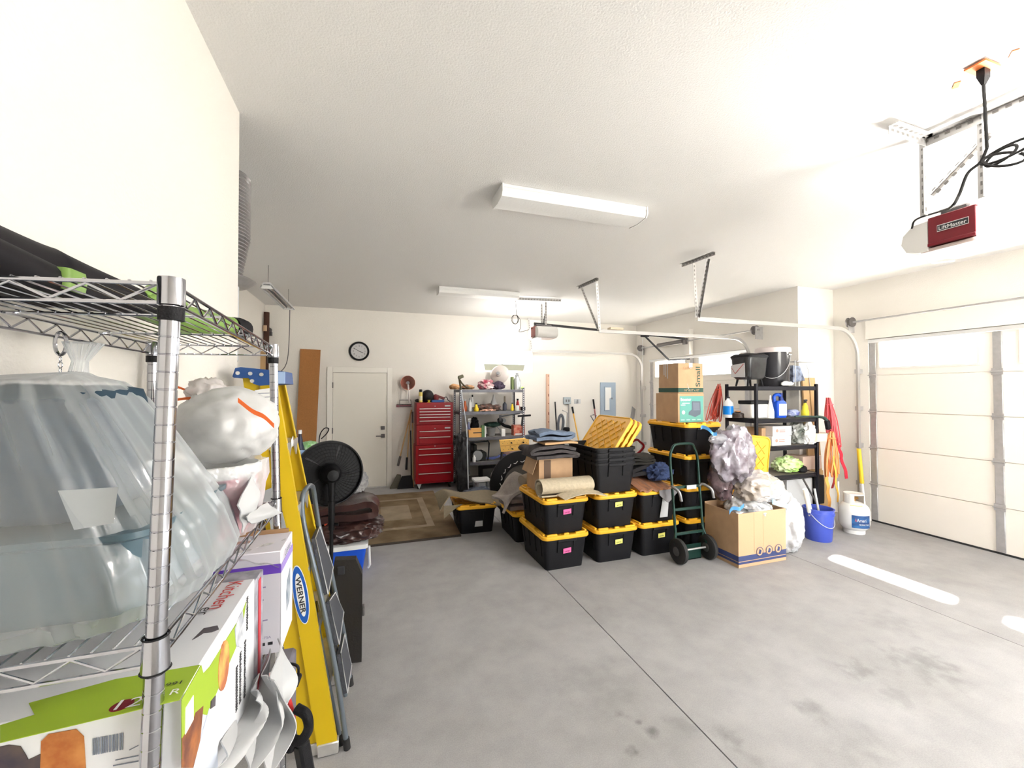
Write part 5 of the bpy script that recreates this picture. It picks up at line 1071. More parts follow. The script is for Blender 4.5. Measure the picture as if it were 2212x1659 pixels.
# fourth shelf
z = .6715
mb = MB(); mb.blob((bx(1697, 4.0), 4.0, z+.10), (.19, .13, .10), .25, 2.0, 67, 4, .28, .9); one('green_bag', mb, mat('bag_lime', (.40, .72, .12), .45, col2=(.75, .85, .55), vs=6), 'crumpled lime green bag on the fourth black shelf', 'bag', (bx(1697), 4.0, z), smooth=50)
mb = MB(); mb.blob((bx(1731, 3.93), 3.93, z+.04), (.075, .05, .05), .1, 2.0, 68, 3, .1, .8); one('black_pouch', mb, m_blk, 'small black pouch right of the lime bag', 'pouch', (bx(1731), 3.93, z), smooth=50)
t = crate('carton', 'pale carton with blue edge at the right of the fourth black shelf', (bx(1730, 4.05), 4.03, z), (bx(1770, 4.05), 4.28, z+.18), mat('card_pale', (.72, .55, .45), .7), tape=False); patch('printed_band', t, (bx(1762, 4.05), 4.029, z), (1,0,0), (0,0,1), .03, .18, mat('print_skyblue', (.35, .5, .62), .6), .001)
z = .2215
crate('white_drawer_unit', 'pale grey storage drawer on the bottom black shelf', (bx(1690, 4.0), 3.95, z), (bx(1745, 4.0), 4.25, z+.36), m_lgrey, 'drawer', tape=False)
crate('black_case', 'tall black case on the bottom black shelf at the right', (bx(1748, 4.0), 3.95, z), (bx(1770, 4.0), 4.2, z+.38), m_blk, 'case', tape=False)
pole('stool_leg', 'dark metal rod slanting in front of the bottom black shelf', 'rod', PY(1763, 1085, 3.8), PY(1735, 1035, 3.82), .012, m_galvd)
# boards leaning behind the shelf
for a, b, lb in ((1737, 1750, 'left of two pine boards leaning on the wall behind the black shelf'), (1752, 1764, 'right of two pine boards leaning on the wall behind the black shelf')):
    p, q = PY(a, 816, 4.10), PY(b, 816, 4.10)
    mb = MB(); mb.loft([[V(p.x, y, p.z), V(q.x, y, p.z), V(q.x, y+.022, p.z), V(p.x, y+.022, p.z)] for y in (4.125,)] + [[V(p.x+.03, y, 0), V(q.x+.03, y, 0), V(q.x+.03, y+.022, 0), V(p.x+.03, y+.022, 0)] for y in (4.02,)]); one('pine_board', mb, m_wood, lb, 'board', (p.x, 4.06, 0), 'pine boards behind the black shelf')
# cords
def coil_bundle(name, label, c_top, c_bot, spread, n, m_, r=.006, seed=0, cat='cord'):
    rnd = random.Random(seed); t = T(name, label, cat, Vector(c_bot)); c_top, c_bot = Vector(c_top), Vector(c_bot)
    mb = MB()
    for i in range(n):
        s = rnd.uniform(-1, 1); q = rnd.uniform(-1, 1); w0 = spread*.35; h = c_top.z-c_bot.z; dz = rnd.uniform(0, .25)*h
        a = c_top + V(s*w0*.5, q*.02, rnd.uniform(-.02, .02)); b = c_bot + V(s*spread-.25*spread, q*.05, dz); c2 = c_bot + V(s*spread+.35*spread, q*.05+.02, dz*rnd.uniform(.5, 1.2))
        mb.tube(bez([a, a.lerp(b, .5)+V(-w0*.3+rnd.uniform(-1,1)*.02, q*.02, 0), b, (b+c2)/2-V(0, 0, .03), c2, a.lerp(c2, .5)+V(w0*.3, q*.02, 0), a+V(.01, .01, 0)], 5), r, n=5)
    part('cord_loops', mb, m_, t)
    mb = MB(); k = c_top.lerp(c_bot, .12); mb.tube([k+V(spread*.45*math.cos(a), .03*math.sin(a), 0) for a in [2*PI*i/12 for i in range(12)]], r*1.3, n=5, closed=True); part('cord_wrap', mb, m_, t)
    return t
m_cr = mat('cord_red', (.52, .06, .035), .45); m_cb = mat('cord_bright_red', (.80, .10, .12), .45); m_co = mat('cord_orange', (.93, .36, .12), .45)
coil_bundle('cable_bundle', 'dark red extension cord bundle hanging from the left end of the black shelf', PY(1553, 832, 4.40), PY(1543, 908, 4.40), .085, 12, m_cr, .007, 3)
coil_bundle('cable_bundle', 'bright red cord bundle hanging at the right end of the black shelf', PY(1790, 862, 3.84), PY(1806, 960, 3.84), .11, 12, m_cb, .007, 5)
coil_bundle('cable_bundle', 'orange cord bundle hanging below the bright red cord', PY(1797, 935, 3.78), PY(1798, 1032, 3.78), .08, 10, m_co, .009, 8)
def strap(name, label, pts, wd, m_, cat='strap'):
    pts = [Vector(p) for p in pts]; n = len(pts)-1
    def fn(u, v):
        i = min(int(u*n), n-1); f = u*n-i; return pts[i].lerp(pts[i+1], f) + V((v-.5)*wd, .008*math.sin(u*14), 0)
    mb = MB(); mb.sheet(fn, n*6, 3, .004); return one(name, mb, m_, label, cat, pts[-1])
Yw = 3.76
strap('red_strap', 'red webbing strap hanging right of the orange cord', [PY(1812, 962, Yw), PY(1818, 990, Yw), PY(1830, 1034, Yw)], .055, mat('strap_red', (.58, .02, .05), .6))
strap('red_strap', 'dark red strap end hanging behind the orange cord', [PY(1806, 955, Yw+.03), PY(1805, 1010, Yw+.03), PY(1799, 1055, Yw+.03)], .04, mat('strap_dkred', (.40, .02, .03), .6))
strap('orange_strap', 'wide orange webbing strap hanging to the floor beside the black shelf', [PY(1786, 1030, Yw), PY(1789, 1060, Yw), PY(1792, 1098, Yw)], .055, mat('strap_orange', (.85, .42, .10), .6))
strap('orange_strap', 'narrow yellow-orange strap right of the wide orange strap', [PY(1801, 985, Yw-.03), PY(1806, 1040, Yw-.03), PY(1811, 1085, Yw-.03)], .03, mat('strap_gold', (.85, .50, .08), .6))
pole('painted_pole', 'white and silver pole slanting behind the propane tank', 'pole', V(5.70, 3.72, 0.02), PY(1810, 1040, 3.76), .012, m_white)
t = pole('extension_pole', 'yellow and white pole standing beside the garage door track', 'pole', V(PY(1862, 1100, 3.78).x, 3.74, 0), PY(1855, 970, 3.74), .018, m_white, None, mat('pole_yellow', (.90, .62, .04), .4), .46)
# small planks leaning on the step wall
mb = MB(); mb.bb((5.90, 4.12, 0), (6.0, 4.145, .62)); mb.bb((6.02, 4.12, 0), (6.1, 4.145, .5)); one('scrap_boards', mb, m_wood, 'tan scrap boards standing against the wall behind the straps', 'board', (6.0, 4.13, 0))
# wastebasket, blue bucket
c = V(4.96, 3.47, 0); t = T('blue_bucket', 'blue plastic bucket with handle holding rolled tubes beside the propane tank', 'bucket', c)
m_bk = mat('bucket_blue', (.06, .10, .52), .35)
mb = MB(); mb.lathe([(.125, 0), (.13, .01), (.15, .30), (.158, .30), (.158, .325), (.152, .325), (.15, .355), (.158, .358), (.158, .368), (.145, .368), (.122, .02)], c, n=32); part('bucket_body', mb, m_bk, t)
mb = MB(); mb.tube([c+V(.155*math.cos(a), -.155*math.sin(a)*.9-.01, .33-.16*math.sin(a)) for a in [PI*i/16 for i in range(17)]], .004, n=5); part('handle', mb, m_lgrey, t)
def curved(name, c, r, z0, z1, a0, a1, m_, parent, slope=0.0, n=12):
    mb = MB(); g = []
    mb.sheet(lambda u, v: V(c.x+(r+slope*(z0+(z1-z0)*v))*math.sin(a0+(a1-a0)*u), c.y-(r+slope*(z0+(z1-z0)*v))*math.cos(a0+(a1-a0)*u), c.z+z0+(z1-z0)*v), n, 3, .002); return part(name, mb, m_, parent)
a_c = -.95
curved('printed_label', c, .1275, .06, .25, a_c-.75, a_c+.1, mat('label_paleblue', (.62, .66, .80), .5), t, .067)
curved('printed_label', c, .1275, .03, .23, a_c+.35, a_c+.95, mat('label_lav', (.40, .45, .78), .5), t, .067)
for k, (dx, dy, tx, ty, r_, h, m_, lb) in enumerate(((-.05, 0, -.16, .0, .026, .30, m_paper, 'white rolled tube leaning left in the blue bucket'), (.0, .03, -.09, .05, .02, .27, mat('tube_print', (.75, .74, .72), .5, col2=(.12, .12, .12), vs=20), 'speckled rolled tube in the blue bucket'), (.05, -.02, -.05, .06, .012, .28, m_lgrey, 'thin grey rod in the blue bucket'))):
    mb = MB(); b = c+V(dx, dy, .02); mb.cyl(b, c+V(dx+tx, dy+ty, .30+h), r_, n=12); one('rolled_tube', mb, m_, lb, 'tube', b)
# propane tank
c = V(5.62, 3.50, 0); t = T('propane_tank', 'white propane tank with blue label on the floor by the garage door', 'propane tank', c)
m_pt = mat('tank_white', (.86, .85, .82), .3, coat=.3)
mb = MB(); mb.lathe([(.105, 0), (.108, .0), (.108, .045), (.10, .045), (.10, .004)], c, n=32); part('foot_ring', mb, m_pt, t)
mb = MB(); mb.lathe([(.05, .03), (.11, .045), (.145, .08), (.155, .13), (.155, .27), (.145, .32), (.11, .36), (.05, .38), (.02, .385)], c, n=36); part('tank_body', mb, m_pt, t)
mb = MB()
for a0, a1 in ((-2.5, -.6), (.6, 2.5)): mb.sheet(lambda u, v: V(c.x+.10*math.sin(a0+(a1-a0)*u+PI*.9), c.y-.10*math.cos(a0+(a1-a0)*u+PI*.9), .36+.12*v), 14, 2, .005)
mb.lathe([(.10, .465), (.106, .47), (.10, .48), (.092, .475)], c, n=32); part('collar', mb, m_pt, t)
mb = MB(); mb.cyl(c+V(0,0,.38), c+V(0,0,.42), .02, n=10); mb.cyl(c+V(-.05,-.02,.42), c+V(.03,-.02,.42), .016, n=10); part('valve', mb, mat('brass', (.60, .35, .12), .35, .7), t)
ac = -.80
curved('printed_label', c, .1565, .09, .24, ac-.35, ac+.95, mat('label_skyblue', (.03, .16, .42), .4, col2=(.01, .02, .12), vs=6, stretch=(1, 1, 3)), t)
curved('printed_tag', c, .122, .345, .352, -1.3, -.3, mat('tag_yellow', (.9, .68, .1), .5), t)
def ctext(parent, s, c, r, z, a0, h, wang, m_):
    o = text(parent, s, (0,0,0), (1,0,0), (0,0,1), h, m_, w=1.0); me = o.data; b = LOC[parent.name]
    for v in me.vertices:
        p = v.co + b; a = a0 + p.x*wang; v.co = V(c.x+r*math.sin(a), c.y-r*math.cos(a), z+p.z) - b
ctext(t, 'Ameri', c, .160, .165, ac-.05, .04, .62, m_paper); ctext(t, 'A', c, .1605, .165, ac-.16, .042, .11, mat('logo_red', (.75, .12, .08), .5)); ctext(t, 'PROPANE TANK', c, .160, .125, ac+.10, .018, .70, m_paper)
# green object near? waste can
# ================================================================ garage door tracks and hardware
m_trk = mat('track_steel', (.50, .49, .48), .35, .6)
def track(label, y, xw, xs, z, r, name='door_track', face=1):
    t = T(name, label, 'track', (xw, y, 0), 'garage door tracks')
    pts = [V(xw, y, .02), V(xw, y, z-r)] + arc((xw-r, y, z-r), (1,0,0), (0,0,1), r, 0, PI/2, 10)[1:] + [V(xs, y, z)]
    mb = MB()
    rings = []
    for i, p in enumerate(pts):
        d = (pts[min(i+1, len(pts)-1)]-pts[max(i-1, 0)]).normalized(); nn = V(d.z, 0, -d.x)   # inward normal
        rings.append([p + nn*a + V(0, b, 0) for a, b in ((-.022, -.012), (.022, -.012), (.022, .012), (.017, .012), (.017, -.007), (-.017, -.007), (-.017, .012), (-.022, .012))])
    mb.loft(rings); part('rail', mb, m_trk, t, smooth=30); return t
def angle(mb, p0, p1, w_=.032):
    p0, p1 = Vector(p0), Vector(p1); d = (p1-p0).normalized(); u, v = mb.frame(d)
    mb.loft([[p+u*a+v*b for a, b in ((0, 0), (w_, 0), (w_, .003), (.003, .003), (.003, w_), (0, w_))] for p in (p0, p1)])
def perf(parent, p0, p1, nm='hanger', w_=.034, m_=None):
    mb = MB(); angle(mb, p0, p1, w_); h = part(nm, mb, m_ or m_trk, parent)
    p0, p1 = Vector(p0), Vector(p1); L = (p1-p0).length; d = (p1-p0).normalized(); mb2 = MB(); u, v = mb2.frame(d); n = int(L/.045)
    for i in range(n):
        c = p0+d*(.02+i*.045); mb2.add([c+u*.011-v*.0008, c+u*.024-v*.0008, c+u*.024-v*.0008+d*.022, c+u*.011-v*.0008+d*.022, c+v*.011-u*.0008, c+v*.024-u*.0008, c+v*.024-u*.0008+d*.022, c+v*.011-u*.0008+d*.022], [(0,1,2,3), (4,5,6,7)])
        mb2.add([c+u*.011+v*.0038, c+u*.024+v*.0038, c+u*.024+v*.0038+d*.022, c+u*.011+v*.0038+d*.022, c+v*.011+u*.0038, c+v*.024+u*.0038, c+v*.024+u*.0038+d*.022, c+v*.011+u*.0038+d*.022], [(0,1,2,3), (4,5,6,7)])
    part('slot', mb2, mat('slot_dark', (.22, .21, .20), .7), h, kind='stuff')
NZ = 2.57
t = track('white curved door track beside the near garage door', 3.80, 6.22, 3.52, NZ, .38)
perf(t, (3.53, 3.80, NZ+.02), (3.40, 3.69, C-.03)); perf(t, (3.55, 3.80, NZ+.02), (3.43, 3.52, C-.03)); perf(t, PZ(1473, 571, C-.035), PZ(1545, 544, C-.035), 'ceiling_angle')
for zz in (.5, 1.0, 1.5, 2.0): mb = MB(); mb.bb((6.2, 3.79, zz-.03), (6.298, 3.83, zz+.03)); part('wall_bracket', mb, m_galv, t)
t = track('curved door track at the right side of the far garage door', 4.86, 5.50, 2.86, 2.545, .32)
perf(t, (2.87, 4.86, 2.565), (2.74, 5.08, C-.03)); perf(t, (2.89, 4.86, 2.565), (2.77, 4.72, C-.03)); perf(t, PZ(1250, 619, C-.035), PZ(1293, 600, C-.035), 'ceiling_angle')
mb = MB(); mb.bb((3.02, 4.82, 2.57), (3.22, 4.90, 2.60)); part('splice_plate', mb, mat('tan_splice', (.70, .60, .45), .6), t)
t = track('curved door track at the left side of the far garage door, by the back wall', 7.56, 5.50, 2.95, 2.53, .32)
perf(t, (2.96, 7.56, 2.55), (2.90, 7.56, C-.03)); 
for zz in (.6, 1.2, 1.8): mb = MB(); mb.bb((5.48, 7.55, zz-.03), (5.598, 7.60, zz+.03)); part('wall_bracket', mb, m_galv, t)
# torsion shafts
def torsion(label, x, y0, y1, z, drums, spring=None):
    t = T('torsion_shaft', label, 'door shaft', (x, (y0+y1)/2, z))
    mb = MB(); mb.cyl((x, y0, z), (x, y1, z), .0127, n=10); part('shaft', mb, m_galv, t)
    for y in drums: mb = MB(); mb.lathe([(.03, -.03), (.065, -.028), (.068, -.02), (.055, -.012), (.055, .02), (.068, .03)], (x, y, z), (0, 1, 0), 24); part('cable_drum', mb, m_galvd, t)
    for y in (y0+.05, y1-.05): mb = MB(); mb.bb((x-.04, y-.004, z-.14), (XR-.03 if x > 6 else XR2-.002, y+.004, z+.05)); part('bearing_plate', mb, m_galv, t)
    if spring: mb = MB(); mb.cyl((x, spring[0], z), (x, spring[1], z), .042, n=16); part('torsion_spring', mb, m_galvd, t)
    return t
zt1 = PX(1862, 693, 6.19).z
torsion('steel torsion shaft with black drum above the near garage door', 6.19, -1.25, 3.92, zt1, (3.86,))
tz2 = 2.66; t = torsion('steel torsion shaft with black spring above the far garage door', 5.49, 4.66, 7.66, tz2, (4.74, 7.58), (6.28, 7.0))
mb = MB(); mb.bb((5.50, 6.14, tz2-.25), (5.598, 6.26, tz2+.22)); part('center_plate', mb, mat('wood_white', (.80, .77, .72), .6), t)
mb = MB(); mb.bb((5.45, 6.18, tz2-.06), (5.53, 6.26, tz2+.06)); part('center_bearing', mb, m_galvd, t)
# ================================================================ door openers
m_lens = mat('opener_lens', (.80, .79, .76), .35); 
def glow():
    M = mat('lit_lens', (1, .96, .9), .4, emit=6.0); return M
def opener(label, xr, yc, z0, lit, red, logo=False):
    t = T('garage_door_opener', label, 'door opener', (xr+.2, yc, z0))
    mb = MB(); mb.bb((xr, yc-.10, z0), (xr+.02, yc+.10, z0+.165), .004); rp = part('rear_panel', mb, red, t)
    mb = MB(); mb.bb((xr-.006, yc-.10, z0-.0), (xr+.05, yc+.10, z0+.018), .003); part('panel_lip', mb, red, t)
    mb = MB(); mb.bb((xr+.021, yc-.10, z0+.005), (xr+.36, yc+.10, z0+.165), .01); part('motor_housing', mb, m_lens, t)
    mb = MB(); mb.bb((xr+.03, yc-.06, z0+.166), (xr+.30, yc+.06, z0+.20), .01); part('top_cover', mb, m_galvd, t)
    for s in (-1, 1):
        mb = MB(); mb.loft([[V(xr+e, yc+s*a, z0+b) for a, b in ((.101, .15), (.17, .145), (.215, .10), (.225, .05), (.20, .0), (.14, -.02), (.101, -.02))] for e in (.0, .02, .31, .34)]); part('light_lens', mb, glow() if s in lit else m_lens, t, smooth=50)
    mb = MB(); mb.bb((xr+.01, yc-.14, z0-.024), (xr+.34, yc+.14, z0-.004), .004); part('bottom_tray', mb, mat('tray_pink', (.78, .66, .62), .4), t)
    if logo:
        patch('name_plate', t, (xr-.001, yc+.055, z0+.075), (0,-1,0), (0,0,1), .125, .03, m_ink, .001)
        text(t, 'LiftMaster', (xr-.0015, yc+.050, z0+.079), (0,-1,0), (0,0,1), .021, m_paper, w=.115, bold=.01)
        mb = MB(); y0_, y1_, a, b = yc+.057, yc-.072, z0+.073, z0+.107
        mb.tube([(xr-.0015, y0_, a), (xr-.0015, y1_, a), (xr-.0015, y1_, b), (xr-.0015, y0_, b)], .0018, n=4, closed=True); part('plate_border', mb, m_paper, t)
    L = bpy.data.lights.new('opener_bulb', 'POINT'); 
    return t
m_mar = mat('opener_maroon', (.19, .012, .02), .4)
oz = 2.565
t = opener('maroon and white garage door opener hanging over the near bay', 3.0, 1.365, oz, (-1,), m_mar, True); OP1 = t
# hanging angles of the near opener
a = PZ(1919, 272, C-.03); b = PZ(2000, 300, C-.03); d = PZ(2205, 205, C-.03)
perf(t, a, b, 'ceiling_angle', .045); perf(t, b+V(0, .03, 0), V(b.x+.02, 1.02, C-.03), 'cross_angle', .045)
perf(t, V(b.x+.03, 1.455, oz+.18), V(b.x+.03, 1.455, C-.03), 'hanger', .034); perf(t, V(b.x+.03, 1.215, oz+.18), V(b.x+.03, 1.215, C-.03), 'hanger', .034)
perf(t, V(b.x+.06, 1.455, oz+.30), V(b.x+.06, 1.215, C-.12), 'brace', .02)
mb = MB(); mb.beam((3.3, 1.365, oz+.20), (6.2, 1.365, oz+.16), .03, .045); part('rail', mb, m_trk, t)
mb = MB(); mb.tube([(2.99+.02, 1.55, oz-.03)]+[V(3.01+.3*i/6, 1.55-.02*math.sin(i), oz-.035) for i in range(1, 6)]+[(3.33, 1.5, oz-.035)], .004, n=5); part('wire', mb, m_lgrey, t)
# ceiling outlet with orange cord ends, plug and black power cord
c = PZ(2122, 145, C-.004); t = T('ceiling_outlet', 'orange-splashed ceiling outlet above the near door opener', 'outlet', c)
mb = MB(); mb.box(c-V(0,0,.004), (.12, .075, .008), bev=.003); part('outlet_plate', mb, mat('outlet_orange', (.80, .22, .06), .5), t)
for (px, py) in ((2066, 184), (2190, 116)):
    q = PZ(px, py, C-.003); mb = MB(); mb.box(q, (.05, .022, .004), Matrix.Rotation(.6, 3, 'Z')); part('orange_anchor', mb, mat('outlet_orange', (.80, .22, .06), .5), t)
c2 = PZ(2124, 160, C-.03); t = OP1
yk = 1.10; kk = lambda px, py: PX(px, py, c2.x)
mb = MB(); p = c2; mb.loft([[p+V(a*s, b*s, dz) for a, b in ((-.022,-.014), (.022,-.014), (.022,.014), (-.022,.014))] for dz, s in ((.02, 1), (-.015, 1), (-.05, .35))]); part('plug', mb, m_blk, t)
pts = bez([c2-V(0,0,.05), kk(2128, 240), kk(2132, 320)]) 
mb = MB(); mb.tube(pts, .0065, n=6)
kc = kk(2140, 345)
for j, (ox, oy, ra, rb, tl) in enumerate(((.06, .01, .085, .035, .1), (.045, -.02, .07, .03, -.5), (.035, .0, .05, .035, .3))):
    cc = kc + V(0, -ox*.9, oy); mb.tube([cc + V(.02*math.sin(a), -ra*math.cos(a)*math.cos(tl)+rb*math.sin(a)*math.sin(tl), ra*math.cos(a)*math.sin(tl)+rb*math.sin(a)*math.cos(tl)) for a in [2*PI*i/22 for i in range(22)]], .006, n=6, closed=True)
mb.tube(bez([kk(2132, 320), kk(2118, 350), kk(2090, 375), kk(2072, 420), kk(2055, 447), V(3.02, 1.42, oz+.19)]), .0065, n=6)
mb.tube(bez([V(3.02, 1.42, oz+.19), V(2.97, 1.50, oz+.17), V(2.985, 1.53, oz+.13)]), .005, n=6)
part('cord', mb, m_rub, t)
# far opener
t = opener('grey-white garage door opener hanging over the far bay', 2.40, 6.10, 2.60, (1,), mat('opener_red2', (.42, .12, .10), .4))
perf(t, (2.62, 6.05, 2.79), (2.62, 6.05, C-.03)); perf(t, (2.62, 6.22, 2.79), (2.62, 6.22, C-.03)); perf(t, PZ(1113, 643, C-.03), PZ(1212, 647, C-.03), 'ceiling_angle'); perf(t, (2.62, 6.22, 2.75), (2.62, 6.06, 3.05), 'brace', .02)
mb = MB(); mb.beam((2.42, 6.10, 2.815), (5.50, 6.20, 2.70), .03, .035); part('rail', mb, m_blkm, t)
mb = MB(); q = V(4.55, 6.16, 2.71); mb.bb(q-V(.08, .02, .02), q+V(.08, .02, .02), .005); part('trolley', mb, m_blkm, t)
mb = MB(); mb.beam(q, V(5.1, 6.2, 2.30), .02, .025); mb.beam(V(5.1, 6.2, 2.30), V(5.56, 6.2, 2.33), .02, .025); part('door_arm', mb, m_blkm, t)
mb = MB(); mb.cyl(q-V(.05,0,.03), q-V(.05,0,.7), .004, n=5); part('release_rope', mb, m_lgrey, t)
pass
p = PY(1113, 655, 6.0); p.z = C-.01; k1 = PY(1116, 680, 6.0); k2 = PY(1113, 690, 6.0)
mb = MB(); mb.tube([p, k1], .004, n=5)
for j in range(2): mb.tube([k2+V((.045+.012*j)*math.cos(a), .01*j, (.07)*math.sin(a)) for a in [2*PI*i/18 for i in range(18)]], .004, n=5, closed=True)
mb.tube(bez([k1, PY(1124, 692, 6.0), PY(1124, 708, 6.0), PY(1123, 717, 6.0), (2.41, 6.1, 2.74)]), .004, n=5); part('cord', mb, m_rub, t)
for nm, p_, e in (('near', (3.2, 1.08, oz+.02), 72), ('far', (2.55, 6.38, 2.62), 20)):
    L = bpy.data.lights.new('opener_bulb', 'POINT'); L.energy = e; L.color = (1, .965, .92); L.shadow_soft_size = .12
    o = bpy.data.objects.new('opener_bulb', L); COL.objects.link(o); o.location = p_
# ================================================================ chrome wire shelving at the left
t = T('wire_shelving', 'chrome wire shelving unit with round posts along the left partition wall', 'shelf', (-.47, 1.13, 0))
def ext(p, q, z0): return q + (q-p)*((z0-q.z)/(q.z-p.z))
FRt, FRm = PY(371, 600, .73), PY(325, 1659, .73); FRb = ext(FRt, FRm, 0.0)
RRt, RRm = PY(590, 744, 1.53), PY(608, 1630, 1.53); RRb = ext(RRt, RRm, 0.0)
RLt = PY(330, 738, 1.53); RLt.x = max(RLt.x, -.652); RLb = V(RLt.x, 1.53, 0); FLt, FLb = V(RLt.x, .73, RRt.z), V(RLt.x, .73, 0)
POST = {'FR': (FRb, FRt), 'RR': (RRb, RRt), 'RL': (RLb, RLt), 'FL': (FLb, FLt)}
for k, (b, tp_) in POST.items():
    d = (tp_-b).normalized(); L = (tp_-b).length; pr = [(.0125, 0)]; s = .0254; n = int(L/s)
    for i in range(1, n): pr += [(.0125, i*s-.0012), (.0116, i*s-.0004), (.0116, i*s+.0004), (.0125, i*s+.0012)]
    pr.append((.0125, L-.002)); mb = MB(); mb.lathe(pr, b, d, 28); pp = part('post', mb, m_chrome, t, smooth=20)
def onp(k, z): b, tp_ = POST[k]; return b + (tp_-b)*((z-b.z)/(tp_.z-b.z))
ZS = [FRt.z-.003, 1.385, 1.0, .15]
for si, z in enumerate(ZS):
    P = {k: onp(k, min(z, POST[k][1].z-.002)) for k in POST}
    for k in P:
        p = P[k]; mb = MB()
        if si == 0:
            mb.lathe([(.0165, 0), (.0168, -.002), (.0168, -.040), (.0150, -.041)], p+V(0,0,.002), (0,0,1), 24); part('collar', mb, m_chrome, t)
            mb = MB(); mb.lathe([(.0158, -.041), (.0162, -.043), (.0160, -.060), (.0130, -.061)], p, (0,0,1), 24); part('sleeve_clip', mb, m_blk, t)
        else:
            mb.lathe([(.0152, .012), (.0172, -.034)], p, (0,0,1), 24); part('collar', mb, m_chrome, t)
            mb = MB(); mb.tube([p+V(.0155*math.cos(a), .0155*math.sin(a), .013) for a in [2*PI*i/20 for i in range(20)]], .0013, n=5, closed=True); mb.tube([p+V(.0175*math.cos(a), .0175*math.sin(a), -.035) for a in [2*PI*i/20 for i in range(20)]], .0013, n=5, closed=True); part('sleeve_clip', mb, m_blk, t)
    e0 = -.006 if si == 0 else .0
    for a, b in (('FR', 'RR'), ('RR', 'RL'), ('RL', 'FL'), ('FL', 'FR')):
        p, q = P[a]+V(0,0,e0), P[b]+V(0,0,e0); dz = V(0, 0, -.028); mb = MB()
        mb.tube([p, q], .0030, n=8); mb.tube([p+dz, q+dz], .0030, n=8)
        L = (q-p).length; n = max(4, int(L/.042)); n += n % 2
        mb.tube([p.lerp(q, (i+.5)/(n+1)) + (dz*.9 if i % 2 else dz*.1) for i in range(n+1)], .0021, n=6); part('edge_truss', mb, m_chrome, t)
    mb = MB()
    for i in range(1, 14):
        f = i/14; mb.tube([P['FR'].lerp(P['FL'], f)+V(0,.0,e0+.0035), P['RR'].lerp(P['RL'], f)+V(0,0,e0+.0035)], .0016, n=5)
    part('deck_wires', mb, m_chrome, t)
    for f in (.33, .67): mb = MB(); mb.tube([P['FR'].lerp(P['RR'], f)+V(0,0,e0-.0005), P['FL'].lerp(P['RL'], f)+V(0,0,e0-.0005)], .0028, n=6); part('cross_rod', mb, m_chrome, t)

# leaf blower on the top shelf
zt2 = 1.962; t = T('leaf_blower', 'black and lime green leaf blower lying on the top wire shelf', 'leaf blower', (-.52, 1.05, 1.91))
m_lime2 = mat('blower_green', (.20, .34, .07), .4, var=.1); m_bb = mat('blower_black', (.009, .008, .010), .6, spec=.25)
a0 = V(-.575, .60, 1.965); a1 = PZ(20, 575, 1.96); a2 = PZ(140, 610, 1.958); a3 = PZ(290, 652, 1.952); a4 = PZ(400, 690, 1.95); a5 = PZ(500, 706, 1.95); a6 = PZ(528, 712, 1.95)
pth = bez([a0, a1, a2, a3], 8); n = len(pth)
mb = MB(); mb.tube(pth, [.056 - .024*min(1, max(0, (i/n-.52)*2.2)) for i in range(n)], n=20); part('blow_tube', mb, m_bb, t)
mb = MB(); mb.tube([a0+V(.055, .05, -.012), a1+V(.055,.02,-.025), a2+V(.05, .02, -.025), a3+V(.03, .0, -.012)], [.028, .03, .026, .022], n=14); part('lower_tube', mb, m_bb, t)
pth = bez([a3.lerp(a4, .05), a3.lerp(a4, .45), a4, a4.lerp(a5, .5), a5], 6); n = len(pth)
mb = MB(); mb.tube(pth, [.030+.010*math.sin(PI*min(1, i/n*1.15)) for i in range(n)], n=20); part('motor_housing', mb, m_lime2, t)
mb = MB(); mb.tube([a5, a5.lerp(a6, .5), a6], [.031, .034, .030], n=18); part('battery_cap', mb, m_bb, t)
mb = MB(); mb.cyl(a6, a6+(a6-a5).normalized()*.003, .012, n=12); part('red_button', mb, m_redp, t)
mb = MB(); mb.tube(bez([a3+V(.012, .01, .02), a3+V(.02, .05, .045), a4+V(.0, -.04, .045), a4+V(.0, .02, .03)]), .010, n=10); part('handle', mb, m_lime2, t)
mb = MB(); q = PZ(82, 588, 1.955); mb.rr(q, [(.03, .05, .008, -.02), (.034, .056, .01, 0), (.03, .05, .008, .016)]); mb.v = [v+V(.045, -.01, -.012) for v in mb.v]; part('green_latch', mb, m_lime2, t)

# hook with chain
q = PY(131, 742, 1.10); t = T('carabiner', 'steel carabiner and short chain hanging from the top wire shelf', 'carabiner', q)
q = V(max(q.x, -.62), 1.1, 1.86)
qc = PY(131, 742, 1.02); 
mb = MB(); mb.tube([qc+V(.0085*math.cos(a), 0, .022*math.sin(a)) for a in [2*PI*i/18 for i in range(18)]], .003, n=6, closed=True); part('ring', mb, m_chrome, t)
mb = MB()
for i in range(3): c_ = qc+V(0, 0, -.030-.011*i); mb.tube([c_+V(.003*math.cos(a) if i % 2 else 0, 0 if i % 2 else .003*math.cos(a), .006*math.sin(a)) for a in [2*PI*i_/10 for i_ in range(10)]], .001, n=4, closed=True)
part('chain', mb, m_chrome, t)

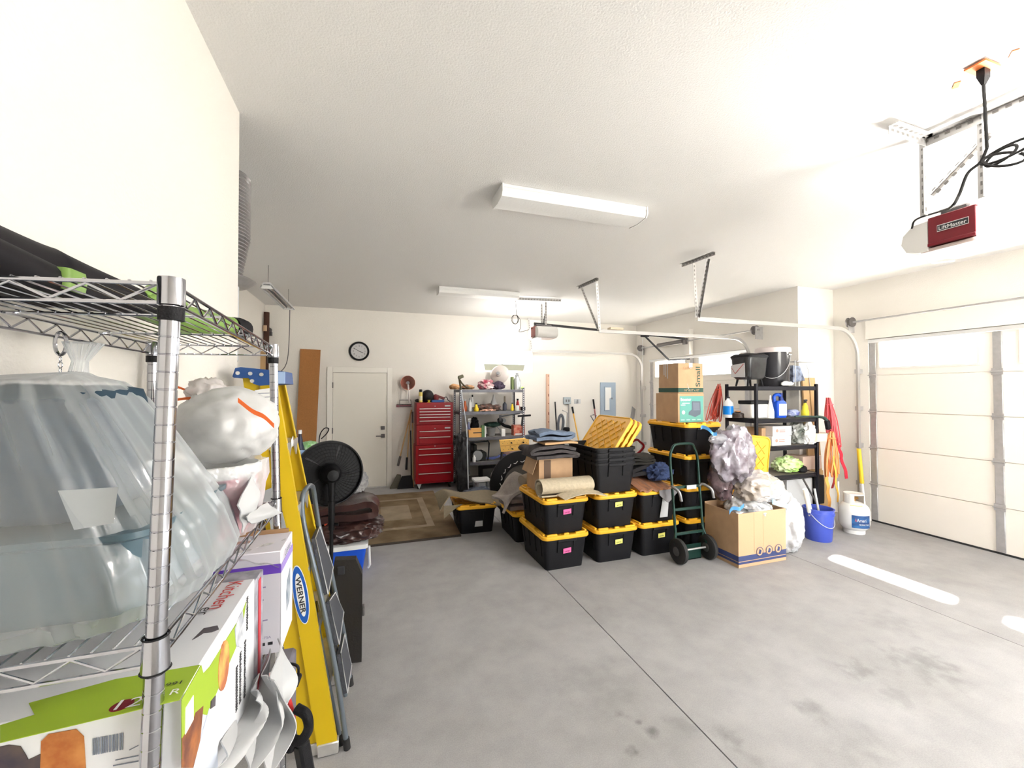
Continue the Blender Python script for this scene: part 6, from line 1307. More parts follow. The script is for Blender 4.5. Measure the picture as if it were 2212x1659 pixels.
# ---------------------------------------------------------------- second shelf: big clear bag with blue bedding
def ringed(levels, seed=0, amp=.03, n=56, fold=.05, nz=14):
    rings = []
    L = len(levels)
    for k in range((L-1)*nz+1):
        i = min(k//nz, L-2); f = k/nz-i; a, b = levels[i], levels[i+1]; z, cx, cy, rx, ry = [a[j]*(1-f)+b[j]*f for j in range(5)]
        r = []
        for j in range(n):
            an = 2*PI*j/n; w = 1 + .045*math.sin(an*15+2.5*noise.noise(V(an*1.2, z*2, 1)))*(k/((L-1)*nz))**.6 + .02*math.sin(an*34+z*9) + noise.noise(V(math.cos(an)*1.6, math.sin(an)*1.6, z*5+seed))*amp*2 + fold*math.sin(an*11+seed+3*noise.noise(V(an, z*3, seed)))*.5*noise.noise(V(an*2, z*1.5, seed+4)) + fold*.6*(0.5-abs(noise.noise(V(math.cos(an)*4, math.sin(an)*4, z*4+seed)))*2)
            c_, s_ = math.cos(an), math.sin(an); p = .8
            r.append(V(max(-.664, cx+rx*w*math.copysign(abs(c_)**p, c_)), cy+ry*w*math.copysign(abs(s_)**p, s_), z))
        rings.append(r)
    return rings
t = T('clear_bag', 'large milky clear plastic bag of blue bedding on the second wire shelf', 'bag', (-.46, 1.0, 1.39))
mb = MB(); mb.loft(ringed([(1.391, -.462, .985, .17, .225), (1.42, -.460, .985, .180, .237), (1.50, -.475, .98, .170, .228), (1.58, -.497, .97, .148, .208), (1.66, -.518, .96, .128, .185), (1.735, -.54, .95, .108, .158), (1.768, -.55, .95, .085, .125), (1.778, -.54, .965, .04, .06), (1.785, -.522, .985, .012, .014), (1.805, -.520, .985, .010, .011), (1.84, -.515, .985, .026, .026)], 3, .015, 110, .035, 9)); part('film', mb, film('bag_film', (.84, .88, .89), .26, .2, .25, .9, 9), t, smooth=80)
def bounded(mb, x=-.655):
    for v in mb.v: v.x = max(v.x, x)
    return mb
mb = MB(); mb.rr((-.478, .985, 1.396), [(.26, .34, .05, 0), (.28, .37, .05, .02), (.285, .385, .05, .12), (.30, .40, .05, .125), (.30, .40, .05, .135)], 6)
for v in mb.v: v.x = max(v.x, -.655); 
part('storage_bin', mb, mat('bin_teal', (.075, .125, .155), .35), t)
mb = MB(); mb.rr((-.520, .963, 1.545), [(.18, .27, .05, 0), (.20, .30, .06, .02), (.195, .28, .06, .09), (.175, .25, .06, .16), (.15, .22, .05, .205), (.11, .17, .04, .215)], 6); mb.v = [v + V(noise.noise(v*9)*.014, noise.noise(v*9+V(5,0,0))*.014, noise.noise(v*8)*.01) for v in mb.v]; bounded(mb); part('folded_bedding', mb, mat('bedding_blue', (.018, .05, .085), .85, var=.3, vs=7), t, smooth=60)
mb = MB(); mb.bb((-.50, .745, 1.50), (-.38, .75, 1.57)); mb.v = [PY(a, b, .775) for a, b in ((125, 1060), (255, 1052), (245, 1130), (160, 1145))] + [PY(a, b, .778) for a, b in ((125, 1060), (255, 1052), (245, 1130), (160, 1145))]; mb.f = [(0,1,2,3), (7,6,5,4), (0,4,5,1), (1,5,6,2), (2,6,7,3), (3,7,4,0)]; part('white_patch', mb, mat('patch_grey', (.44, .47, .49), .6), t)  # pale patch added for the white area seen through the film

# white drawstring bag
t = T('drawstring_bag', 'white kitchen bin bag with orange drawstring on the second wire shelf', 'bag', (-.39, 1.36, 1.55))
mb = MB(); mb.blob((-.395, 1.375, 1.655), (.125, .13, .105), .10, 1.3, 73, 5, .05, None, .9); 
for v in mb.v:
    k = max(0, (v.z-1.72)/.05); v.x -= .01*k
mb.v = [v if v.x > -.66 else V(-.66, v.y, v.z) for v in mb.v]; part('bag_body', mb, film('bin_bag_film', (.88, .88, .88), .78, .35, .12, .9, 9), t, smooth=80)
mb = MB(); mb.blob(PY(448, 848, 1.36), (.046, .045, .042), .2, 1.8, 74, 4, .2, None); part('tied_neck', mb, film('bin_bag_pink', (.90, .84, .82), .75, .35, .12), t, smooth=80)
mb = MB(); mb.blob((-.40, 1.37, 1.645), (.10, .105, .085), .2, 2.2, 75, 3, .2, None); part('contents', mb, mat('bag_stuffing', (.62, .62, .60), .8, col2=(.40, .40, .39), vs=8), t)
def ribbon(px, Yv, wd, m_, par, nm='drawstring'):
    P = bez([PY(a, b, Yv) for a, b in px], 5); mb = MB(); n = len(P)-1
    mb.sheet(lambda u, v: P[min(int(u*n), n)] + V(.0, 0, (v-.5)*wd), n, 2, .0015); return part(nm, mb, m_, par)
m_or = mat('drawstring_orange', (.85, .16, .03), .5)
ribbon([(514, 864), (545, 888), (570, 900), (592, 920)], 1.215, .012, m_or, t); ribbon([(384, 863), (400, 861), (418, 860)], 1.33, .007, m_or, t); ribbon([(384, 836), (412, 845), (420, 834)], 1.35, .006, m_or, t)
# pink pail in clear film
t = T('pink_pail', 'pink pail with white rim wrapped in clear film under the white bin bag', 'bucket', (-.385, 1.235, 1.39))
c = V(-.385, 1.235, 1.39); mb = MB(); mb.lathe([(.075, 0), (.080, .01), (.098, .145)], c, n=32); part('pail', mb, mat('pail_pink', (.62, .13, .20), .5, col2=(.85, .45, .50), vs=14), t)
mb = MB(); mb.lathe([(.101, .146), (.104, .15), (.104, .172), (.098, .175), (.096, .15)], c, n=32); part('rim', mb, m_white, t)
mb = MB(); mb.loft([[V(c.x+r*math.cos(2*PI*j/40)*(1+.07*math.sin(j*2.1+k)), c.y+r*math.sin(2*PI*j/40)*(1+.05*math.sin(j*1.7)), c.z+z) for j in range(40)] for k, (r, z) in enumerate(((.088, .0), (.098, .03), (.108, .09), (.118, .14), (.115, .18)))], False); part('wrap_film', mb, film('pail_film', (.95, .93, .94), .35, .2, .25, .8, 30), t, smooth=80)
# white plastic tongue sticking out at the rear post
def pxsheet(name, corners, X, m_, label, cat, bulge=.03, nu=16, nv=12, th=.003, parent=None, wav=.002, seed=0):
    A_, B2, C2, D2 = [PX(a, b, X) if not isinstance(a, Vector) else a for a, b in corners]
    def fn(u, v):
        p = A_.lerp(B2, u).lerp(D2.lerp(C2, u), v); return p + V(bulge*math.sin(PI*u)*math.sin(PI*v) + wav*math.sin(u*13+v*5+seed), 0, wav*.6*math.sin(v*11+seed))
    mb = MB(); mb.sheet(fn, nu, nv, th)
    return part(name, mb, m_, parent) if parent else one(name, mb, m_, label, cat, tuple(D2), smooth=70)
m_tissue = mat('thin_white_plastic', (.55, .56, .57), .6)
pxsheet('plastic_flap', ((548, 1010), (556, 1085), (525, 1150), (515, 1090)), -.29, m_tissue, 'white plastic sheeting hanging beside the pink pail', 'plastic sheet', .02)
pxsheet('plastic_flap', ((530, 1118), (575, 1086), (608, 1108), (545, 1132)), -.275, m_tissue, 'white plastic tongue sticking out at the rear chrome post', 'plastic sheet', .02, seed=2)

# ---------------------------------------------------------------- third shelf: appliance cartons
XF, YF, ZT_ = -.268, .752, 1.302
m_bw = mat('box_gloss_white', (.82, .83, .86), .4); m_lg = mat('print_lime', (.36, .52, .04), .5); m_ol = mat('print_lime', (.36, .52, .04), .5)
m_br = mat('print_muffin', (.42, .12, .02), .5, col2=(.62, .25, .06), vs=40); m_bk2 = mat('print_dark_muffin', (.04, .03, .05), .5, col2=(.10, .07, .06), vs=30)
t = T('appliance_carton', 'large white and lime kitchen appliance carton with food pictures, nearest on the wire shelf', 'box', (-.46, .94, 1.005))
mb = MB(); mb.bb((-.664, YF, 1.006), (XF, 1.135, ZT_), .002); part('carton', mb, m_bw, t)
def fpoly(nm, pts, m_, plane='X', par=None, lift=.0008):
    if plane == 'X': P = [PX(a, b, XF) for a, b in pts]; off = V(lift, 0, 0)
    elif plane == 'Y': P = [PY(a, b, YF) for a, b in pts]; off = V(0, -lift, 0)
    else: P = [PZ(a, b, ZT_) for a, b in pts]; off = V(0, 0, lift)
    P = [p + off*.2 for p in P]; mb = MB(); mb.poly(P, off); return part(nm, mb, m_, par or t)
# lid print: lime band along the front of the top and grey area behind it
fpoly('printed_band', [(0, 1606), (388, 1513), (432, 1437), (250, 1468), (62, 1520), (75, 1545), (0, 1568)], m_lg, 'Z')
fpoly('printed_ring', [(237 + 42*math.cos(a) - 0, 1528 - 11*math.sin(a) - 11*math.cos(a)) for a in [2*PI*i/20 for i in range(20)]] and [(263+28*math.cos(a), 1526-14*math.cos(a)*.75+9*math.sin(a)) for a in [2*PI*i/20 for i in range(20)]], mat('print_maroon', (.20, .01, .02), .5), 'Z', lift=.0016)
text(t, '12', PZ(244, 1538, ZT_)+V(0,0,.0012), (1,0,0), (0,1,0), .020, m_paper, w=.030, name='number')
text(t, 'R', PZ(365, 1505, ZT_)+V(0,0,.0012), (1,0,0), (0,1,0), .012, m_paper, w=.012)
text(t, '991', PZ(355, 1487, ZT_)+V(0,0,.0012), (1,0,0), (0,1,0), .008, m_ink, w=.020)
text(t, 'Kitchen', V(XF-.050, 1.125, ZT_+.001), (0,-1,0), (1,0,0), .030, m_redp, w=.125)
text(t, 'er', PZ(478, 1310, ZT_)+V(-.035,0,.001), (0,-1,0), (1,0,0), .016, m_ink, w=.03)
fpoly('printed_pan', [(415, 1383), (440, 1358), (470, 1352), (473, 1360), (458, 1366), (440, 1368), (428, 1376)], mat('print_pan', (.10, .09, .10), .5), 'Z')
# right face
mX = lambda pts, nm, mm, l=.0010: fpoly(nm, pts, mm, 'X', lift=l)
mX([(391, 1512), (433, 1437), (438, 1455), (452, 1440), (520, 1330), (531, 1300), (524, 1345), (508, 1400), (465, 1500), (447, 1545), (425, 1540), (414, 1560), (405, 1600), (391, 1640)], 'printed_lime_area', m_lg)
mX([(481+11*math.cos(a)+4*math.sin(a)*1.2, 1438+55*math.sin(a)*-1) for a in [2*PI*i/20 for i in range(20)]], 'food_picture', mat('print_sausage', (.50, .16, .07), .4, col2=(.85, .55, .15), vs=28), .0018)
mX([(514, 1335), (522, 1320), (527, 1370), (520, 1400), (508, 1395), (505, 1360)], 'appliance_picture', mat('print_steel', (.35, .38, .45), .4, col2=(.85, .87, .9), vs=30), .0018)
mX([(398, 1530), (415, 1502), (415, 1555), (397, 1588)], 'barcode_label', m_paper, .0018)
mX([(391, 1595), (414, 1560), (420, 1540), (437, 1525), (430, 1600), (415, 1659), (391, 1659)], 'roast_picture', mat('print_roast', (.50, .18, .05), .4, col2=(.16, .05, .03), vs=22), .0014)
mX([(453, 1515), (463, 1503), (462, 1525), (452, 1532)], 'printed_knob', mat('print_pan', (.10, .09, .10), .5), .002)
mX([(430, 1600), (450, 1530), (466, 1560), (468, 1659), (415, 1659)], 'printed_jug', mat('print_paleblue', (.66, .72, .84), .4), .0016)
for k, (xx, y0_, y1_) in enumerate(((510, 1440, 1540), (518, 1410, 1520), (528, 1385, 1510), (533, 1290, 1362))):
    p0, p1 = PX(xx, y0_, XF), PX(xx-1, y1_, XF); L = p0.z-p1.z; mb = MB(); rr_ = random.Random(k)
    z = p0.z
    while z > p1.z+.004:
        h = rr_.uniform(.0015, .0045); mb.bb((XF+.0008, p0.y-.004, z-h), (XF+.0016, p0.y+.005+.003*rr_.random(), z-.0006)); z -= h+.0022
    part('printed_text_column', mb, m_ink, t, kind='stuff')
mb = MB(); mb.bb((XF-.012, .80, ZT_-.0006), (XF+.001, 1.134, ZT_+.0009)); part('lid_seam', mb, mat('seam_brown', (.22, .09, .06), .7), t) if False else None
# front face
fY = lambda pts, nm, mm, l=.0010: fpoly(nm, pts, mm, 'Y', lift=l)
fY([(90, 1600), (105, 1585), (165, 1574), (182, 1590), (186, 1659), (88, 1659)], 'muffin_picture', m_br)
fY([(0, 1612), (20, 1608), (45, 1611), (56, 1628), (62, 1640), (88, 1628), (88, 1659), (0, 1659)], 'muffin_picture', m_bk2)
mb = MB(); rr_ = random.Random(4); x = 201
while x < 264:
    wd = rr_.uniform(1.2, 3.6); ys = 1594 - (x-201)*.19; q = [PY(x, ys, YF), PY(x+wd, ys-.2, YF), PY(x+wd, ys+36, YF), PY(x, ys+36.2, YF)]; mb.poly([p-V(0,.0006,0) for p in q], (0, -.0006, 0)); x += wd + rr_.uniform(1.5, 3.5)
part('barcode', mb, mat('print_grey', (.22, .25, .32), .5), t, kind='stuff')
mb = MB()
for k, (x0_, x1_, y_) in enumerate(((280, 300, 1618), (250, 300, 1640), (245, 300, 1652))): q = [PY(x0_, y_, YF), PY(x1_, y_-10, YF), PY(x1_, y_-8, YF), PY(x0_, y_+2, YF)]; mb.poly([p-V(0,.0006,0) for p in q], (0, -.0006, 0))
part('printed_lines', mb, mat('print_grey', (.22, .25, .32), .5), t, kind='stuff')

# purple striped carton
m_lil = mat('box_lilac_white', (.72, .70, .76), .5); m_pur = mat('print_purple', (.15, .06, .50), .5)
X2, Y2, Z0_, Z2 = -.250, 1.335, 1.005, 1.292
t = T('appliance_carton', 'white appliance carton with purple stripe behind the lime carton', 'box', (-.44, 1.42, Z0_))
mb = MB(); mb.bb((-.655, Y2, Z0_), (X2, 1.51, Z2), .002); part('carton', mb, m_lil, t)
patch('printed_stripe', t, (-.655, Y2-.0005, Z2-.062), (1,0,0), (0,0,1), .655+X2, .026, m_pur, .001); patch('printed_stripe', t, (X2+.0005, Y2, Z2-.062), (0,1,0), (0,0,1), .175, .022, mat('print_lavender', (.36, .27, .66), .5), .001)
patch('white_side_panel', t, (X2+.0003, Y2, Z0_), (0,1,0), (0,0,1), .175, .225, m_bw, .0005); 
mb = MB(); mb.poly([(X2+.001, Y2+.09, Z2-.12), (X2+.001, Y2+.13, Z2-.10), (X2+.001, Y2+.135, Z2-.17), (X2+.001, Y2+.12, Z2-.20), (X2+.001, Y2+.08, Z2-.21), (X2+.001, Y2+.075, Z2-.15)], (.0008, 0, 0)); part('appliance_picture', mb, mat('print_steelblue', (.16, .22, .30), .4, col2=(.5, .55, .6), vs=30), t)
text(t, 'Cuisinart', (X2+.001, Y2+.045, Z2-.034), (0,1,0), (0,0,1), .020, mat('print_navy2', (.04, .05, .12), .5), w=.09)
m_gt = mat('print_greytext', (.30, .26, .42), .6)
for s_, zz, w_ in (('one-cup cup size', .135, .060), ('PUSH', .117, .022), ('start pulse', .104, .05), ('recipes', .070, .028), ('warm and serve', .047, .058)): pass
for zz, x0_, w_ in ((.185, .012, .055), (.160, .012, .022), (.150, .012, .05), (.118, .018, .028), (.092, .012, .06)): patch('printed_line', t, (X2-.092+x0_-.012, Y2-.0005, Z0_+zz), (1,0,.06), (-.06,0,1), w_, .0035, m_gt, .0008)
text(t, 'MODEL FS-75A', (X2-.095, Y2-.001, Z0_+.045), (1,0,0), (0,0,1), .007, m_gt, w=.072)
for i in range(4): patch('printed_icon', t, (X2-.088+.019*i, Y2-.0005, Z0_+.026), (1,0,0), (0,0,1), .012, .008, mat('print_red_dk', (.45, .08, .14), .5) if i == 0 else m_ink, .0008)
mb = MB(); mb.sheet(lambda u, v: V(X2-.15+.145*u, Y2-.004+.10*v*(u), Z2+.002-.045*(1-v)*u+.003*math.sin(u*17+v*9)), 20, 12, .0012); part('wrinkled_tape', mb, m_tape, t, smooth=70)
mb = MB(); mb.bb((-.655, 1.50, Z2), (X2-.01, 1.509, Z2+.012)); part('raised_flap', mb, m_cardd, t)
patch('oval_print', t, (-.42, 1.43, Z2+.0005), (1,0,.0), (0,1,0), .075, .022, mat('print_brownish', (.40, .25, .22), .6), .0008)
# thin black and red carton between them
t = T('slim_carton', 'slim black carton with red stripe wedged between the lime and purple-striped cartons', 'box', (-.40, 1.19, 1.005)); mb = MB(); mb.bb((-.64, 1.145, 1.006), (-.272, 1.235, 1.285), .002); part('carton', mb, mat('slim_grey', (.20, .20, .24), .5, col2=(.55, .55, .62), vs=18), t)
patch('red_stripe', t, (-.2715, 1.185, 1.006), (0,1,0), (0,0,1), .022, .27, mat('stripe_red', (.60, .05, .07), .5), .001)

# things below: paper, tissue box, cords at rear post
def droop(label, top, out, bot, X, depth, seed):
    # top edge runs along the shelf rim, belly swings out over the edge, bottom hangs
    a, b, c2 = [PX(p[0], p[1], X) for p in (top, out, bot)]
    back = V(-.02, depth, .0)
    def fn(u, v):
        p = a.lerp(b, u)*(1-u) + b.lerp(c2, u)*u
        return p + back*v + V(.028*math.sin(v*PI*1.3+seed)*math.sin(u*PI) + .008*math.sin(u*9+v*7+seed), 0, .012*math.sin(v*6+seed)*(1-u*.5))
    mb = MB(); mb.sheet(fn, 20, 16, .0025); one('plastic_wrap', mb, m_tissue, label, 'plastic sheet', tuple(c2), smooth=75)
droop('inner sheet of thin white plastic drooping under the lime carton', (548, 1520), (560, 1560), (470, 1700), -.24, .10, .5)
droop('middle sheet of white plastic drooping right of the lime carton', (570, 1480), (606, 1545), (520, 1720), -.225, .12, 1.4)
droop('outer curled sheet of white plastic below the purple-striped carton', (588, 1478), (650, 1550), (560, 1740), -.20, .16, 2.6)
t = T('tissue_box', 'pink and white tissue pack between the chrome post and lime carton', 'box', (-.29, 1.40, .80)); q = PY(578, 1475, 1.42); mb = MB(); mb.rr((q.x-.0, 1.42, q.z-.075), [(.07, .09, .015, 0), (.075, .095, .02, .06), (.05, .07, .02, .085)]); part('pack', mb, m_white, t)
mb = MB(); mb.rr((q.x, 1.42, q.z+.0105), [(.04, .055, .01, 0), (.038, .05, .01, .002)]); part('pink_print', mb, mat('print_pinkish', (.85, .52, .47), .6), t)
t = T('jump_starter', 'dark grey and red charger with black cable by the rear chrome post', 'charger', (-.27, 1.62, .45))
q = PY(625, 1500, 1.62); mb = MB(); mb.bb((q.x-.05, 1.60, .52), (q.x+.01, 1.70, q.z+.12), .01); part('case', mb, mat('charger_grey', (.16, .15, .18), .5), t)
mb = MB(); mb.tube([PY(612, 1430, 1.585), PY(621, 1500, 1.585), PY(634, 1545, 1.585), PY(634, 1570, 1.585)], .007, n=8); part('red_trim', mb, m_redp, t)
mb = MB(); mb.tube(bez([PY(603, 1440, 1.59), PY(625, 1434, 1.57), PY(643, 1440, 1.56), PY(645, 1458, 1.56)]), .0045, n=8); mb.beam(PY(646, 1456, 1.56), PY(636, 1483, 1.56), .022, .022, bev=.005); mb.beam(PY(636, 1480, 1.56), PY(626, 1490, 1.57), .03, .02, bev=.004); part('cable_plug', mb, m_blk, t)
mb = MB(); mb.tube(bez([PY(640, 1530, 1.57), PY(662, 1545, 1.55), PY(666, 1575, 1.55), PY(650, 1600, 1.55), PY(632, 1600, 1.57), PY(625, 1620, 1.57)]), .016, n=10); mb.beam(PY(650, 1600, 1.58), PY(668, 1700, 1.60), .05, .04, bev=.008); part('clamp', mb, m_blk, t)

# ================================================================ yellow step ladder folded against the partition
m_fy = mat('fiberglass_yellow', (.66, .45, .005), .5, var=.08, vs=3); m_cb2 = mat('ladder_blue', (.012, .06, .22), .5)
t = T('step_ladder', 'tall yellow fibreglass step ladder with blue top leaning behind the wire shelving', 'ladder', (-.25, 2.4, 0))
def chan(mb, b, tp_, wb, wt, s, th=.004, fl=.030):
    """C channel: web on the outside, flanges turned by s along Y"""
    b, tp_ = Vector(b), Vector(tp_); rings = []
    for p, w_ in ((b, wb), (tp_, wt)):
        h = w_/2; rings.append([p+V(x, y*s, 0) for x, y in ((-h, 0), (h, 0), (h, fl), (h-th, fl), (h-th, th), (-h+th, th), (-h+th, fl), (-h, fl))])
    mb.loft(rings); return mb
NFb, NFt = PY(709, 1630, 2.18), PY(577, 815, 2.20); NFb.z = .02
NRb, NRt = PY(668, 1628, 2.20), PY(540, 815, 2.22); NRb.z = .02
FFb, FFt = V(NFb.x+.01, 2.72, .02), PY(598, 815, 2.42); FRb_, FRt_ = V(NRb.x, 2.68, .02), V(NRt.x+.01, 2.40, NRt.z)
for nm, b, tp_, s in (('front_rail', NFb, NFt, 1), ('front_rail', FFb, FFt, -1), ('rear_rail', NRb, NRt, 1), ('rear_rail', FRb_, FRt_, -1)):
    mb = MB(); chan(mb, b, tp_, .088 if 'front' in nm else .075, .070 if 'front' in nm else .06, s); part(nm, mb, m_fy, t, smooth=20)
    mb = MB(); mb.bb((b.x-.048, b.y-.006 if s > 0 else b.y-.04, 0.002), (b.x+.046, b.y+.04 if s > 0 else b.y+.006, .06), .004); part('foot', mb, m_alu, t)
for k in range(1, 6):
    z = .3*k; f = (z-.02)/(NFt.z-.02); a = NFb.lerp(NFt, f); b = FFb.lerp(FFt, (z-.02)/(FFt.z-.02))
    mb = MB(); mb.poly([(a.x-.04, a.y+.006, z-.03), (a.x+.042, a.y+.006, z-.03), (b.x+.042, b.y-.006, z-.03), (b.x-.04, b.y-.006, z-.03)], (0, 0, .03)); st_ = part('step', mb, m_alu, t)
    mb = MB(); mb.poly([(a.x+.036, a.y+.01, z-.03), (b.x+.036, b.y-.01, z-.03), (b.x+.036, b.y-.04, z-.085), (b.x+.036, b.y-.10, z-.03), (a.x+.036, a.y+.10, z-.03), (a.x+.036, a.y+.04, z-.085)], (.006, 0, 0)); part('step_brace', mb, m_alu, t)
    if k == 5: patch('warning_sticker', t, (a.x+.045, a.y+.07, z-.03), (0,1,.35), (0,-.3,1), .05, .04, m_paper, .001)
    a = NRb.lerp(NRt, f); b = FRb_.lerp(FRt_, f); mb = MB(); mb.beam(a+V(0,.006,0), b-V(0,.006,0), .03, .03); part('rear_brace', mb, m_alu, t)
mb = MB(); mb.poly([PY(a, b, 2.165) for a, b in ((502, 813), (508, 795), (520, 793), (612, 802), (615, 829), (560, 833), (547, 829), (536, 816), (505, 816))], (0, .22, 0)); cp = part('top_cap', mb, m_cb2, t)
for a, b in ((514, 806), (541, 807), (565, 809), (545, 823)): q = PY(a, b, 2.165); mb = MB(); mb.cyl(q, q-V(0,.006,0), .0085, n=10); part('rivet', mb, m_alu, cp)
q = PY(606, 815, 2.165); mb = MB(); mb.bb((q.x-.012, 2.157, q.z-.03), (q.x+.02, 2.164, q.z+.026), .002); part('cap_highlight', mb, mat('cap_highlight_blue', (.32, .44, .66), .5), t)  # pale blue piece paints the highlight on the cap's edge
mb = MB(); mb.poly([PY(a, b, 2.185) for a, b in ((566, 1062), (600, 1048), (604, 1080), (628, 1180), (612, 1300), (590, 1180), (584, 1130), (575, 1110), (566, 1080))], (0, -.006, 0)); part('gusset', mb, m_grey, t)
# instruction sheet on the rail
ax_ = (NFt-NFb).normalized(); rt = V(ax_.z, 0, -ax_.x)
def onrail(px, py, d=.0): q = PY(px, py, 2.19); f = (q.z-NFb.z)/(NFt.z-NFb.z); p = NFb.lerp(NFt, f); return V(q.x, p.y-.001-d, q.z)
mb = MB(); mb.poly([onrail(*p) for p in ((549, 843), (584, 838), (592, 925), (566, 932))], (0, -.0012, 0)); sh = part('instruction_sheet', mb, m_paper, t)
mb = MB()
for i in range(9):
    yy_ = 850+i*8.5; p, q = onrail(553+i*1.7, yy_, .0013), onrail(582+i*.9, yy_-1, .0013); mb.beam(p, q, .0008, .003, up=(0,0,1))
part('printed_text', mb, mat('print_grey', (.22, .25, .32), .5), sh, kind='stuff')
c_ = onrail(650, 1284, .001)
for nm, ra, rb, mm, lf in (('badge_border', .142, .032, m_paper, 0), ('badge_blue', .137, .029, mat('badge_blue', (.01, .10, .45), .4), .0012), ('badge_white', .104, .0175, m_paper, .0024)):
    mb = MB(); mb.poly([c_ - V(0,lf,0) + ax_*ra*math.cos(a) + rt*rb*math.sin(a) for a in [2*PI*i/32 for i in range(32)]], (0, -.0012, 0)); part(nm, mb, mm, t)
text(t, 'WERNER', c_ + ax_*.088 - rt*.0115 - V(0, .0038, 0), -ax_, rt, .023, m_ink, w=.176, bold=.02)

# ================================================================ grey folding step stool
t = T('step_stool', 'grey tube folding step stool with three ribbed treads beside the yellow ladder', 'step stool', (-.15, 2.4, 0))
m_tb = mat('tube_grey', (.15, .18, .21), .35, .4); m_td = mat('tread_grey', (.065, .07, .085), .6, bump=.6, bs=70, stretch=(1, 8, 1))
n0 = PZ(750, 1617); n0.z = .0; f0 = PZ(758, 1480); f0.z = 0.0; r0 = PZ(737, 1607); r0.z = 0
nt = [n0, PY(727, 1460, 2.21), PY(698, 1310, 2.22), PY(676, 1215, 2.24), PY(658, 1140, 2.26), PY(652, 1095, 2.28)]
ft = [PY(678, 1062, 2.56), PY(690, 1140, 2.60), PY(711, 1217, 2.61), PY(727, 1294, 2.62), PY(744, 1375, 2.63), f0]
top = [PY(656, 1065, 2.32), PY(666, 1051, 2.40), PY(673, 1050, 2.48)]
mb = MB(); mb.tube(bez(nt + top + ft, 5), .0125, n=12); part('front_frame', mb, m_tb, t)
fr = [r0, PY(706, 1460, 2.24), PY(676, 1300, 2.25), PY(659, 1215, 2.27), PY(650, 1160, 2.29)]
mb = MB(); mb.tube(bez(fr, 5), .0115, n=12); part('rear_frame', mb, m_tb, t)
fb = [V(p.x+.0, p.y+.34, p.z) for p in fr]; mb = MB(); mb.tube(bez(fb, 5), .0115, n=12); part('rear_frame', mb, m_tb, t)
for p in (n0, f0, r0): mb = MB(); mb.cyl(p+V(0,0,.0), p+V(-.006,0,.05), .0165, n=12); part('rubber_foot', mb, m_rub, t)
def tread(pn0, pn1, pf0, pf1):
    mb = MB(); P = [Vector(p) for p in (pn0, pn1, pf1, pf0)]; mb.poly(P, (.018, -.0, .004)); tr = part('tread', mb, m_td, t)
    mb = MB(); P2 = [p+V(.019, 0, .004) for p in P]; mb.tube(P2, .003, n=6, closed=True); part('tread_edge', mb, m_lgrey, tr)
tread(PY(672, 1165, 2.25), PY(700, 1286, 2.25), PY(683, 1140, 2.58), PY(712, 1228, 2.59))
tread(PY(702, 1302, 2.25), PY(724, 1395, 2.25), PY(717, 1282, 2.59), PY(735, 1325, 2.60))
tread(PY(727, 1415, 2.24), PY(742, 1500, 2.24), PY(737, 1372, 2.60), PY(752, 1440, 2.61))
mb = MB(); mb.beam(PY(681, 1300, 2.25), PY(685, 1322, 2.25), .012, .02); part('latch', mb, m_chrome, t)

# ================================================================ black case, fan, cooler and bags behind
t = T('instrument_case', 'flat black hard case standing upright on the floor beside the step stool', 'case', (-.14, 2.86, 0))
mb = MB(); mb.loft([[V(x, y, z) for x, y in ((x0, y0), (x1, y0-.03), (x1, y1-.03), (x0, y1))] for z, x0, x1, y0, y1 in ((.003, -.245, -.068, 2.88, 2.96), (.56, -.25, -.066, 2.88, 2.96), (.66, -.235, -.105, 2.885, 2.955))]); part('shell', mb, mat('case_black', (.03, .027, .025), .5, bump=.3, bs=80), t)
q = PY(736, 1232, 2.855); mb = MB(); mb.bb((q.x-.02, 2.855, q.z-.03), (q.x+.022, 2.875, q.z+.02), .003); part('latch_recess', mb, m_ink, t)
q = PY(786, 1323, 2.85); mb = MB(); mb.bb((-.068, 2.86, q.z-.03), (-.05, 2.93, q.z+.02), .005); part('side_handle', mb, m_galvd, t)
# pedestal fan
FC = V(-.33, 3.55, 1.10); t = T('pedestal_fan', 'black pedestal fan with round wire guard seen from behind', 'fan', (FC.x, FC.y, 0))
fd = V(.25, -1, .05).normalized(); m_fb = mat('fan_black', (.006, .006, .007), .45, spec=.25)
U, W = MB().frame(fd)
mb = MB()
for rr_, off in [(r, -.045*(1-((r-.07)/.18)**2)) for r in (.085, .11, .135, .16, .185, .21, .232)]:
    for s in (1, -1): mb.tube([FC+fd*(s*-off)+ (U*math.cos(a)+W*math.sin(a))*rr_ for a in [2*PI*i/48 for i in range(48)]], .0011, n=4, closed=True)
part('guard_rings', mb, m_fb, t)
mb = MB()
for i in range(48):
    a = 2*PI*i/48
    for s in (1, -1):
        pts = []
        for k in range(6):
            r = .075+.175*k/5; aa = a + .25*(k/5)*s; pts.append(FC+fd*(s*.045*(1-((r-.07)/.18)**2))+(U*math.cos(aa)+W*math.sin(aa))*r)
        mb.tube(pts, .0011, n=3)
part('guard_wires', mb, m_fb, t, kind='stuff')
mb = MB(); mb.lathe([(.243, -.03), (.252, -.03), (.255, 0), (.252, .03), (.243, .03), (.246, 0)], FC, fd, 64); part('outer_band', mb, m_fb, t)
for i in range(5):
    a = 2*PI*i/5+.3; mb = MB()
    def fb_(u, v, a=a): r = .05+.165*u; an = a + (v-.5)*(.40+.25*u) ; return FC - fd*(.01) + (U*math.cos(an)+W*math.sin(an))*r + fd*(.022*(v-.5))
    mb.sheet(fb_, 8, 8, .003); part('blade', mb, mat('blade_grey', (.02, .02, .023), .4, spec=.4), t)
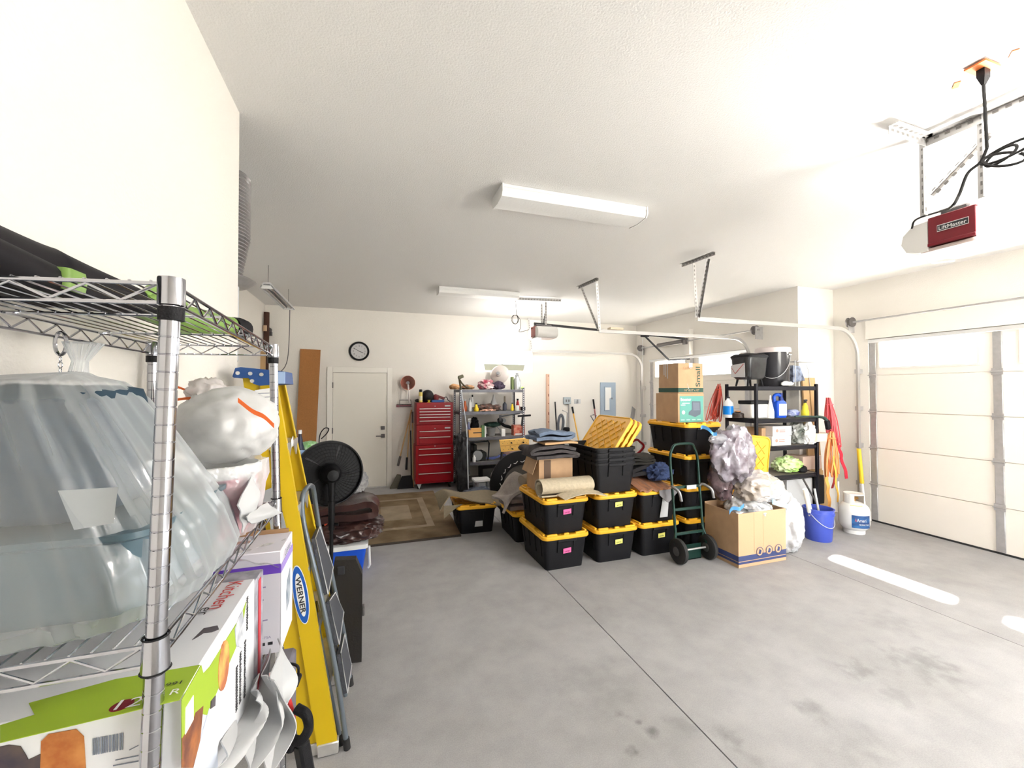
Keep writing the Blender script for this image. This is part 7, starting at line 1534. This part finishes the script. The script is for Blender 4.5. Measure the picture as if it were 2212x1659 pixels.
mb = MB(); mb.lathe([(.075, .04), (.08, .05), (.075, .07), (.06, .10), (.055, .15), (.04, .175), (.0, .18)], FC, fd, 28); part('motor', mb, m_fb, t)
mb = MB(); mb.cyl(FC-fd*.06, FC-fd*.04, .06, n=24); part('front_badge', mb, m_fb, t)
mb = MB(); mb.cyl(FC+fd*.11-V(0,0,.05), FC+fd*.11-V(0,0,.20), .028, .022, n=14); mb.cyl(FC+fd*.11-V(0,0,.20), FC+fd*.11-V(0,0,.42), .026, .022, n=14); part('neck', mb, m_fb, t)
fb0 = FC+fd*.11; mb = MB(); mb.cyl(V(fb0.x, fb0.y, .03), V(fb0.x, fb0.y, .72), .014, n=12); part('pole', mb, m_fb, t)
mb = MB(); mb.lathe([(.20, 0), (.20, .012), (.05, .035), (.02, .05)], (fb0.x, fb0.y, 0), n=36); part('base', mb, m_fb, t)
mb = MB(); mb.cyl(fb0-V(0,0,.38)+V(.02,0,0), fb0-V(0,0,.38)+V(.05,-.01,0), .012, n=10); part('height_knob', mb, m_fb, t)
# loop handle behind the fan
Ys = 4.95; xa, xb = PY(688, 985, Ys).x, PY(735, 985, Ys).x; t = T('suitcase', 'black upright travel bag with a loop handle standing behind the fan', 'suitcase', ((xa+xb)/2, Ys, 0)); mb = MB(); mb.bb((xa, Ys-.1, .0), (xb, Ys+.1, 1.0), .02); part('body', mb, m_blk, t)
mb = MB(); h0 = PY(690, 975, Ys); h0.z = 1.0; mb.tube(bez([h0, PY(690, 945, Ys), PY(700, 926, Ys), PY(710, 926, Ys), PY(706, 936, Ys), PY(694, 948, Ys)]), .011, n=8, flat=.5); part('loop_handle', mb, m_blk, t)
# cooler with brown bags
cx0, cx1 = PY(690, 1200, 4.2).x, PY(795, 1200, 4.2).x
t = T('blue_cooler', 'blue cooler box with white lid and handle on the floor under the brown bags', 'cooler', ((cx0+cx1)/2, 4.4, 0))
mb = MB(); mb.rr(((cx0+cx1)/2, 4.42, 0.002), [(cx1-cx0-.10, .34, .03, 0), (cx1-cx0-.03, .40, .04, .235)]); part('cooler_body', mb, m_blue, t)
mb = MB(); mb.rr(((cx0+cx1)/2, 4.42, .238), [(cx1-cx0, .43, .04, 0), (cx1-cx0, .43, .04, .04), (cx1-cx0-.06, .38, .04, .055)]); part('lid', mb, m_white, t)
mb = MB(); mb.tube([(cx1+.008, 4.26, .24), (cx1+.015, 4.28, .05), (cx1+.0, 4.30, .02)], .013, n=8); part('handle', mb, m_white, t)
m_br1 = mat('bag_brown', (.055, .022, .018), .28, col2=(.025, .012, .012), vs=5, bump=.3, bs=50, coat=.4)
cxm = PY(750, 1150, 4.2).x
mb = MB(); mb.blob((cxm+.0, 4.38, .40), (.33, .24, .115), .12, 1.6, 81, 5, .16, .95, .8); one('brown_bag', mb, m_br1, 'dark brown glossy bag crumpled on the blue cooler, lower of two', 'bag', (cxm, 4.38, .29), 'brown bags', smooth=60)
folded('brown_bag', 'dark brown folded upholstery cover with beige top above the crumpled brown bag', 'cover', (cxm-.02, 4.40, .505), .56, .42, .20, 2, m_br1, seed=4, amp=.02)
mb = MB(); mb.blob((PY(762, 1060, 4.5).x, 4.62, .80), (.14, .14, .13), .2, 1.7, 83, 4, .2, .8); one('fleece_throw', mb, mat('fleece_white', (.42, .41, .40), .9, col2=(.22, .22, .23), vs=12), 'pale grey fleece bundle behind the fan on the brown cover', 'blanket', (PY(762, 1060, 4.5).x, 4.62, .70), smooth=60)
mb = MB(); mb.bb((cxm-.22, 4.46, .0), (cxm+.26, 4.78, .695), .01); one('storage_box', mb, mat('box_shadow', (.10, .09, .085), .7), 'dark storage box behind the blue cooler and the brown bags', 'box', (cxm, 4.85, 0)) if False else None
t = T('snack_packet', 'red and yellow snack packet on the cooler lid left of the brown bags', 'packet', PY(708, 1185, 4.15)); mb = MB(); mb.poly([PY(a, b, 4.22) for a, b in ((699, 1128), (706, 1138), (712, 1160), (718, 1182), (712, 1188), (704, 1170))], (.0, .03, 0)); zq = min(v.z for v in mb.v); mb.v = [v+V(0, 0, .2945-zq) for v in mb.v]; part('packet', mb, mat('packet_red', (.75, .05, .04), .35, col2=(.9, .65, .1), vs=25), t)

# ================================================================ cluttered bench behind the fan
bxa, bxb = PY(630, 980, 4.9).x-.25, PY(684, 980, 4.9).x
t = T('workbench', 'dark workbench covered in bottles and bags in the far left bay behind the fan', 'workbench', ((bxa+bxb)/2, 5.1, 0))
mb = MB(); mb.bb((bxa, 4.75, .99), (bxb, 5.5, 1.03), .004); part('bench_top', mb, mat('bench_wood', (.12, .08, .06), .7), t)
for x in (bxa+.04, bxb-.04):
    for y in (4.79, 5.46): mb = MB(); mb.bb((x-.03, y-.03, 0), (x+.03, y+.03, .99)); part('leg', mb, m_blkm, t)
mb = MB(); mb.bb((bxa+.04, 5.0, .30), (bxb-.04, 5.45, .33)); part('lower_shelf', mb, mat('bench_wood', (.12, .08, .06), .7), t)
zb_ = 1.031; bxx = lambda px, y=4.9: PY(px, 940, y).x
bottle('bottle', 'bright cyan bottle on the bench just right of the yellow ladder', 'bottle', (bxx(634, 4.95), 4.95, zb_), .30, .033, mat('cyan_plastic', (.0, .30, .65), .35), mat('cyan_plastic', (.0, .30, .65), .35), None, 'can')
bottle('bottle', 'dark bottle with white tip on the bench', 'bottle', (bxx(648, 4.9), 4.9, zb_), .30, .045, mat('dk_bottle', (.02, .025, .06), .3), m_white, None, 'pear')
blobthing('green_net_bag', 'light green netting bag on the bench right of the dark bottle', 'bag', (bxx(668, 5.0), 5.0, zb_+.105), (.115, .09, .06), mat('net_green', (.18, .50, .12), .6, col2=(.65, .85, .6), vs=20), seed=91, flatz=None)
crate('carton', 'grey carton under the green netting bag on the bench', (bxx(655), 4.9, zb_), (bxx(682), 5.15, zb_+.06), mat('grey_carton', (.35, .35, .40), .7), tape=False)
blobthing('blue_bag', 'blue plastic bag on the bench beside the ladder', 'bag', (bxx(652, 4.8), 4.8, zb_+.05), (.09, .05, .05), mat('bag_blue2', (.02, .12, .38), .35, col2=(.3, .45, .7), vs=16), seed=92)
blobthing('parts_heap', 'dark heap of brown and red odds and ends on the floor under the bench', 'clutter', ((bxa+bxb)/2+.1, 4.62, .38), (.30, .12, .48), mat('heap_dark', (.05, .04, .035), .7, col2=(.22, .12, .07), vs=16), seed=93, ridge=.25, flatz=.79, kind='stuff')
crate('carton', 'orange-brown carton behind the fan guard', (bxx(672, 4.45), 4.5, .0), (bxx(700, 4.45), 4.62, .72), mat('card_orange', (.50, .22, .06), .8), tape=False)
